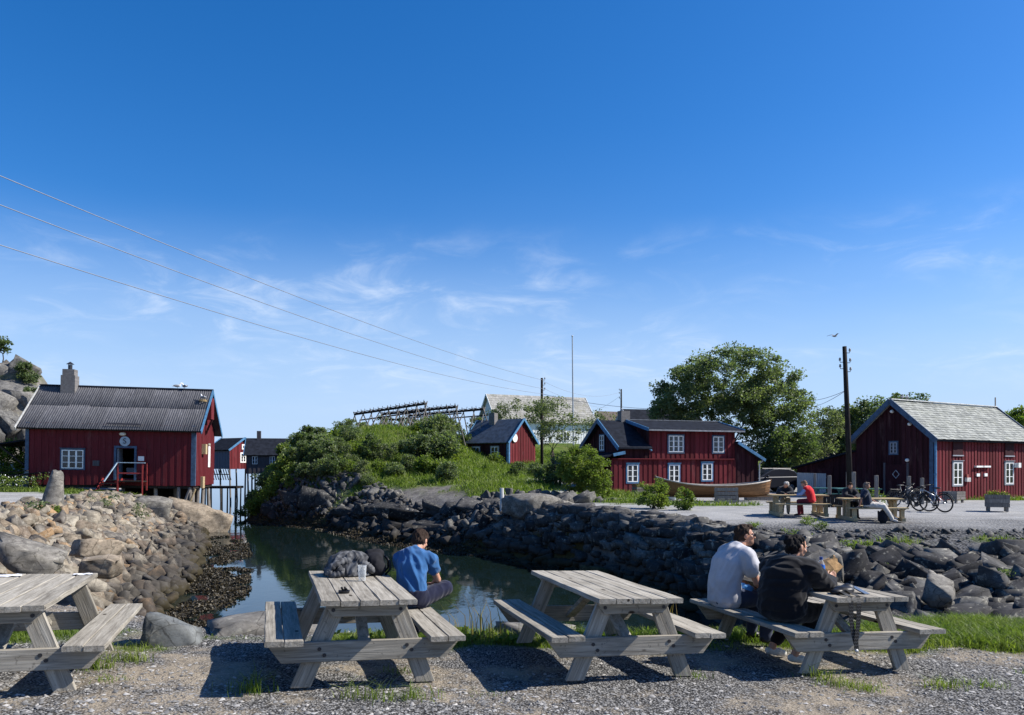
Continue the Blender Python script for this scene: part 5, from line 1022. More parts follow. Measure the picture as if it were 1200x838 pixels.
    b.ball(q(0, .083, -.052), (.026, .010, .007), HM); b.ball(q(0, .082, -.063), (.022, .010, .007), HM)
    for s in (-1, 1): b.ball(q(s*.074, -.012, -.008), (.011, .024, .033), HM); b.ball(q(s*.04, .06, -.02), (.022, .026, .022), HM)
    me = remesh(b, min(vx, .0075) if detail < .012 else vx, 4, .5); me.materials.append(skin)
    root = link(name, me, None, base, (0, 0, rz), (scale,)*3); tag(root, label, 'person')
    if detail < .012:
        m = MB()
        for s in (-1, 1): m.ball(q(s*.030, .079, .006), .0115, None, 10, 8)
        eb = m.build('eyes', plain('eye_white', (.6, .58, .56), .2, .05), root, True)
    # clothes
    for part, kind, mt, opt in clothes:
        m = MB(); g = opt.get('grow', .012); fold = opt.get('fold', .008)
        if kind == 'shirt':
            torso(m, g, 0 if opt.get('long', True) else 1, 4, opt.get('belly', 0), opt.get('drop', 0)); L = opt.get('sleeve', .55)
            nk = P['neck']; m2 = []
            for s in 'lr':
                m.cap(P['upper'].lerp(P[s+'s'], .2), P[s+'s'], .075*sw+g*.5, .064*sw+g, 14)
                if L <= 1: m.cap(P[s+'s'], P[s+'s'].lerp(P[s+'e'], L), .060*sw+g, .054*sw+g+opt.get('flare', .012), 14)
                else: m.cap(P[s+'s'], P[s+'e'], .060*sw+g, .050*sw+g, 14); m.cap(P[s+'e'], P[s+'e'].lerp(P[s+'w'], L-1), .052*sw+g, .036+g, 14)
            if opt.get('hood'): m.cap(P['neck']+Vector((-.05, -.06, -.01)), P['neck']+Vector((.05, -.06, -.01)), .05, .05)
        elif kind == 'vest': torso(m, g, 0, 4, opt.get('belly', 0)); [m.cap(P['upper'].lerp(P[s+'s'], .2), P[s+'s'].lerp(P['upper'], .15), .078*sw+g*.5, .066*sw+g, 12) for s in 'lr']
        elif kind == 'sleeves':
            for s in 'lr': m.cap(P[s+'s'], P[s+'e'], .056*sw+g, .048+g, 12); m.cap(P[s+'e'], P[s+'e'].lerp(P[s+'w'], .9), .048+g, .036+g, 12)
        elif kind == 'trousers':
            L = opt.get('leg', 1.0); d = (P['waist']-P['pelvis']).normalized(); rt = (P['rs']-P['ls']); rt = (rt-d*rt.dot(d)).normalized(); fw = d.cross(rt)
            m.loft([(P['pelvis']+d*z, rt*(w_*sw+g), fw*(h*sw+g)) for z, w_, h in ((-.07, .14, .10), (-.03, .172, .12), (.03, .160*opt.get('waist', 1), .110*opt.get('waist', 1)), (.09, .135*opt.get('waist', 1)**1.6, .092*opt.get('waist', 1)**1.6))], 20)
            for s in 'lr':
                m.cap(P[s+'h'], P[s+'k'], .086*sw+g, .062*sw+g, 14); m.cap(P[s+'k'], P[s+'k'].lerp(P[s+'a'], L), .062*sw+g, .048+g+opt.get('flare', 0), 14)
        elif kind == 'shoe':
            for s in 'lr':
                mm = MB(); a = P[s+'a']; f = P[s+'t']-a; f0 = Vector((f.x, f.y, f.z*.9)); mm.cap(a+Vector((0, 0, -.035))-f.normalized()*.03, a+f0+Vector((0, 0, -.035)), .040, .036, 10); mm.ball(a+f0*.55+Vector((0, 0, -.03)), (.043, .06, .04))
                me = remesh(mm, max(vx, .009), 4); me.materials.append(mt); link('shoe', me, root)
            continue
        me = remesh(m, max(vx, .011), opt.get('smooth', 7), .5); sd_ = opt.get('seed', 1)*11.3; quilt = opt.get('quilt', 0); fq = opt.get('freq', 1.0); ax = Vector(opt.get('dir', (.45, .2, 1))).normalized()
        def disp(c, n):
            out = np.zeros(len(c))
            for i, p_ in enumerate(c):
                v = Vector(p_); al = v.dot(ax); cr = v - ax*al; w2 = cr*13*fq + ax*al*3.0*fq + Vector((sd_, 0, 0)); f1 = mnoise.noise(w2); w3 = cr*27*fq+ax*al*7*fq+Vector((0, sd_, 0))
                out[i] = fold*(1-abs(f1)*2.4)*.9 + fold*.45*mnoise.noise(w3) + (quilt*(abs(math.sin(v.z*math.pi/.105+.5*mnoise.noise(v*5)))**.55-.6) if quilt else 0)
            return out
        displace(me, disp); me.materials.append(mt); link(part, me, root)
    if hair:
        kind, hm, ho = hair; m = MB()
        if kind == 'short':
            m.ball(q(0, -.022, .037), (.083, .098, .087), HM, 18, 12); m.ball(q(0, -.055, -.012), (.076, .066, .075), HM); m.ball(q(0, .045, .092), (.06, .045, .032), HM)
        elif kind == 'bun':
            m.ball(q(0, -.02, .034), (.080, .098, .084), HM, 18, 12); m.ball(q(0, -.055, -.02), (.074, .06, .075), HM); m.ball(q(.0, -.115, .03), (.045, .04, .042), HM); m.ball(q(.025, -.10, -.01), (.035, .035, .035), HM); m.ball(q(-.02, -.11, .06), (.03, .03, .03), HM)
        elif kind == 'cap': m.ball(q(0, -.012, .05), (.083, .103, .075), HM, 18, 12); m.ball(q(0, .11, .045), (.06, .06, .014), HM)
        elif kind == 'fringe': m.ball(q(0, -.045, -.005), (.081, .078, .07), HM)
        me = remesh(m, max(vx, .007), 2); displace(me, lambda c, n: np.array([.013*mnoise.noise(Vector((v[0]*55, v[1]*55, v[2]*26)))+.010*mnoise.noise(Vector(v)*21) for v in c])); me.materials.append(hm); link('hair' if kind != 'cap' else 'cap', me, root)
    if extra: extra(root, q, HM, P)
    return root
def glasses(root, q, HM, P, on_top=False):
    m = MB(); dz, df = (.095, -.03) if on_top else (0, 0)
    for s in (-1, 1): m.ball(q(s*.034, .098+df-(.035 if on_top else 0), .006+dz), (.027, .008, .020), HM, 12, 8); m.tube([q(s*.062, .088+df-(.035 if on_top else 0), .010+dz), q(s*.080, .0, .008+dz*.8), q(s*.078, -.02, -.002+dz*.6)], .0035, 6)
    m.tube([q(-.012, .104+df-(.035 if on_top else 0), .010+dz), q(.012, .104+df-(.035 if on_top else 0), .010+dz)], .004, 6); m.build('sunglasses', plain('dark_lens', (.01, .01, .012), .12, .1), root, True)
SEAT = dict(pelvis=(0, 0, .10), lh=(-.09, .03, .09), rh=(.09, .03, .09))
HAIR_D = hair_mat('dark_brown_hair', (.035, .022, .016)); HAIR_B = hair_mat('black_hair', (.012, .010, .010)); HAIR_G = hair_mat('grey_white_hair', (.45, .43, .40))
# 1: man in the blue t-shirt, back to us, bent forward
b1 = on(T2, .585, .44, BH)
person('person', 'man in a royal blue t-shirt seen from behind, bent forward facing the water', b1, (.28, .96),
       dict(SEAT, waist=(0, .01, .27), chest=(-.015, .055, .43), upper=(-.02, .12, .545), neck=(-.01, .175, .60), head=(.0, .255, .690), look=(.05, .85, -.5), ls=(-.175, .125, .500), rs=(.160, .14, .500), le=(-.215, .22, .27), lw=(-.12, .40, .20), re=(.195, .27, .27), rw=(.08, .44, .20),
            lk=(-.16, .45, .10), la=(-.14, .47, -.30), lt=(-.15, .62, -.33), rk=(.25, .37, .17), ra=(.0, .50, .09), rt=(-.12, .58, .06), build=.90),
       [('t_shirt', 'shirt', cloth('royal_blue_jersey', (.036, .115, .27)), dict(grow=.020, fold=.017, sleeve=.45, flare=-.004, seed=2, dir=(-.55, .1, 1), freq=1.1)), ('trousers', 'trousers', cloth('navy_cotton', (.012, .014, .034)), dict(grow=.026, fold=.008, waist=1.17, seed=3)), ('shoe', 'shoe', BLACK, {})],
       ('short', HAIR_D, {}), scale=.93)
# 2: man in the pale grey t-shirt, profile to the right
def watch_and_beard(root, q, HM, P):
    glasses(root, q, HM, P); m = MB(); m.ball(q(0, .045, -.068), (.058, .05, .042), HM, 14, 10); m.ball(q(0, .086, -.044), (.028, .010, .006), HM); me = remesh(m, .007, 3); me.materials.append(hair_mat('stubble', (.20, .115, .08))); link('beard', me, root)
    m = MB(); 
    for k in range(7): m.ball(P['lh']+Vector((-.03+.05*k*.8, .20+.02*math.sin(k*2), .09+.012*math.sin(k*3.1))), (.045, .06, .05))
    me = remesh(m, .011, 3); displace(me, lambda c, n: np.array([.012*mnoise.noise(Vector(v)*26) for v in c])); me.materials.append(cloth('bright_blue_cloth', (.04, .19, .46))); link('blue_scarf', me, root)
b2 = on(T4, -.66, .46, BH)
person('person', 'man in a pale grey t-shirt and sunglasses leaning forward, looking right', b2, (.94, .34),
       dict(SEAT, waist=(0, .0, .28), chest=(0, .06, .44), upper=(0, .145, .565), neck=(-.01, .195, .625), head=(-.02, .27, .735), look=(.30, 1, .0), ls=(-.18, .15, .535), rs=(.18, .15, .535), le=(-.20, .27, .28), lw=(-.05, .44, .12), re=(.245, .23, .265), rw=(.13, .43, .15), lf=(.02, .52, .0), rf=(.06, .55, .02), lk=(-.12, .46, .09), la=(-.13, .44, -.32), lt=(-.14, .60, -.36), rk=(.14, .47, .09), ra=(.13, .42, -.32), rt=(.14, .58, -.36), build=1.08),
       [('t_shirt', 'shirt', cloth('pale_grey_jersey', (.43, .43, .46)), dict(grow=.026, fold=.011, drop=.045, sleeve=.42, flare=.016, belly=.012, seed=5, dir=(.2, .5, 1), freq=.9)), ('jeans', 'trousers', cloth('dark_denim', (.030, .040, .075)), dict(grow=.014, fold=.007, seed=6)), ('shoe', 'shoe', BLACK, {})],
       ('short', HAIR_D, {}), skin=SKIN2, extra=watch_and_beard)
# 3: woman in the black puffer jacket, back three-quarter
b3 = on(T4, -.57, -.45, BH)
person('person', 'person in a black padded jacket with dark tied-up hair, elbows on the table', b3, (.78, .63),
       dict(SEAT, waist=(0, .02, .26), chest=(.0, .08, .42), upper=(0, .14, .525), neck=(0, .175, .575), head=(.03, .225, .695), look=(.30, 1, -.25), ls=(-.215, .155, .48), rs=(.215, .15, .48), le=(-.20, .33, .35), lw=(-.02, .52, .37), re=(.265, .33, .325), rw=(.17, .55, .36), rf=(.15, .66, .40), lf=(.08, .62, .40), rpalm=(-.3, 0, 1), lk=(-.10, .42, .06), la=(-.26, .24, -.33), lt=(-.20, .35, -.36), rk=(.14, .42, .06), ra=(.05, .14, -.33), rt=(.11, .25, -.36), build=1.16),
       [('jacket', 'shirt', cloth('black_nylon', (.009, .009, .011)), dict(grow=.036, fold=.010, sleeve=1.85, belly=.035, quilt=.012, seed=8, dir=(1, .3, .1), hood=True)), ('trousers', 'trousers', cloth('black_cotton', (.012, .012, .014)), dict(grow=.012, fold=.006, leg=.80, seed=9)), ('shoe', 'shoe', cloth('white_trainer', (.55, .54, .50)), {})],
       ('bun', HAIR_B, {}), extra=lambda r, q, H, P: glasses(r, q, H, P, True))
# far group
FD = .017
b4 = on(TA, .30, -.70, .473)
person('person', 'seated person in a red vest with blue and white sleeves and dark red trousers', b4, (-.80, .60),
       dict(SEAT, waist=(0, .02, .27), chest=(0, .08, .43), upper=(0, .15, .54), neck=(0, .19, .60), head=(0, .26, .69), look=(-.1, 1, -.45), ls=(-.17, .16, .52), rs=(.17, .16, .52), le=(-.22, .30, .33), lw=(-.12, .46, .30), re=(.22, .30, .33), rw=(.1, .47, .32), lk=(-.1, .42, .08), la=(-.1, .40, -.36), lt=(-.1, .55, -.39), rk=(.1, .42, .08), ra=(.1, .36, -.36), rt=(.1, .5, -.39), build=1.0),
       [('vest', 'vest', cloth('red_fleece', (.55, .025, .03)), dict(grow=.035, fold=.006)), ('sleeves', 'sleeves', cloth('pale_blue_sleeve', (.30, .36, .55)), dict(grow=.012, fold=.006)), ('trousers', 'trousers', cloth('dark_red_cotton', (.16, .02, .03)), dict(grow=.012)), ('shoe', 'shoe', BLACK, {})], ('short', hair_mat('light_brown_hair', (.25, .15, .09)), {}), FD)
b5 = on(TA, -.30, .72, .473)
person('person', 'white-haired person in a dark jacket at the far side of the pale table', b5, (-.25, -.97),
       dict(SEAT, waist=(0, .03, .27), chest=(0, .12, .41), upper=(0, .2, .51), neck=(0, .26, .56), head=(-.03, .34, .64), look=(.9, .5, -.2), ls=(-.17, .22, .48), rs=(.17, .22, .48), le=(-.25, .40, .33), lw=(-.05, .52, .31), re=(.24, .40, .33), rw=(.05, .53, .31), lk=(-.1, .42, .08), la=(-.1, .40, -.36), lt=(-.1, .55, -.39), rk=(.1, .42, .08), ra=(.1, .36, -.36), rt=(.1, .5, -.39), build=1.1),
       [('jacket', 'shirt', cloth('black_jacket', (.02, .022, .028)), dict(grow=.03, fold=.008, sleeve=1.9)), ('trousers', 'trousers', cloth('khaki_trousers', (.36, .32, .24)), dict(grow=.012)), ('shoe', 'shoe', BLACK, {})], ('short', HAIR_G, {}), FD)
b6 = on(TB, -.33, -.72, .473)
person('person', 'man in a navy t-shirt and cream trousers leaning back on one arm, legs stretched out', b6, (.97, -.22),
       dict(SEAT, waist=(0, -.03, .27), chest=(0, -.08, .42), upper=(0, -.10, .55), neck=(0, -.085, .62), head=(0, -.03, .73), look=(.25, 1, -.1), ls=(-.17, -.1, .54), rs=(.19, -.1, .54), le=(-.25, .02, .32), lw=(-.15, .22, .22), re=(.27, -.26, .30), rw=(.25, -.31, .045), rf=(.26, -.40, .02), lk=(-.10, .47, .10), la=(-.08, .78, -.30), lt=(-.08, .92, -.33), rk=(.14, .48, .05), ra=(.16, .72, -.36), rt=(.17, .87, -.40), build=1.08),
       [('t_shirt', 'shirt', cloth('navy_jersey', (.022, .030, .05)), dict(grow=.018, fold=.008, sleeve=.6, belly=.015)), ('trousers', 'trousers', cloth('cream_cotton', (.55, .51, .45)), dict(grow=.016, fold=.008)), ('shoe', 'shoe', cloth('pale_canvas', (.5, .48, .46)), {})], ('short', hair_mat('grey_brown_hair', (.20, .15, .12)), {}), .013, SKIN2)
b7 = on(TB, -.50, .72, .473)
person('person', 'person in dark clothes sitting behind the man in cream trousers, mostly hidden', b7, (.1, -1),
       dict(SEAT, waist=(0, .02, .27), chest=(0, .08, .42), upper=(0, .14, .54), neck=(0, .17, .60), head=(0, .22, .70), look=(.3, 1, -.2), ls=(-.17, .15, .52), rs=(.17, .15, .52), le=(-.24, .32, .34), lw=(-.05, .48, .31), re=(.24, .32, .34), rw=(.05, .48, .31), lk=(-.1, .42, .08), la=(-.1, .5, -.36), lt=(-.1, .65, -.39), rk=(.1, .42, .08), ra=(.14, .46, -.36), rt=(.1, .6, -.39), build=1.05),
       [('jacket', 'shirt', cloth('charcoal_jacket', (.018, .019, .024)), dict(grow=.03, sleeve=1.9)), ('trousers', 'trousers', cloth('black_trousers', (.013, .013, .016)), dict(grow=.012)), ('shoe', 'shoe', BLACK, {})], ('short', HAIR_D, {}), FD)
# ------------------------------------------------------------------ leaves
def leaf_cloud(cent, spread, per, size, seed=0, shell=.0):
    """leaf-shaped quads scattered round cluster centres"""
    g = np.random.default_rng(seed); n = len(cent)*per; c = np.repeat(cent, per, 0); d = g.normal(size=(n, 3)); d /= np.linalg.norm(d, axis=1)[:, None]; rad = (g.random(n)**(1/2.2))[:, None]
    sp = np.asarray(spread); sp = np.repeat(sp, per, 0) if sp.ndim == 2 else sp
    p = c + d*rad*sp; ax = g.normal(size=(n, 3)); ax[:, 2] *= .6; ax = ax*.8 + d*.7; ax /= np.linalg.norm(ax, axis=1)[:, None]; u = np.cross(ax, g.normal(size=(n, 3))); u /= np.linalg.norm(u, axis=1)[:, None]
    s = size*(.6+.8*g.random(n))[:, None]; b = np.cross(ax, u); A = p-ax*s*.5; C = p+ax*s*.55; B = p+u*s*.30+b*s*.08; D = p-u*s*.30+b*s*.08
    return np.stack([A, B, C, D], 1).reshape(-1, 3), np.arange(n*4).reshape(-1, 4)
def leaf_mat(name, a, b, c=None, trans=.5):
    t = NT(name); r = t.island(); p = t.coord('Position'); n = t.noise(p, .9, 3)
    col_ = t.mix(r, a, b); col_ = t.mix(t.math('MULTIPLY', t.rng(n, .45, .65), .45), col_, c or b)
    tr = t.n('ShaderNodeBsdfTranslucent'); t.L.new(t.mix(1, col_, (1.1, 1.25, .55), 'MULTIPLY'), tr.inputs[0]); t.fin(col_, .5, None, .25); mx = t.n('ShaderNodeMixShader'); mx.inputs[0].default_value = trans; t.L.new(t.b.outputs[0], mx.inputs[1]); t.L.new(tr.outputs[0], mx.inputs[2]); t.L.new(mx.outputs[0], t.out.inputs[0]); return t.m
LEAF = leaf_mat('leaf_green', (.075, .105, .05), (.19, .235, .115), (.21, .235, .12))
LEAF_DARK = leaf_mat('leaf_dark_green', (.055, .082, .036), (.13, .175, .075), (.15, .185, .08))
LEAF_BRIGHT = leaf_mat('leaf_bright_green', (.08, .125, .022), (.19, .25, .05), (.22, .25, .07))
LEAF_GREY = leaf_mat('willow_leaf', (.075, .10, .05), (.19, .22, .12), (.21, .23, .12))
BARK = plain('bark', (.075, .062, .05), .9, .35, 8, .6, .03, stretch=(3, 3, .7))
def limbs(mb, base, targets, h0, r0, seed=0, stems=1):
    g = random.Random(seed); forks = []
    for k in range(stems):
        a = g.uniform(0, 6.28); top = Vector((base[0]+g.uniform(-.3, .3)*h0*.3, base[1]+g.uniform(-.3, .3)*h0*.2, base[2]+h0*g.uniform(.85, 1.1))); b0 = Vector(base)+Vector((math.cos(a)*r0*1.2*(stems > 1), math.sin(a)*r0*1.2*(stems > 1), -.2)); mb.tube([b0, b0.lerp(top, .5)+Vector((g.uniform(-.1, .1), g.uniform(-.1, .1), 0)), top], [r0*1.25, r0, r0*.85], 9); forks.append(top)
    nodes = [(f, r0*.8) for f in forks]; T = sorted((Vector(t) for t in targets), key=lambda q: (q-forks[0]).length)
    for t in T:
        best = min(nodes, key=lambda q: (q[0]-t).length+(.6*(q[0]-forks[0]).length)); p, r = best; L_ = (t-p).length; rr = max(.012, min(r*.72, .022*L_+.015)); mid = p.lerp(t, .5)+Vector((g.uniform(-.12, .12), g.uniform(-.12, .12), g.uniform(0, .16)))*L_; mb.tube([p, mid, t], [rr, rr*.75, rr*.35], 5, False); nodes.append((mid, rr*.75)); nodes.append((t, rr*.4))
# ------------------------------------------------------------------ poles, wires, racks
def pole(loc, h, r, label, lean=(0, 0), ins=((.1, 1), (.55, 1), (1.0, 1)), arms=0, group=None):
    root = tag(empty('utility_pole', loc), label, 'utility pole', group)
    m = MB(); m.tube([(0, 0, -.6), (lean[0]*.5, lean[1]*.5, h/2), (lean[0], lean[1], h)], [r*1.15, r, r*.8], 10); m.build('pole', WOOD_DARK if r > .1 else WOOD_POST, root, True)
    for dz, s in ins:
        t = (h-dz)/h; m = MB(); x, y = lean[0]*t, lean[1]*t; m.tube([(x, y, h-dz-.08), (x+s*r*1.9, y, h-dz-.08), (x+s*r*2.0, y, h-dz)], .02, 6); m.lathe([(.05, 0), (.065, .05), (.045, .07), (.055, .12), (.03, .15)], (x+s*r*2.0, y, h-dz), 8); m.build('insulator', plain('porcelain', (.25, .25, .24), .4) if 'porcelain' not in bpy.data.materials else bpy.data.materials['porcelain'], root)
    return root
Y1 = 70; a1 = at(635, 560, Y1); h1 = at(635, 443, Y1).z-a1.z
pole(a1, h1, .13, 'dark utility pole standing beside the small red shed')
a2 = at(728, 520, 96); h2 = at(728, 456, 96).z-a2.z; pole(a2, h2, .11, 'thin utility pole rising behind the chimney of the two-storey house', ins=((.1, -1), (.5, -1), (1.1, -1)))
a3 = at(997, 585, 40); h3 = at(991, 406, 40).z-a3.z; pole(a3, h3, .13, 'tall leaning dark utility pole beside the storehouse', (-.32, 0), ins=((.25, 1), (.75, 1), (1.2, 1), (.72, -1), (1.05, -1)))
def wire(p, q, sag, r, label, n=22):
    p, q = Vector(p), Vector(q); m = MB(); m.tube([p.lerp(q, k/n)-Vector((0, 0, sag*4*(k/n)*(1-k/n))) for k in range(n+1)], r, 5); o = m.build('power_line', WIRE, None, True); tag(o, label, 'power line'); return o
WIRE = plain('wire', (.22, .24, .28), .5, .1, 5, 0)
for k, (py0, py1, lb) in enumerate(((206, 446, 'uppermost of the three wires crossing the sky from the left'), (240, 456, 'middle wire of the three crossing the sky from the left'), (287, 462, 'lowest of the three wires crossing the sky from the left'))):
    q0 = at(635, py1, Y1)+Vector((.26, 0, 0)); q1 = at(0, py0, 21)+Vector((0, 0, .59*(.75, .8, .8)[k])); e = q0.lerp(q1, 1.22); wire(q0, e, (.75, .8, .8)[k], .0135, lb)
b = [at(728, y, 96) for y in (459, 463, 470)]
wire(at(637, 447, Y1), b[0], .9, .012, 'thin wire sagging between the two middle utility poles')
wire(at(637, 455, Y1), at(713, 478, 100), .4, .012, 'thin lower wire from the pole by the shed towards the white house')
wire(at(637, 462, Y1), at(800, 480, 64), .35, .018, 'thick cable from the pole by the shed to the big tree')
wire(b[1], at(690, 483, 106), .3, .012, 'short wire dropping left from the thin pole to the white house')
a3t = Vector((a3.x-.2, 40, at(990, 457, 40).z)); wire(a3t, at(930, 468, 60), .3, .014, 'wire running left from the tall leaning pole to the big tree'); wire(a3t, at(945, 478, 66), .2, .014, 'second wire slanting down left from the tall leaning pole')
fp = tag(empty('flagpole', at(672, 490, 104)), 'tall thin pale flagpole rising above the white house', 'flagpole'); fp.location.z = 4
m = MB(); m.tube([(0, 0, 0), (-.15, 0, at(670, 394, 104).z-4)], [.11, .07], 8); m.build('pole', plain('flagpole_paint', (.32, .35, .40), .5, .1), fp); m = MB(); m.ball((-.15, 0, at(670, 394, 104).z-4), .12); m.build('knob', STEEL, fp)
def rack(p, q, label, tilt=1.15, every=1.15, group='fish drying racks on the hilltop'):
    p, q = Vector(p), Vector(q); root = tag(empty('drying_rack', (p.x, p.y, p.z)), label, 'drying rack', group); d = q-p; n = max(3, int(d.length/every)); s = Vector((-d.y, d.x, 0)).normalized(); g = random.Random(int(p.x*31))
    m = MB(); m.tube([Vector(), d], .11, 7); m.build('ridge_pole', WOOD_DARK, root)
    m = MB(); m.tube([s*.6+Vector((0, 0, -.55)), d+s*.6+Vector((0, 0, -.55))], .07, 6); m.build('side_pole', WOOD_DARK, root)
    for k in range(n+1):
        c = d*(k/n)
        for e in (-1, 1):
            w_ = p+c; foot = s*e*tilt*g.uniform(.8, 1.2)+d.normalized()*g.uniform(-.7, .7)+c; zf = hz(w_.x+foot.x-c.x, w_.y+foot.y-c.y)-p.z-.2; tp = c-s*e*.18+Vector((0, 0, .22)); m = MB(); m.tube([Vector((foot.x, foot.y, zf)), tp], [.065, .05], 6); m.build('leg', WOOD_POST, root)
    for k in range(n*2): c = d*(k+.5)/(n*2); m = MB(); m.tube([c+s*.4+Vector((0, 0, .10)), c-s*.4+Vector((0, 0, .14))], .035, 5); m.tube([c+Vector((0, 0, .1)), c+Vector((g.uniform(-.1, .1), 0, .38))], .025, 5); m.build('cross_peg', WOOD_DARK, root)
rack(at(416, 485.5, 76), at(499, 473, 70), 'leftmost fish drying rack of dark poles on the hilltop')
rack(at(449, 485.5, 80), at(535, 477, 73), 'middle fish drying rack of dark poles on the hilltop')
rack(at(479, 487.5, 82), at(567, 479.5, 76), 'rightmost fish drying rack of dark poles reaching towards the white house')

# ------------------------------------------------------------------ things on the square
def boat():
    L = 5.5; c = at(835, 588, 39.5); root = tag(empty('wooden_boat', (c.x, c.y, hz(c.x, c.y)+.02), math.radians(-4)), 'open wooden clinker rowing boat propped up on blocks in front of the red house', 'boat')
    n = 22; ns = 6; V = {}
    def section(t):   # t -1..1 ; left stem rises higher
        w_ = .82*(1-abs(t)**2.6)**.8; keel = .28+.10*abs(t)**4; sheer = .80+(.42 if t < 0 else .24)*abs(t)**2.2
        return w_, keel, sheer
    for side in (-1, 1):
        for k in range(ns):
            vs = []; fs = []
            for i in range(n+1):
                t = -1+2*i/n; w_, kz, sh = section(t*.999); r = []
                for u in (k/ns, (k+1)/ns):
                    a = u**.62; y = w_*a+.02; z = kz+(sh-kz)*u**1.5
                    r.append((y, z))
                lap = .014; x = t*L/2*(1+.05*(r[0][1]-.3)); x1 = t*L/2*(1+.05*(r[1][1]-.3))
                vs += [(x, side*(r[0][0]+lap), r[0][1]-.015), (x1, side*r[1][0], r[1][1]), (x1, side*(r[1][0]-.02), r[1][1]), (x, side*(r[0][0]+lap-.025), r[0][1]-.015)]
            for i in range(n):
                for j in range(4): fs.append((i*4+j, i*4+(j+1) % 4, (i+1)*4+(j+1) % 4, (i+1)*4+j))
            m = MB(); m.add(vs, fs+[(0, 1, 2, 3), (n*4+3, n*4+2, n*4+1, n*4)]); m.build('strake', WOOD_BOAT, root)
        m = MB(); m.tube([(-L/2*1.02+L*1.02*i/n*1.0, side*(section(-.999+1.998*i/n)[0]+.03), section(-.999+1.998*i/n)[2]) for i in range(n+1)], .035, 6); m.build('gunwale', plain('gunwale_pale', (.45, .40, .33), .5, .15), root)
    m = MB(); m.tube([(-L/2+L*i/n, 0, section(-.999+1.998*i/n)[1]-.06) for i in range(n+1)], .05, 6); m.build('keel', WOOD_BOAT, root)
    for s in (-1, 1): z0, z1 = section(.999*s)[1:]; m = MB(); m.tube([(s*L/2*.98, 0, z0-.08), (s*L/2*1.0, 0, (z0+z1)/2), (s*L/2*1.035, 0, z1+.09)], .05, 6); m.build('stem', WOOD_BOAT, root)
    for x in (-1.2, 0, 1.1): m = MB(); m.box((x, 0, .72), (.2, 1.25, .03)); m.build('thwart', WOOD_BOAT, root)
    for x in (-1.1, 1.1): m = MB(); m.box((x, 0, .11), (.18, 1.0, .2)); m.build('chock', WOOD_DARK, root)
boat()
def crate():
    c = at(851, 592, 37.6); root = tag(empty('pallet', (c.x, c.y, hz(c.x, c.y)+.01), .05), 'grey wooden pallet stood on its edge against the boat', 'pallet'); g = random.Random(2)
    for k in range(4): m = MB(); m.box((0, -.06, .09+.19*k), (1.12, .025, .155)); m.build('slat', WOOD_POST, root)
    for x in (-.5, 0, .5): m = MB(); m.box((x, .0, .375), (.1, .09, .74)); m.build('bearer', WOOD_POST, root)
    for k in range(3): m = MB(); m.box((0, .06, .12+.26*k), (1.12, .025, .14)); m.build('slat', WOOD_POST, root)
crate()
def bench_stack(px, py, Y, w_, label, name='timber_stack', cat='timber', n=3, rz=0):
    c = at(px, py, Y); root = tag(empty(name, (c.x, c.y, hz(c.x, c.y)+.01), rz), label, cat)
    for k in range(n): m = MB(); m.box((0, 0, .1+.17*k), (w_, .6, .14)); m.build('plank', WOOD_BOAT if k == n-1 else WOOD_POST, root)
bench_stack(757, 580, 45.5, 1.5, 'low stack of timber against the wall of the two-storey house', n=4, rz=.35)
bench_stack(893, 585, 41, 1.7, 'low wooden planks stacked beside the right end of the boat', n=2)
t = at(787, 577, 41); o = empty('plastic_tub', (t.x, t.y, hz(t.x, t.y))); tag(o, 'pale blue plastic tub half hidden behind the bush by the boat', 'tub'); m = MB(); m.lathe([(.16, 0), (.22, .05), (.25, .38), (.27, .40), (.24, .40), (.2, .06)], n=16, cap=False); m.build('tub_body', plain('pale_blue_plastic', (.42, .52, .62), .4, .1), o, True); o.name = 'tub_body'
def post(px, py0, py1, Y, r, label, m_, grp=None, sq=False):
    c = at(px, py0, Y); z = hz(c.x, c.y); h = at(px, py1, Y).z-z; m = MB()
    if sq: m.box((0, 0, h/2-.2), (r*2, r*2, h+.4))
    else: m.tube([(0, 0, -.3), (.01, 0, h*.5), (0, .01, h)], [r*1.05, r, r*.95], 9)
    o = m.build('post', m_, None, bevel=.012 if sq else 0); o.location = (c.x, c.y, z); tag(o, label, 'post', grp); return o
post(588, 600, 572, 37.5, .10, 'round white marker post on the far bank of the inlet', plain('chalky_white', (.58, .57, .53), .7, .1))
for px, py, Y, lb in ((972, 557, 35.5, 'grey fence post nearest the person in the red vest'), (1000.5, 553, 35, 'taller grey fence post right of the teal tables'), (1027, 557, 35.2, 'grey fence post just right of the man with cream trousers'), (1065, 558, 37, 'grey fence post behind the bicycles, left one'), (1080.5, 560, 37.5, 'grey fence post behind the bicycles, right one'), (955, 555, 46, 'dark fence post beside the parked car'), (993, 553, 43, 'dark thin fence post against the storehouse annex')):
    post(px, 590, py, Y, .068 if Y < 40 else .06, lb, WOOD_POST, 'fence posts along the square', True)
def fence(px0, px1, Y0, Y1, h, label, m_, n=14, name='board_fence'):
    a, b = at(px0, 585, Y0), at(px1, 585, Y1); a.z = hz(a.x, a.y); b.z = hz(b.x, b.y); root = tag(empty(name, a), label, 'fence'); d = b-a; L = Vector((d.x, d.y, 0)).length; root.rotation_euler.z = math.atan2(d.y, d.x)
    for k in range(n): m = MB(); m.box((L*(k+.5)/n, 0, h/2-.05+d.z*(k+.5)/n), (L/n-.012, .03, h)); m.build('board', m_, root)
    for z in (.2*h, .8*h): m = MB(); m.beam((0, .04, z), (L, .04, z+d.z), .05, .09); m.build('rail', m_, root)
fence(955, 1020, 34.2, 33.6, .62, 'low dark board fence behind the pale tables', WOOD_DARK, 14)
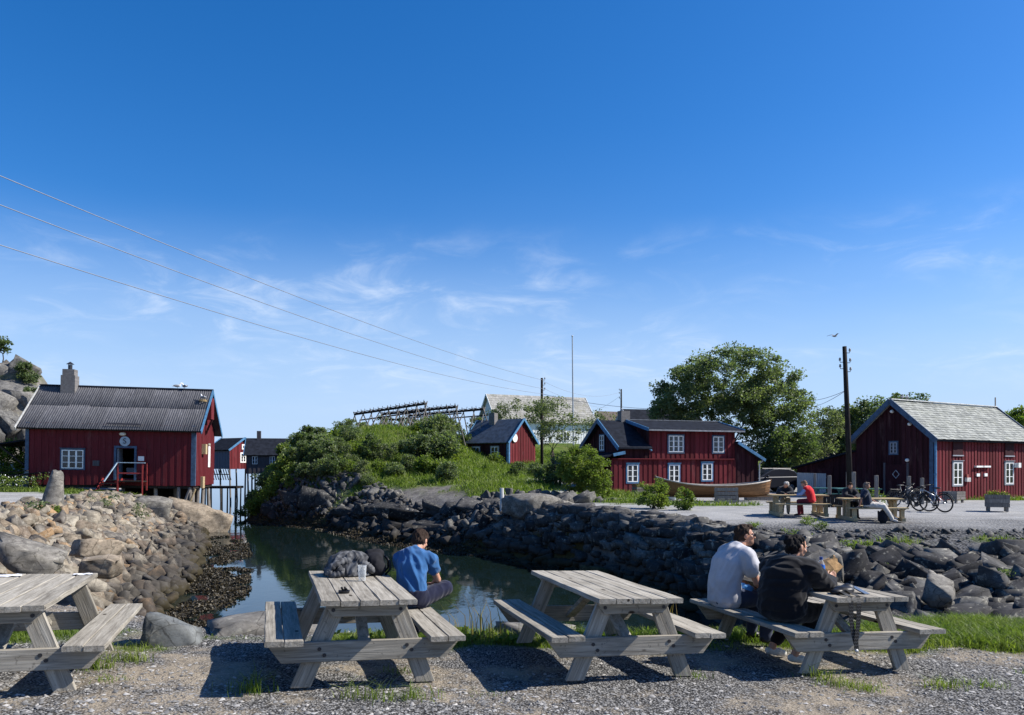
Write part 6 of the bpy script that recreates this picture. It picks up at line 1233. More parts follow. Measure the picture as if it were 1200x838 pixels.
fence(934, 968, 50, 49, 1.45, 'pale grey board fence behind the parked car', plain('pale_grey_boards', (.30, .32, .33), .8, .15, 5, .2, stretch=(5, 5, .5)), 14)
def planter(px, Y, w_, d_, h, label, rz, plants):
    c = at(px, 590, Y); root = tag(empty('planter', (c.x, c.y, hz(c.x, c.y)+.005), rz), label, 'planter', 'wooden planters on the square')
    for k in range(3):
        z = .18+(h-.2)*(k+.5)/3; hh = (h-.2)/3-.012
        for s in (-1, 1): m = MB(); m.box((0, s*d_/2, z), (w_, .04, hh)); m.build('board', WOOD_POST, root); m = MB(); m.box((s*(w_/2-.021), 0, z), (.04, d_-.045, hh)); m.build('board', WOOD_POST, root)
    for x in (-1, 1):
        for y in (-1, 1): m = MB(); m.box((x*(w_/2-.09), y*(d_/2-.09), h/2-.02), (.1, .1, h-.06)); m.build('leg', WOOD_POST, root)
    m = MB(); m.box((0, 0, h-.09), (w_-.09, d_-.05, .04)); m.build('soil', plain('soil', (.045, .032, .022), .95, .3, 12, .5, .03), root)
    if plants:
        V, Q = leaf_cloud(np.array([[g_, 0, h] for g_ in np.linspace(-w_*.35, w_*.35, 6)]), np.array([.16, .14, .10]), 60, .06, seed=int(px)); o = link('flowers', np_mesh('flowers', V, Q, LEAF_BRIGHT), root); V, Q = leaf_cloud(np.array([[g_, 0, h+.12] for g_ in np.linspace(-w_*.3, w_*.3, 5)]), np.array([.13, .12, .06]), 5, .055, seed=int(px)+1); link('blossom', np_mesh('blossom', V, Q, plain('yellow_petals', (.55, .42, .05), .7)), root)
def wheel_mb(r, t=.022): 
    ty = MB(); n = 28; ty.tube([(r*math.cos(2*math.pi*k/n), 0, r*math.sin(2*math.pi*k/n)) for k in range(n+1)], t, 7, False); ri = MB(); ri.tube([((r-.03)*math.cos(2*math.pi*k/n), 0, (r-.03)*math.sin(2*math.pi*k/n)) for k in range(n+1)], .012, 5, False)
    sp = MB()
    for k in range(16): a = 2*math.pi*k/16; sp.tube([(0, .02*(-1)**k, 0), ((r-.03)*math.cos(a), 0, (r-.03)*math.sin(a))], .0022, 3)
    sp.disc((0, 0, 0), (0, 1, 0), .035, .07, 10); return ty, ri, sp
def bicycle(px, Y, rz, label, paint, lean=.1, steer=0):
    c = at(px, 595, Y); root = tag(empty('bicycle', (c.x, c.y, hz(c.x, c.y)+.005), rz), label, 'bicycle', 'bicycles parked by the storehouse'); root.rotation_euler.x = lean; r = .35
    fork = empty('fork_pivot') if False else None; ty, ri, sp = wheel_mb(r)
    for x, rot in ((-.53, 0), (.53, steer)):
        w_ = ty.build('wheel', RUBBER, root, True, loc=(x, 0, r+.022)); w_.rotation_euler.z = rot; ri.build('rim', DARKMETAL, w_, True); sp.build('spokes', STEEL, w_)
    bb, st, hd0, hd1, rh = (-.08, 0, .29), (-.22, 0, .78), (.37, 0, .72), (.33, 0, .88), (-.53, 0, r+.02)
    m = MB(); m.tube([bb, st], .02, 8); m.tube([bb, hd0], .034, 8); m.tube([(-.18, 0, .62), hd1], .022, 8); m.tube([hd0, hd1], .028, 8)
    for s in (-.05, .05): m.tube([bb, (rh[0], s, rh[2])], .013, 6); m.tube([(-.2, 0, .70), (rh[0], s, rh[2])], .011, 6)
    m.build('frame', paint, root, True)
    m = MB(); [m.tube([(.37, s*.06, .70), (.53, s*.06, r+.02)], .015, 6) for s in (-1, 1)]; m.tube([(.37, -.06, .70), (.37, .06, .70)], .018, 6); m.build('fork', BLACK, root, True)
    m = MB(); m.tube([(.33, 0, .88), (.31, 0, 1.00)], .018, 6); m.tube([(.18, -.31, 1.04), (.32, -.18, 1.03), (.32, .18, 1.03), (.18, .31, 1.04)], .013, 6); m.tube([(.10, -.315, 1.04), (.2, -.31, 1.04)], .019, 6); m.tube([(.10, .315, 1.04), (.2, .31, 1.04)], .019, 6); m.build('handlebar', BLACK, root, True)
    m = MB(); m.tube([st, (-.25, 0, .92)], .014, 6); m.build('seat_post', STEEL, root); m = MB(); m.ball((-.28, 0, .95), (.14, .075, .035)); m.ball((-.16, 0, .95), (.10, .03, .025)); m.build('saddle', BLACK, root, True)
    m = MB(); m.disc((bb[0], -.05, bb[2]), (0, 1, 0), .09, .012, 16); m.tube([(bb[0], -.07, bb[2]), (bb[0]+.10, -.08, bb[2]-.13)], .012, 6); m.box((bb[0]+.10, -.13, bb[2]-.13), (.1, .09, .02)); m.tube([(bb[0], .07, bb[2]), (bb[0]-.10, .08, bb[2]+.13)], .012, 6); m.box((bb[0]-.10, .13, bb[2]+.13), (.1, .09, .02)); m.build('crank', DARKMETAL, root)
    m = MB(); m.beam((.02, 0, .42), (.26, 0, .64), .07, .085); m.build('battery', BLACK, root, bevel=.01)
    m = MB(); m.tube([(-.72, -.07, .78), (-.30, -.07, .78)], .009, 5); m.tube([(-.72, .07, .78), (-.30, .07, .78)], .009, 5); m.tube([(-.72, -.07, .78), (-.72, .07, .78)], .009, 5); m.tube([(-.62, -.07, .78), (-.53, -.06, r)], .008, 5); m.tube([(-.62, .07, .78), (-.53, .06, r)], .008, 5); m.build('carrier', BLACK, root)
    n = 14; m = MB(); R = r+.06
    for (x, a0, a1) in ((-.53, .5, 2.9), (.53, .4, 2.3)): m.tube([(x+R*math.cos(a0+(a1-a0)*k/n), 0, r+.02+R*math.sin(a0+(a1-a0)*k/n)) for k in range(n+1)], .018, 5)
    m.build('mudguard', BLACK, root, True)
    return root
bicycle(1072, 31.2, math.radians(168), 'dark bicycle nearest the pale table, seen side on', plain('bike_graphite', (.03, .033, .04), .35), .07)
bicycle(1092, 31.0, math.radians(118), 'silver framed bicycle with a wide handlebar turned towards the camera', plain('bike_silver', (.42, .44, .47), .3, .1, metal=.5), -.08)
bicycle(1060, 34.5, math.radians(12), 'dark bicycle behind the two others, mostly hidden', plain('bike_black', (.015, .015, .018), .35), .05)
c = on(TB, .12, -1.12, 0); m = MB(); m.ball((0, 0, .22), (.17, .13, .24)); m.ball((0, -.1, .16), (.12, .08, .14)); m.cap((-.1, .1, .1), (-.1, .12, .4), .03, .03); m.cap((.1, .1, .1), (.1, .12, .4), .03, .03); me = remesh(m, .02, 4); me.materials.append(cloth('backpack_nylon', (.015, .015, .02))); o = link('backpack', me, None, (c.x, c.y+.25, hz(c.x, c.y))); tag(o, 'black backpack on the ground under the legs of the man in cream trousers', 'backpack')
# ------------------------------------------------------------------ parked car
def suv():
    c = at(913, 580, 53.5); root = tag(empty('parked_car', (17.45, 54.2, hz(17.5, 54)), math.radians(-158)), 'dark estate car with a shiny roof parked in front of the big tree', 'car'); L, W_ = 4.6, 1.84
    PAINT = NT('dark_car_paint'); PAINT.b.inputs['Coat Weight'].default_value = .25; PAINT.b.inputs['Coat Roughness'].default_value = .04; PM = PAINT.fin((.018, .020, .028), .3, None, .5)
    prof = [(-2.28, .45), (-2.30, .72), (-2.2, .98), (-1.9, 1.06), (.75, 1.04), (1.55, .96), (2.12, .84), (2.28, .64), (2.25, .40), (1.9, .28), (-1.95, .28)]
    def loft_prof(prof, hw, inset, bulge=0):
        m = MB(); n = len(prof); V = []; cx = sum(p[0] for p in prof)/n; cz = sum(p[1] for p in prof)/n
        for y, s in ((-hw, .955), (-hw*.9, .99), (-hw*.6, 1), (hw*.6, 1), (hw*.9, .99), (hw, .955)): V += [(cx+(x-cx)*s, y, cz+(z-cz)*s) for x, z in prof]
        fs = [(i*n+j, i*n+(j+1) % n, (i+1)*n+(j+1) % n, (i+1)*n+j) for i in range(5) for j in range(n)]; m.add(V, fs+[tuple(range(n))[::-1], tuple(range(5*n, 6*n))]); return m
    loft_prof(prof, W_/2, 0).build('body', PM, root, bevel=.03)
    loft_prof([(-2.18, 1.0), (-2.05, 1.22), (-1.78, 1.45), (-1.3, 1.56), (-.5, 1.59), (.1, 1.53), (.62, 1.30), (1.2, 1.0)], .76, 0).build('roof', PM, root, bevel=.02)
    TG = plain('tinted_car_glass', (.006, .007, .009), .2, .1, 4, 0, .01, .3)
    for s in (-1, 1):
        for pane in ([(-1.95, 1.06), (-1.30, 1.06), (-1.30, 1.46), (-1.66, 1.38)], [(-1.22, 1.06), (-.34, 1.06), (-.34, 1.49), (-1.22, 1.47)], [(-.26, 1.06), (.92, 1.06), (.50, 1.30), (.02, 1.46), (-.26, 1.49)]):
            m = MB(); n = len(pane); V = [(x, s*.742, z) for x, z in pane]+[(x, s*.752*(1 if z < 1.2 else .985), z) for x, z in pane]; m.add(V, [tuple(range(n)), tuple(range(n, 2*n))]+[(i, (i+1) % n, n+(i+1) % n, n+i) for i in range(n)]); m.build('windows', TG, root)
    m = MB(); m.slab((1.17, -.6, 1.04), (1.17, .6, 1.04), (.64, .56, 1.315), (.64, -.56, 1.315), .02); m.build('windscreen', TG, root); m = MB(); m.slab((-2.165, .6, 1.06), (-2.165, -.6, 1.06), (-1.83, -.55, 1.43), (-1.83, .55, 1.43), .02); m.build('rear_window', TG, root)
    for s in (-1, 1):
        for x in (-1.4, 1.4):
            m = MB(); m.lathe([(.20, -.1), (.315, -.11), (.335, -.07), (.335, .07), (.315, .11), (.20, .1)], (x, s*.82, .335), 22, (0, 1, 0)); w_ = m.build('wheel', RUBBER, root, True); m = MB(); m.lathe([(.03, .12), (.19, .105), (.215, .09), (.215, -.09)], (x, s*.82, .335), 14, (0, s, 0)); m.build('rim', STEEL, w_, True)
        m = MB(); m.ball((2.12, s*.68, .74), (.14, .18, .08)); m.build('headlight', plain('lamp_glass', (.6, .62, .65), .1, .05), root, True); m = MB(); m.ball((-2.22, s*.72, .92), (.08, .14, .12)); m.build('tail_light', plain('red_lens', (.3, .02, .02), .2, .05), root, True); m = MB(); m.ball((.72, s*1.0, 1.08), (.08, .12, .08)); m.build('mirror', PM, root, True)
        m = MB(); m.tube([(-1.6, s*.56, 1.60), (-.1, s*.56, 1.60)], .02, 6); m.build('roof_rail', DARKMETAL, root)
    m = MB(); m.box((2.29, 0, .5), (.05, .52, .11)); m.build('number_plate', WHITE, root); m = MB(); m.box((-2.31, 0, .8), (.05, .52, .11)); m.build('number_plate', WHITE, root)
suv()
# ------------------------------------------------------------------ gulls
def gull(loc, rz, label, fly=False, dark=False, s=1.0):
    root = tag(empty('gull', loc, rz), label, 'gull', None); root.scale = (s,)*3; gm_ = plain('gull_white', (.72, .72, .70), .7, .05) if 'gull_white' not in bpy.data.materials else bpy.data.materials['gull_white']; gg = plain('gull_grey', (.20, .21, .23), .7, .1) if 'gull_grey' not in bpy.data.materials else bpy.data.materials['gull_grey']
    m = MB(); z = 0 if fly else .20; m.ball((0, 0, z), (.21, .085, .09)); m.cap((.14, 0, z+.05), (.21, 0, z+(.03 if fly else .16)), .055, .045); m.ball((.23, 0, z+(.04 if fly else .19)), (.055, .045, .045)); m.cap((-.16, 0, z), (-.32, 0, z-.02), .05, .02); me = remesh(m, .02, 2); me.materials.append(gg if dark else gm_); link('body', me, root)
    m = MB(); m.cap((.26, 0, z+(.035 if fly else .185)), (.33, 0, z+(.02 if fly else .165)), .016, .006, 6); m.build('beak', plain('beak_yellow', (.5, .32, .05)) if 'beak_yellow' not in bpy.data.materials else bpy.data.materials['beak_yellow'], root)
    for e in (-1, 1):
        m = MB()
        if fly: m.slab((.12, e*.06, .03), (-.08, e*.06, .03), (-.05, e*.42, .20), (.13, e*.40, .21), .012); m.slab((.13, e*.40, .21), (-.05, e*.42, .20), (-.22, e*.85, .12), (-.16, e*.86, .125), .010)
        else: m.ball((-.05, e*.075, .21), (.2, .03, .07)); m.cap((.02, e*.03, .13), (.02, e*.03, 0), .008, .008, 5)
        m.build('wing', gg, root)
gull(at(978, 394, 45), .3, 'gull gliding high above the leaning utility pole', True, True, .6)
bh = bpy.data.objects['boathouse']; bpy.context.view_layer.update()
for (x, y, z, lb) in ((7.75, 3.0, 6.24, 'white gull sitting on the boathouse ridge, left of the pair'), (8.2, 3.0, 6.24, 'white gull sitting on the boathouse ridge, right of the pair'), (9.6, 1.9, 5.46, 'white gull on a nest at the corner of the boathouse roof')): gull(bh.matrix_world @ Vector((x, y, z)), .5 if x < 8 else 2.6, lb)
n_ = MB()
for k in range(26): a = k*.7; n_.tube([(.25*math.cos(a+i*.35)*(1-.1*(k % 3)), .25*math.sin(a+i*.35), .03*(k % 5)) for i in range(5)], .015, 4)
o = n_.build('nest', plain('straw', (.30, .22, .11), .9)); o.location = bh.matrix_world @ Vector((9.6, 1.9, 5.38)); tag(o, 'straw nest under the gull on the boathouse roof corner', 'nest')
sh = bpy.data.objects['storehouse']
for (x, lb) in ((.9, 'dark gull resting on the storehouse ridge, left one'), (1.35, 'dark gull resting on the storehouse ridge, right one')): gull(sh.matrix_world @ Vector((x, 2.45, 6.08)), 1.0, lb, False, True, .85)
def tree(name, label, base, ells, ncl, per, leaf, spread, mat, trunk_h, r0, seed, cat='tree', group=None, stems=1, ymul=1.0):
    """ells: (dx, dy, z, rx, ry, rz, weight) lobes of the crown relative to the foot of the tree"""
    g = np.random.default_rng(seed); root = tag(empty(name, base), label, cat, group); W = np.array([e[6] for e in ells], float); W /= W.sum(); C = []
    while len(C) < ncl:
        e = ells[g.choice(len(ells), p=W)]; d = g.normal(size=3); d /= np.linalg.norm(d); r = .45+.55*g.random()**.6; q = np.array(e[:3])+d*r*np.array(e[3:6])
        if q[2] > trunk_h*.45: C.append(q)
    C = np.array(C); sp = spread*(.55+.9*g.random(len(C)))[:, None]*np.array([1, 1, .75]); keep = int(per)
    m = MB(); limbs(m, (0, 0, 0), [tuple(c) for c in C[:min(len(C), 110)]], trunk_h, r0, seed, stems); m.build('trunk', BARK, root)
    V, Q = leaf_cloud(C, sp, keep, leaf, seed+1); link('crown', np_mesh('crown', V, Q, mat), root); return root
def spot(px, Y, dz=0): x = (px-600)*Y/F; return (x, Y, hz(x, Y)+dz)
tree('broadleaf_tree', 'very large broad-crowned tree behind the red two-storey house', spot(857, 60), [(0, 0, 8.2, 4.3, 3.4, 2.7, 5), (-3.6, 0, 7.0, 2.3, 2.4, 2.2, 3), (2.9, .3, 7.0, 3.0, 2.6, 2.3, 3), (4.6, 0, 4.6, 1.7, 1.8, 2.4, 1.6), (0.3, 0, 5.0, 3.6, 2.6, 1.7, 2.4), (-5.0, 0, 5.4, 1.2, 1.4, 1.3, .7), (3.4, -.6, 2.4, 2.6, 1.6, 1.9, 2.0)], 540, 115, .18, .60, LEAF, 3.4, .34, 21)
tree('shrub_tree', 'bushy green tree standing low below the big tree beside the car', spot(925, 57), [(0, 0, 2.6, 1.9, 1.4, 1.9, 2), (-1.6, .4, 1.8, 1.5, 1.2, 1.4, 1)], 60, 150, .2, .6, LEAF_DARK, 1.0, .12, 22)
tree('broadleaf_tree', 'dark round tree behind the leaning utility pole and storehouse', spot(1032, 68), [(0, 0, 5.2, 3.6, 2.5, 2.4, 3), (2.6, 0, 6.0, 2.8, 2, 1.7, 2), (-2.6, 0, 4.9, 1.9, 1.5, 2.0, 1.5), (-2.8, 0, 3.2, 1.7, 1.4, 1.8, 1.1)], 230, 130, .21, .66, LEAF_DARK, 2.4, .25, 23)
tree('sparse_tree', 'thin pale-leaved tree between the big tree and the leaning pole', spot(968, 64), [(0, 0, 5.0, 1.6, 1.4, 1.5, 1), (-.6, 0, 3.4, 1.3, 1.2, 1.3, .7)], 70, 60, .18, .55, LEAF_GREY, 2.2, .10, 24)
tree('broadleaf_tree', 'tree at the right edge behind the storehouse roof', spot(1199, 70), [(0, 0, 5.2, 2.2, 2, 1.6, 2), (1.5, 0, 4.0, 2.2, 2, 2, 1)], 60, 120, .24, .7, LEAF_BRIGHT, 2.4, .2, 25)
tree('willow_tree', 'airy grey-green tree in front of the white house beside the utility pole', spot(648, 68), [(-.3, 0, 5.1, 1.9, 1.6, 1.7, 2), (1.5, 0, 4.0, 1.5, 1.4, 1.7, 1.2), (-.4, 0, 3.3, 1.3, 1.2, 1.2, .8)], 90, 46, .16, .5, LEAF_GREY, 1.9, .10, 26, stems=3)
tree('willow_tree', 'low spreading grey-green tree behind the shed roof', spot(607, 82), [(0, 0, 3.9, 2.7, 1.5, 1.3, 2), (2.6, 0, 4.2, 1.6, 1.4, 1.2, 1), (-2.2, 0, 3.6, 1.0, 1, .9, .5)], 80, 42, .18, .5, LEAF_GREY, 1.6, .1, 27, stems=2)
tree('willow_tree', 'grey-green tree right of the flagpole before the white house', spot(704, 80), [(0, 0, 3.6, 2.0, 1.5, 1.6, 2), (1.6, 0, 2.6, 1.2, 1.2, 1.2, 1)], 56, 44, .18, .55, LEAF_GREY, 1.5, .1, 28, stems=2)
tree('round_bush', 'dense rounded bright green bush at the left corner of the two-storey house', spot(684, 42), [(0, 0, 1.65, 1.3, 1.1, 1.2, 3), (.45, -.2, .8, 1.1, .9, .8, 1.2), (-.5, 0, 1.2, .9, .9, .9, 1)], 130, 150, .10, .30, LEAF_BRIGHT, .5, .07, 29, 'bush', stems=3)
tree('round_bush', 'light green bush on the sea wall left of the boat prow', spot(766, 33), [(0, 0, .55, .62, .5, .65, 3), (.2, 0, -.05, .5, .35, .5, 1)], 46, 90, .085, .2, LEAF_BRIGHT, .2, .03, 30, 'bush', stems=4)
tree('round_bush', 'small light green bush hanging over the wall beneath the boat', spot(802, 32), [(0, 0, .35, .36, .3, .55, 2), (.2, 0, -.1, .3, .2, .35, 1)], 26, 70, .08, .17, LEAF_BRIGHT, .15, .02, 31, 'bush', stems=3)
tree('shrub_tree', 'dark shrub in the hollow between the shed and the two-storey house', spot(652, 50), [(0, 0, .9, 1.6, 1, .9, 2), (.8, 0, 1.3, .8, .8, .8, 1)], 50, 120, .13, .4, LEAF_DARK, .4, .05, 32, 'bush', stems=3)
tree('small_tree', 'small wind-blown tree on top of the left cliff behind the boathouse', spot(30, 59), [(0, 0, 1.6, .75, .6, .75, 2), (.4, 0, .9, .6, .5, .5, 1)], 34, 70, .15, .28, LEAF_DARK, .7, .05, 33)
tree('small_tree', 'tiny tree at the very left edge on top of the cliff', spot(3, 60), [(0, 0, 1.2, .7, .5, .6, 1)], 20, 60, .15, .26, LEAF_DARK, .5, .04, 34)
tree('round_bush', 'leafy bush at the foot of the cliff left of the boathouse', spot(8, 50.5), [(0, 0, 1.4, 1.5, 1, 1.3, 1)], 44, 110, .16, .42, LEAF_BRIGHT, .4, .04, 35, 'bush', stems=3)
tree('small_tree', 'low dark shrub clinging to the cliff top left of the boathouse chimney', spot(40, 57.5), [(0, 0, .9, .9, .5, .5, 1)], 24, 70, .14, .28, LEAF_DARK, .4, .04, 36, 'bush')
# bushes over the hill: a few kinds, copied
kinds = []
for k, (m_, sz, n, per) in enumerate(((LEAF, 1.0, 30, 70), (LEAF_DARK, 1.0, 30, 80), (LEAF_BRIGHT, .8, 24, 70), (LEAF_GREY, 1.1, 26, 55))):
    t_ = tree('hill_bush', 'x', (0, 0, 0), [(0, 0, .9*sz, 1.0*sz, .8*sz, .75*sz, 2), (.5*sz, 0, .55*sz, .8*sz, .7*sz, .5*sz, 1), (-.4*sz, .2, 1.3*sz, .5*sz, .5*sz, .6*sz, .6)], n, per, .17, .38, m_, .35, .04, 50+k, 'bush', 'bushes covering the hill', stems=3); kinds.append(t_)
gb = np.random.default_rng(77); spots = []
cand = [(330, 61, 1), (345, 60, 1.1), (362, 60.5, 1), (300, 62, .8), (383, 62, 1.1), (395, 60, .8), (350, 66, 1.1), (372, 68, 1.2), (335, 68, 1), (318, 66, .9), (405, 66, 1), (470, 60, .7), (490, 59, 1.0), (505, 60, 1.3), (520, 60, 1.5), (530, 61, 1.2), (510, 65, 1.2), (524, 67, 1.1), (497, 55, .9), (470, 57, .9), (452, 58, .8), (430, 58, .9), (415, 59, .8), (480, 56, .8), (515, 55, 1.1), (525, 52, .8), (530, 74, 1.4), (510, 74, 1.2), (490, 68, .8), (505, 68, 1.1), (430, 88, 1.3), (450, 90, 1.2), (478, 90, 1.1), (505, 88, 1.0), (560, 80, 1.2), (345, 57, 1.0), (325, 57.5, .9), (305, 58, .8), (385, 56, .9), (368, 56.5, .9), (400, 56, .8), (335, 59, 1.1), (355, 58.5, 1.0), (378, 58.5, 1.0), (315, 59.5, 1.0), (408, 54.5, .8), (425, 53.5, .7), (300, 57, .9), (320, 56.5, .9), (340, 55.8, .9), (360, 55, .9), (380, 54.5, .9), (395, 54, .8), (430, 52.5, .6), (445, 55, .7), (462, 54, .7), (298, 60, .9), (360, 63.5, 1.2), (395, 64, 1.0), (580, 66, .8), (610, 62, .7), (630, 58, .7), (570, 58, .6), (600, 55, .5), (478, 60, .7), (448, 59, .7), (410, 62, .8), (638, 62, .9)]
for i, (px, Y, s) in enumerate(cand):
    x, y, z = spot(px, Y); k = int(gb.choice(4, p=[.36, .24, .28, .12])); src = kinds[k]; o = src if not any(q[1] is src for q in spots) else copy_tree(src)
    o.location = (x, y, z-.15); o.rotation_euler.z = gb.uniform(0, 6.28); q = s*gb.uniform(.8, 1.1); o.scale = (q, q, q*gb.uniform(.85, 1.15)); spots.append((i, o))
    place = 'on the hilltop around the drying racks' if Y > 69 and px < 505 else 'behind or beside the small red shed' if px > 500 and Y > 52 else 'at the left end of the hill above the inlet' if px < 345 else 'low on the hill just above the shore rocks' if Y < 58.3 else 'halfway up the hill across the inlet'
    hue = ('mid green', 'dark green', 'bright green', 'grey-green')[k]; tag(o, hue+' leafy bush '+place, 'bush', hue+' hill bushes')
# ------------------------------------------------------------------ grass
def blades(P, H, wd, seed, bend=.75):
    g = np.random.default_rng(seed); n = len(P); a = g.uniform(0, 2*np.pi, n); ln = np.stack([np.cos(a), np.sin(a), np.zeros(n)], 1); b = g.uniform(0, 2*np.pi, n); wdv = np.stack([np.cos(b), np.sin(b), np.zeros(n)], 1)*wd*(.6+.8*g.random(n))[:, None]
    up = np.array([0, 0, 1.]); H = H[:, None]; m = P+up*H*.55+ln*H*bend*.25*g.random(n)[:, None]; t = P+up*H*(.8+.25*g.random(n))[:, None]+ln*H*bend*(.4+1.1*g.random(n))[:, None]
    V = np.stack([P-wdv, P+wdv, m+wdv*.8, m-wdv*.8, t], 1).reshape(-1, 3); k = np.arange(n)*5; T = np.concatenate([np.stack([k, k+1, k+2], 1), np.stack([k, k+2, k+3], 1), np.stack([k+3, k+2, k+4], 1)]); return V, T
GRASS = leaf_mat('grass_blades', (.065, .11, .018), (.20, .27, .045), (.27, .29, .09), .45)
def grow(n, x0, x1, y0, y1, hmin, hmax, wd, seed, thr=.25, name='grass', fn=None, mat=None):
    g = np.random.default_rng(seed); x = g.uniform(x0, x1, n); y = g.uniform(y0, y1, n); w_ = (fn or grass_w)(x, y); k = g.random(n) < (w_-thr)/(1-thr)*1.0; x, y, w_ = x[k], y[k], w_[k]; z = height(x, y)
    H = (hmin+(hmax-hmin)*g.random(len(x))**2)*(.45+.75*w_); V, T = blades(np.stack([x, y, z-.01], 1), H, wd, seed+1); o = link(name, np_mesh(name, V, T, mat or GRASS)); o['kind'] = 'stuff'; return o
grow(170000, -6.5, 5.5, 6.8, 10.4, .03, .13, .0042, 41, .2)
grow(170000, 4.0, 12, 8.2, 11.2, .04, .17, .005, 42, .15)
grow(16000, -34, -18, 43, 49.5, .1, .35, .02, 43)
grow(150000, -24, 8, 42, 84, .10, .38, .022, 44)
grow(12000, 3, 12, 33, 47, .08, .28, .018, 45); grow(9000, 22, 40, 44.5, 49, .08, .3, .018, 46); grow(5000, 8.5, 16, 19.5, 24, .08, .3, .012, 47)
# scattered tufts in the gravel round the table feet
tf = np.random.default_rng(9); P = []; Hs = []
for (x, y, n, h) in ((-2.05, 6.2, 34, .22), (-1.15, 6.12, 26, .20), (-.75, 6.1, 22, .18), (-.95, 6.05, 12, .12), (-4.75, 6.0, 40, .22), (-3.55, 6.7, 60, .16), (-3.4, 7.0, 50, .14), (3.0, 6.75, 40, .12), (2.85, 6.9, 40, .13), (3.75, 6.85, 50, .13), (4.15, 6.9, 30, .10), (2.75, 7.1, 30, .16), (1.6, 6.95, 16, .1), (-.2, 6.25, 12, .07), (.25, 8.3, 40, .12), (-3.2, 6.3, 18, .07), (4.9, 7.4, 30, .08), (-1.0, 6.95, 24, .1)):
    for _ in range(n*3): P.append((tf.normal(x, .09), tf.normal(y, .06), 0)); Hs.append(h*tf.uniform(.2, 1.1))
P = np.array(P); P[:, 2] = height(P[:, 0], P[:, 1])-.01; V, T = blades(P, np.array(Hs), .0032, 77, .9); o = link('grass', np_mesh('grass', V, T, GRASS)); o['kind'] = 'stuff'
# low broad-leaved weeds among the grass at the edge of the bank
gw = np.random.default_rng(15); wx = gw.uniform(-2.2, 11, 2600); wy = gw.uniform(8.1, 10.9, 2600); kk = gw.random(2600) < (grass_w(wx, wy)-.35)*.55; wx, wy = wx[kk], wy[kk]; V, Q = leaf_cloud(np.column_stack([wx, wy, height(wx, wy)+.05]), np.array([.07, .07, .06]), 9, .065, 16); o = link('ground_weeds', np_mesh('ground_weeds', V, Q, LEAF_BRIGHT)); o['kind'] = 'stuff'
# dry seed stalks by the empty table
P = np.array([(-.55+tf.normal(0, .12)+i*.012, 8.45+tf.normal(0, .1), 0) for i in range(36)] + [(1.75+tf.normal(0, .1), 9.15+tf.normal(0, .1), 0) for i in range(14)]); P[:, 2] = height(P[:, 0], P[:, 1]); V, T = blades(P, tf.uniform(.28, .55, len(P)), .005, 78, .3); o = link('dry_grass', np_mesh('dry_grass', V, T, leaf_mat('dry_straw', (.22, .15, .06), (.36, .26, .12)))); o['kind'] = 'stuff'
# weeds with white flowers left of the boathouse, plants between the stones
def herb(px, Y, h, w_, label, flower=None, m_=None, seed=0, xy=None, grp=None):
    x, y, z = spot(px, Y) if xy is None else (xy[0], xy[1], hz(*xy)); g = np.random.default_rng(seed); root = tag(empty('leafy_plant', (x, y, z)), label, 'plant', grp); cl = np.stack([g.normal(0, w_*.4, 12), g.normal(0, w_*.4, 12), g.uniform(.1, .85, 12)*h], 1); V, Q = leaf_cloud(cl, np.array([w_*.35, w_*.35, h*.2]), 26, .09 if h > .4 else .055, seed); link('leaves', np_mesh('leaves', V, Q, m_ or LEAF_BRIGHT), root); m = MB(); [m.tube([(0, 0, -.05), tuple(c)], [.012, .005], 4) for c in cl]; m.build('stems', LEAF_DARK, root)
    if flower: V, Q = leaf_cloud(cl*np.array([1.2, 1.2, .9])+np.array([0, 0, .2*h]), np.array([.15, .15, .08]), 3, .06, seed+1); link('blossom', np_mesh('blossom', V, Q, WHITE), root)
herb(19, 45, .95, .9, 'white-flowering plant by the lean-to of the boathouse', True, seed=1); herb(4, 44, 1.1, .8, 'white-flowering plant at the left edge below the cliff', True, seed=2); herb(41, 46, 1.2, .4, 'tall white-flowering stalk against the boathouse corner', True, seed=3)
herb(122, 38, .9, .7, 'green plant growing between the stones below the boathouse steps', None, LEAF, 4); herb(164, 38.5, 1.1, .5, 'green plant growing between the stones under the boathouse landing', None, LEAF, 5); herb(35, 26.5, .5, .5, 'low green plant among the stones by the standing stone', None, LEAF, 6); herb(68, 28, .45, .35, 'grassy tuft at the foot of the standing stone', None, LEAF_BRIGHT, 7)
herb(1030, 36, 1.3, .5, 'bright leafy plant behind the man with cream trousers', None, LEAF_BRIGHT, 8); herb(1008, 38, .8, .5, 'light green plant beside the teal tables', None, LEAF_BRIGHT, 9)
for i, (px, Y, lb) in enumerate(((945, 26, 'low green plant in the gravel below the red-vested person'), (935, 23, 'low plant at the bank top right above the woman in black'), (1004, 21, 'low plant on the bank straight below the man in cream trousers'), (960, 24.5, 'low plant at the top of the bank below the nearer pale table'), (880, 24.5, 'low plant on the bank top above the man in pale grey'), (1020, 18.5, 'low green plant squeezed between the big boulders behind the handbag'), (1080, 19, 'low green plant between boulders below the bicycles'), (1180, 17.5, 'low green plant between boulders below the flower planter'))): herb(px, Y, .3, .4, lb, None, LEAF if i % 2 else LEAF_BRIGHT, 20+i, grp='plants on the boulder slope')
lp = empty('timber_pile', spot(22, 47)); tag(lp, 'dark pile of old boards beside the lean-to of the boathouse', 'timber pile'); gg_ = random.Random(3)
for k in range(12): m = MB(); x = gg_.uniform(-1.0, 1.2); m.beam((x-gg_.uniform(.4, 1.2), gg_.uniform(-.5, .5), .1+.09*k), (x+gg_.uniform(.4, 1.2), gg_.uniform(-.5, .5), .15+.10*k), .16, .05); m.build('board', WOOD_DARK, lp)
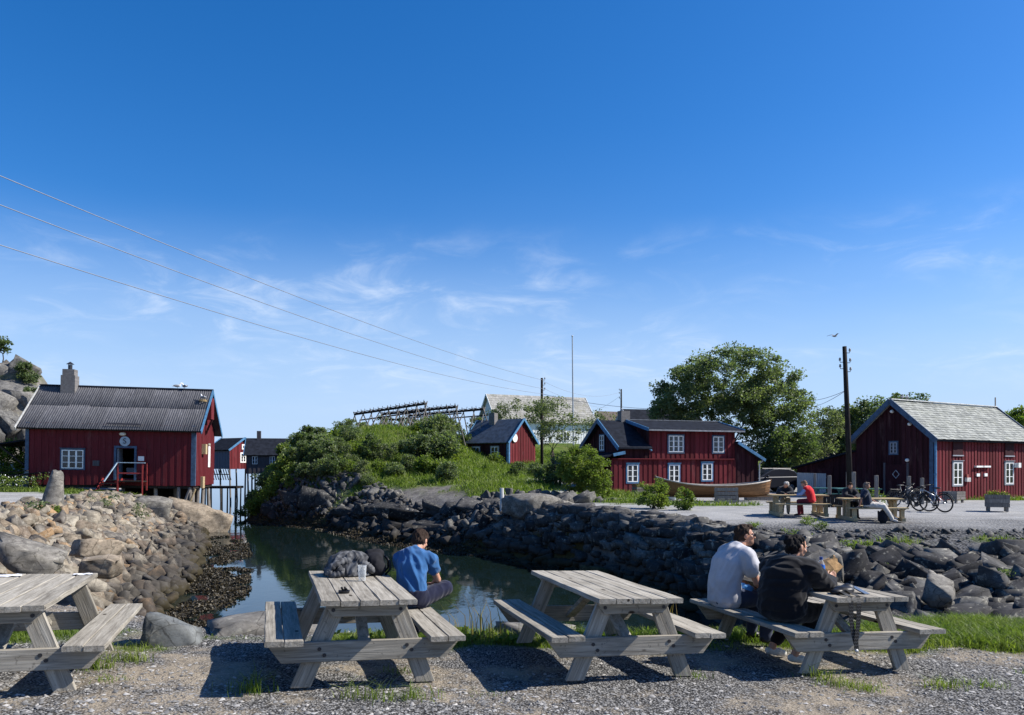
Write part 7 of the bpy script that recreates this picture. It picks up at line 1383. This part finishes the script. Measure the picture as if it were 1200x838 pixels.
# ------------------------------------------------------------------ seaweed and pebbles
WEED = NT('bladder_wrack'); WEED = WEED.fin(WEED.ramp(WEED.island(), [(0, (.009, .008, .004)), (.6, (.028, .021, .009)), (1, (.075, .056, .024))]), .55, None, .4)
def weed():
    g = np.random.default_rng(12); pts = along([(-5.3, 12.4), (-7.6, 16.5), (-9.2, 20.7), (-10.6, 25.7), (-12.6, 32), (-14.7, 38), (-17, 44)], -1.9, 1.1)(g, 9000); pf = along(far_line, -.5, 1.1)(g, 3200); keep = vnoise(pts[:, 0]*.9, pts[:, 1]*.5, 77)+.55*vnoise(pts[:, 0]*2.3, pts[:, 1]*1.4, 78) > -.05+.35*np.clip(-shore_dist(pts[:, 0], pts[:, 1])-.5, 0, 2); P = np.concatenate([pts[keep], pf]); z = np.maximum(height(P[:, 0], P[:, 1]), ZW+.005)+.03
    c = np.column_stack([P, z]); V, Q = leaf_cloud(c, np.array([.20, .26, .035]), 12, .085, 5); o = link('seaweed', np_mesh('seaweed', V, Q, WEED)); o['kind'] = 'stuff'
weed()
def pebbles():
    g = np.random.default_rng(31); n = 26000; x = g.uniform(-5.6, 7.0, n); y = 4.9+5*g.random(n)**1.5; k = (grass_w(x, y) < .4) & (g.random(n) < .25+.75*np.clip(.5+1.2*vnoise(x*.7, y*.7, 61), 0, 1)); x, y = x[k], y[k]; n = len(x); z = height(x, y); s = .007+.016*g.random(n)**2.4
    base = np.array([(1, 0, .0), (-1, .1, 0), (.1, 1, 0), (0, -1, .1), (.1, .1, .75), (0, 0, -.5)]); F6 = np.array([(0, 2, 4), (2, 1, 4), (1, 3, 4), (3, 0, 4)]); a = g.uniform(0, 6.28, n); ca_, sa_ = np.cos(a), np.sin(a); B = base[None]*(1+.35*g.normal(size=(n, 6, 1)))*s[:, None, None]*np.array([1.25, .95, .85]); X = B[..., 0]*ca_[:, None]-B[..., 1]*sa_[:, None]+x[:, None]; Yv = B[..., 0]*sa_[:, None]+B[..., 1]*ca_[:, None]+y[:, None]; Z = B[..., 2]+z[:, None]+.003
    V = np.stack([X, Yv, Z], 2).reshape(-1, 3); T = (F6[None]+np.arange(n)[:, None, None]*6).reshape(-1, 3)
    t = NT('gravel_stone'); m = t.fin(t.ramp(t.island(), [(0, (.10, .10, .102)), (.35, (.18, .177, .172)), (.7, (.27, .265, .255)), (1, (.42, .405, .385))]), .9, None, .15); o = link('gravel', np_mesh('gravel', V, T, m)); o['kind'] = 'stuff'
pebbles()
planter(1118, 40.5, .72, .72, .62, 'empty wooden planter box beside the storehouse corner', .5, False)
planter(1168.5, 31.5, .80, .70, .70, 'wooden planter with flowers standing out on the square', -.46, True)
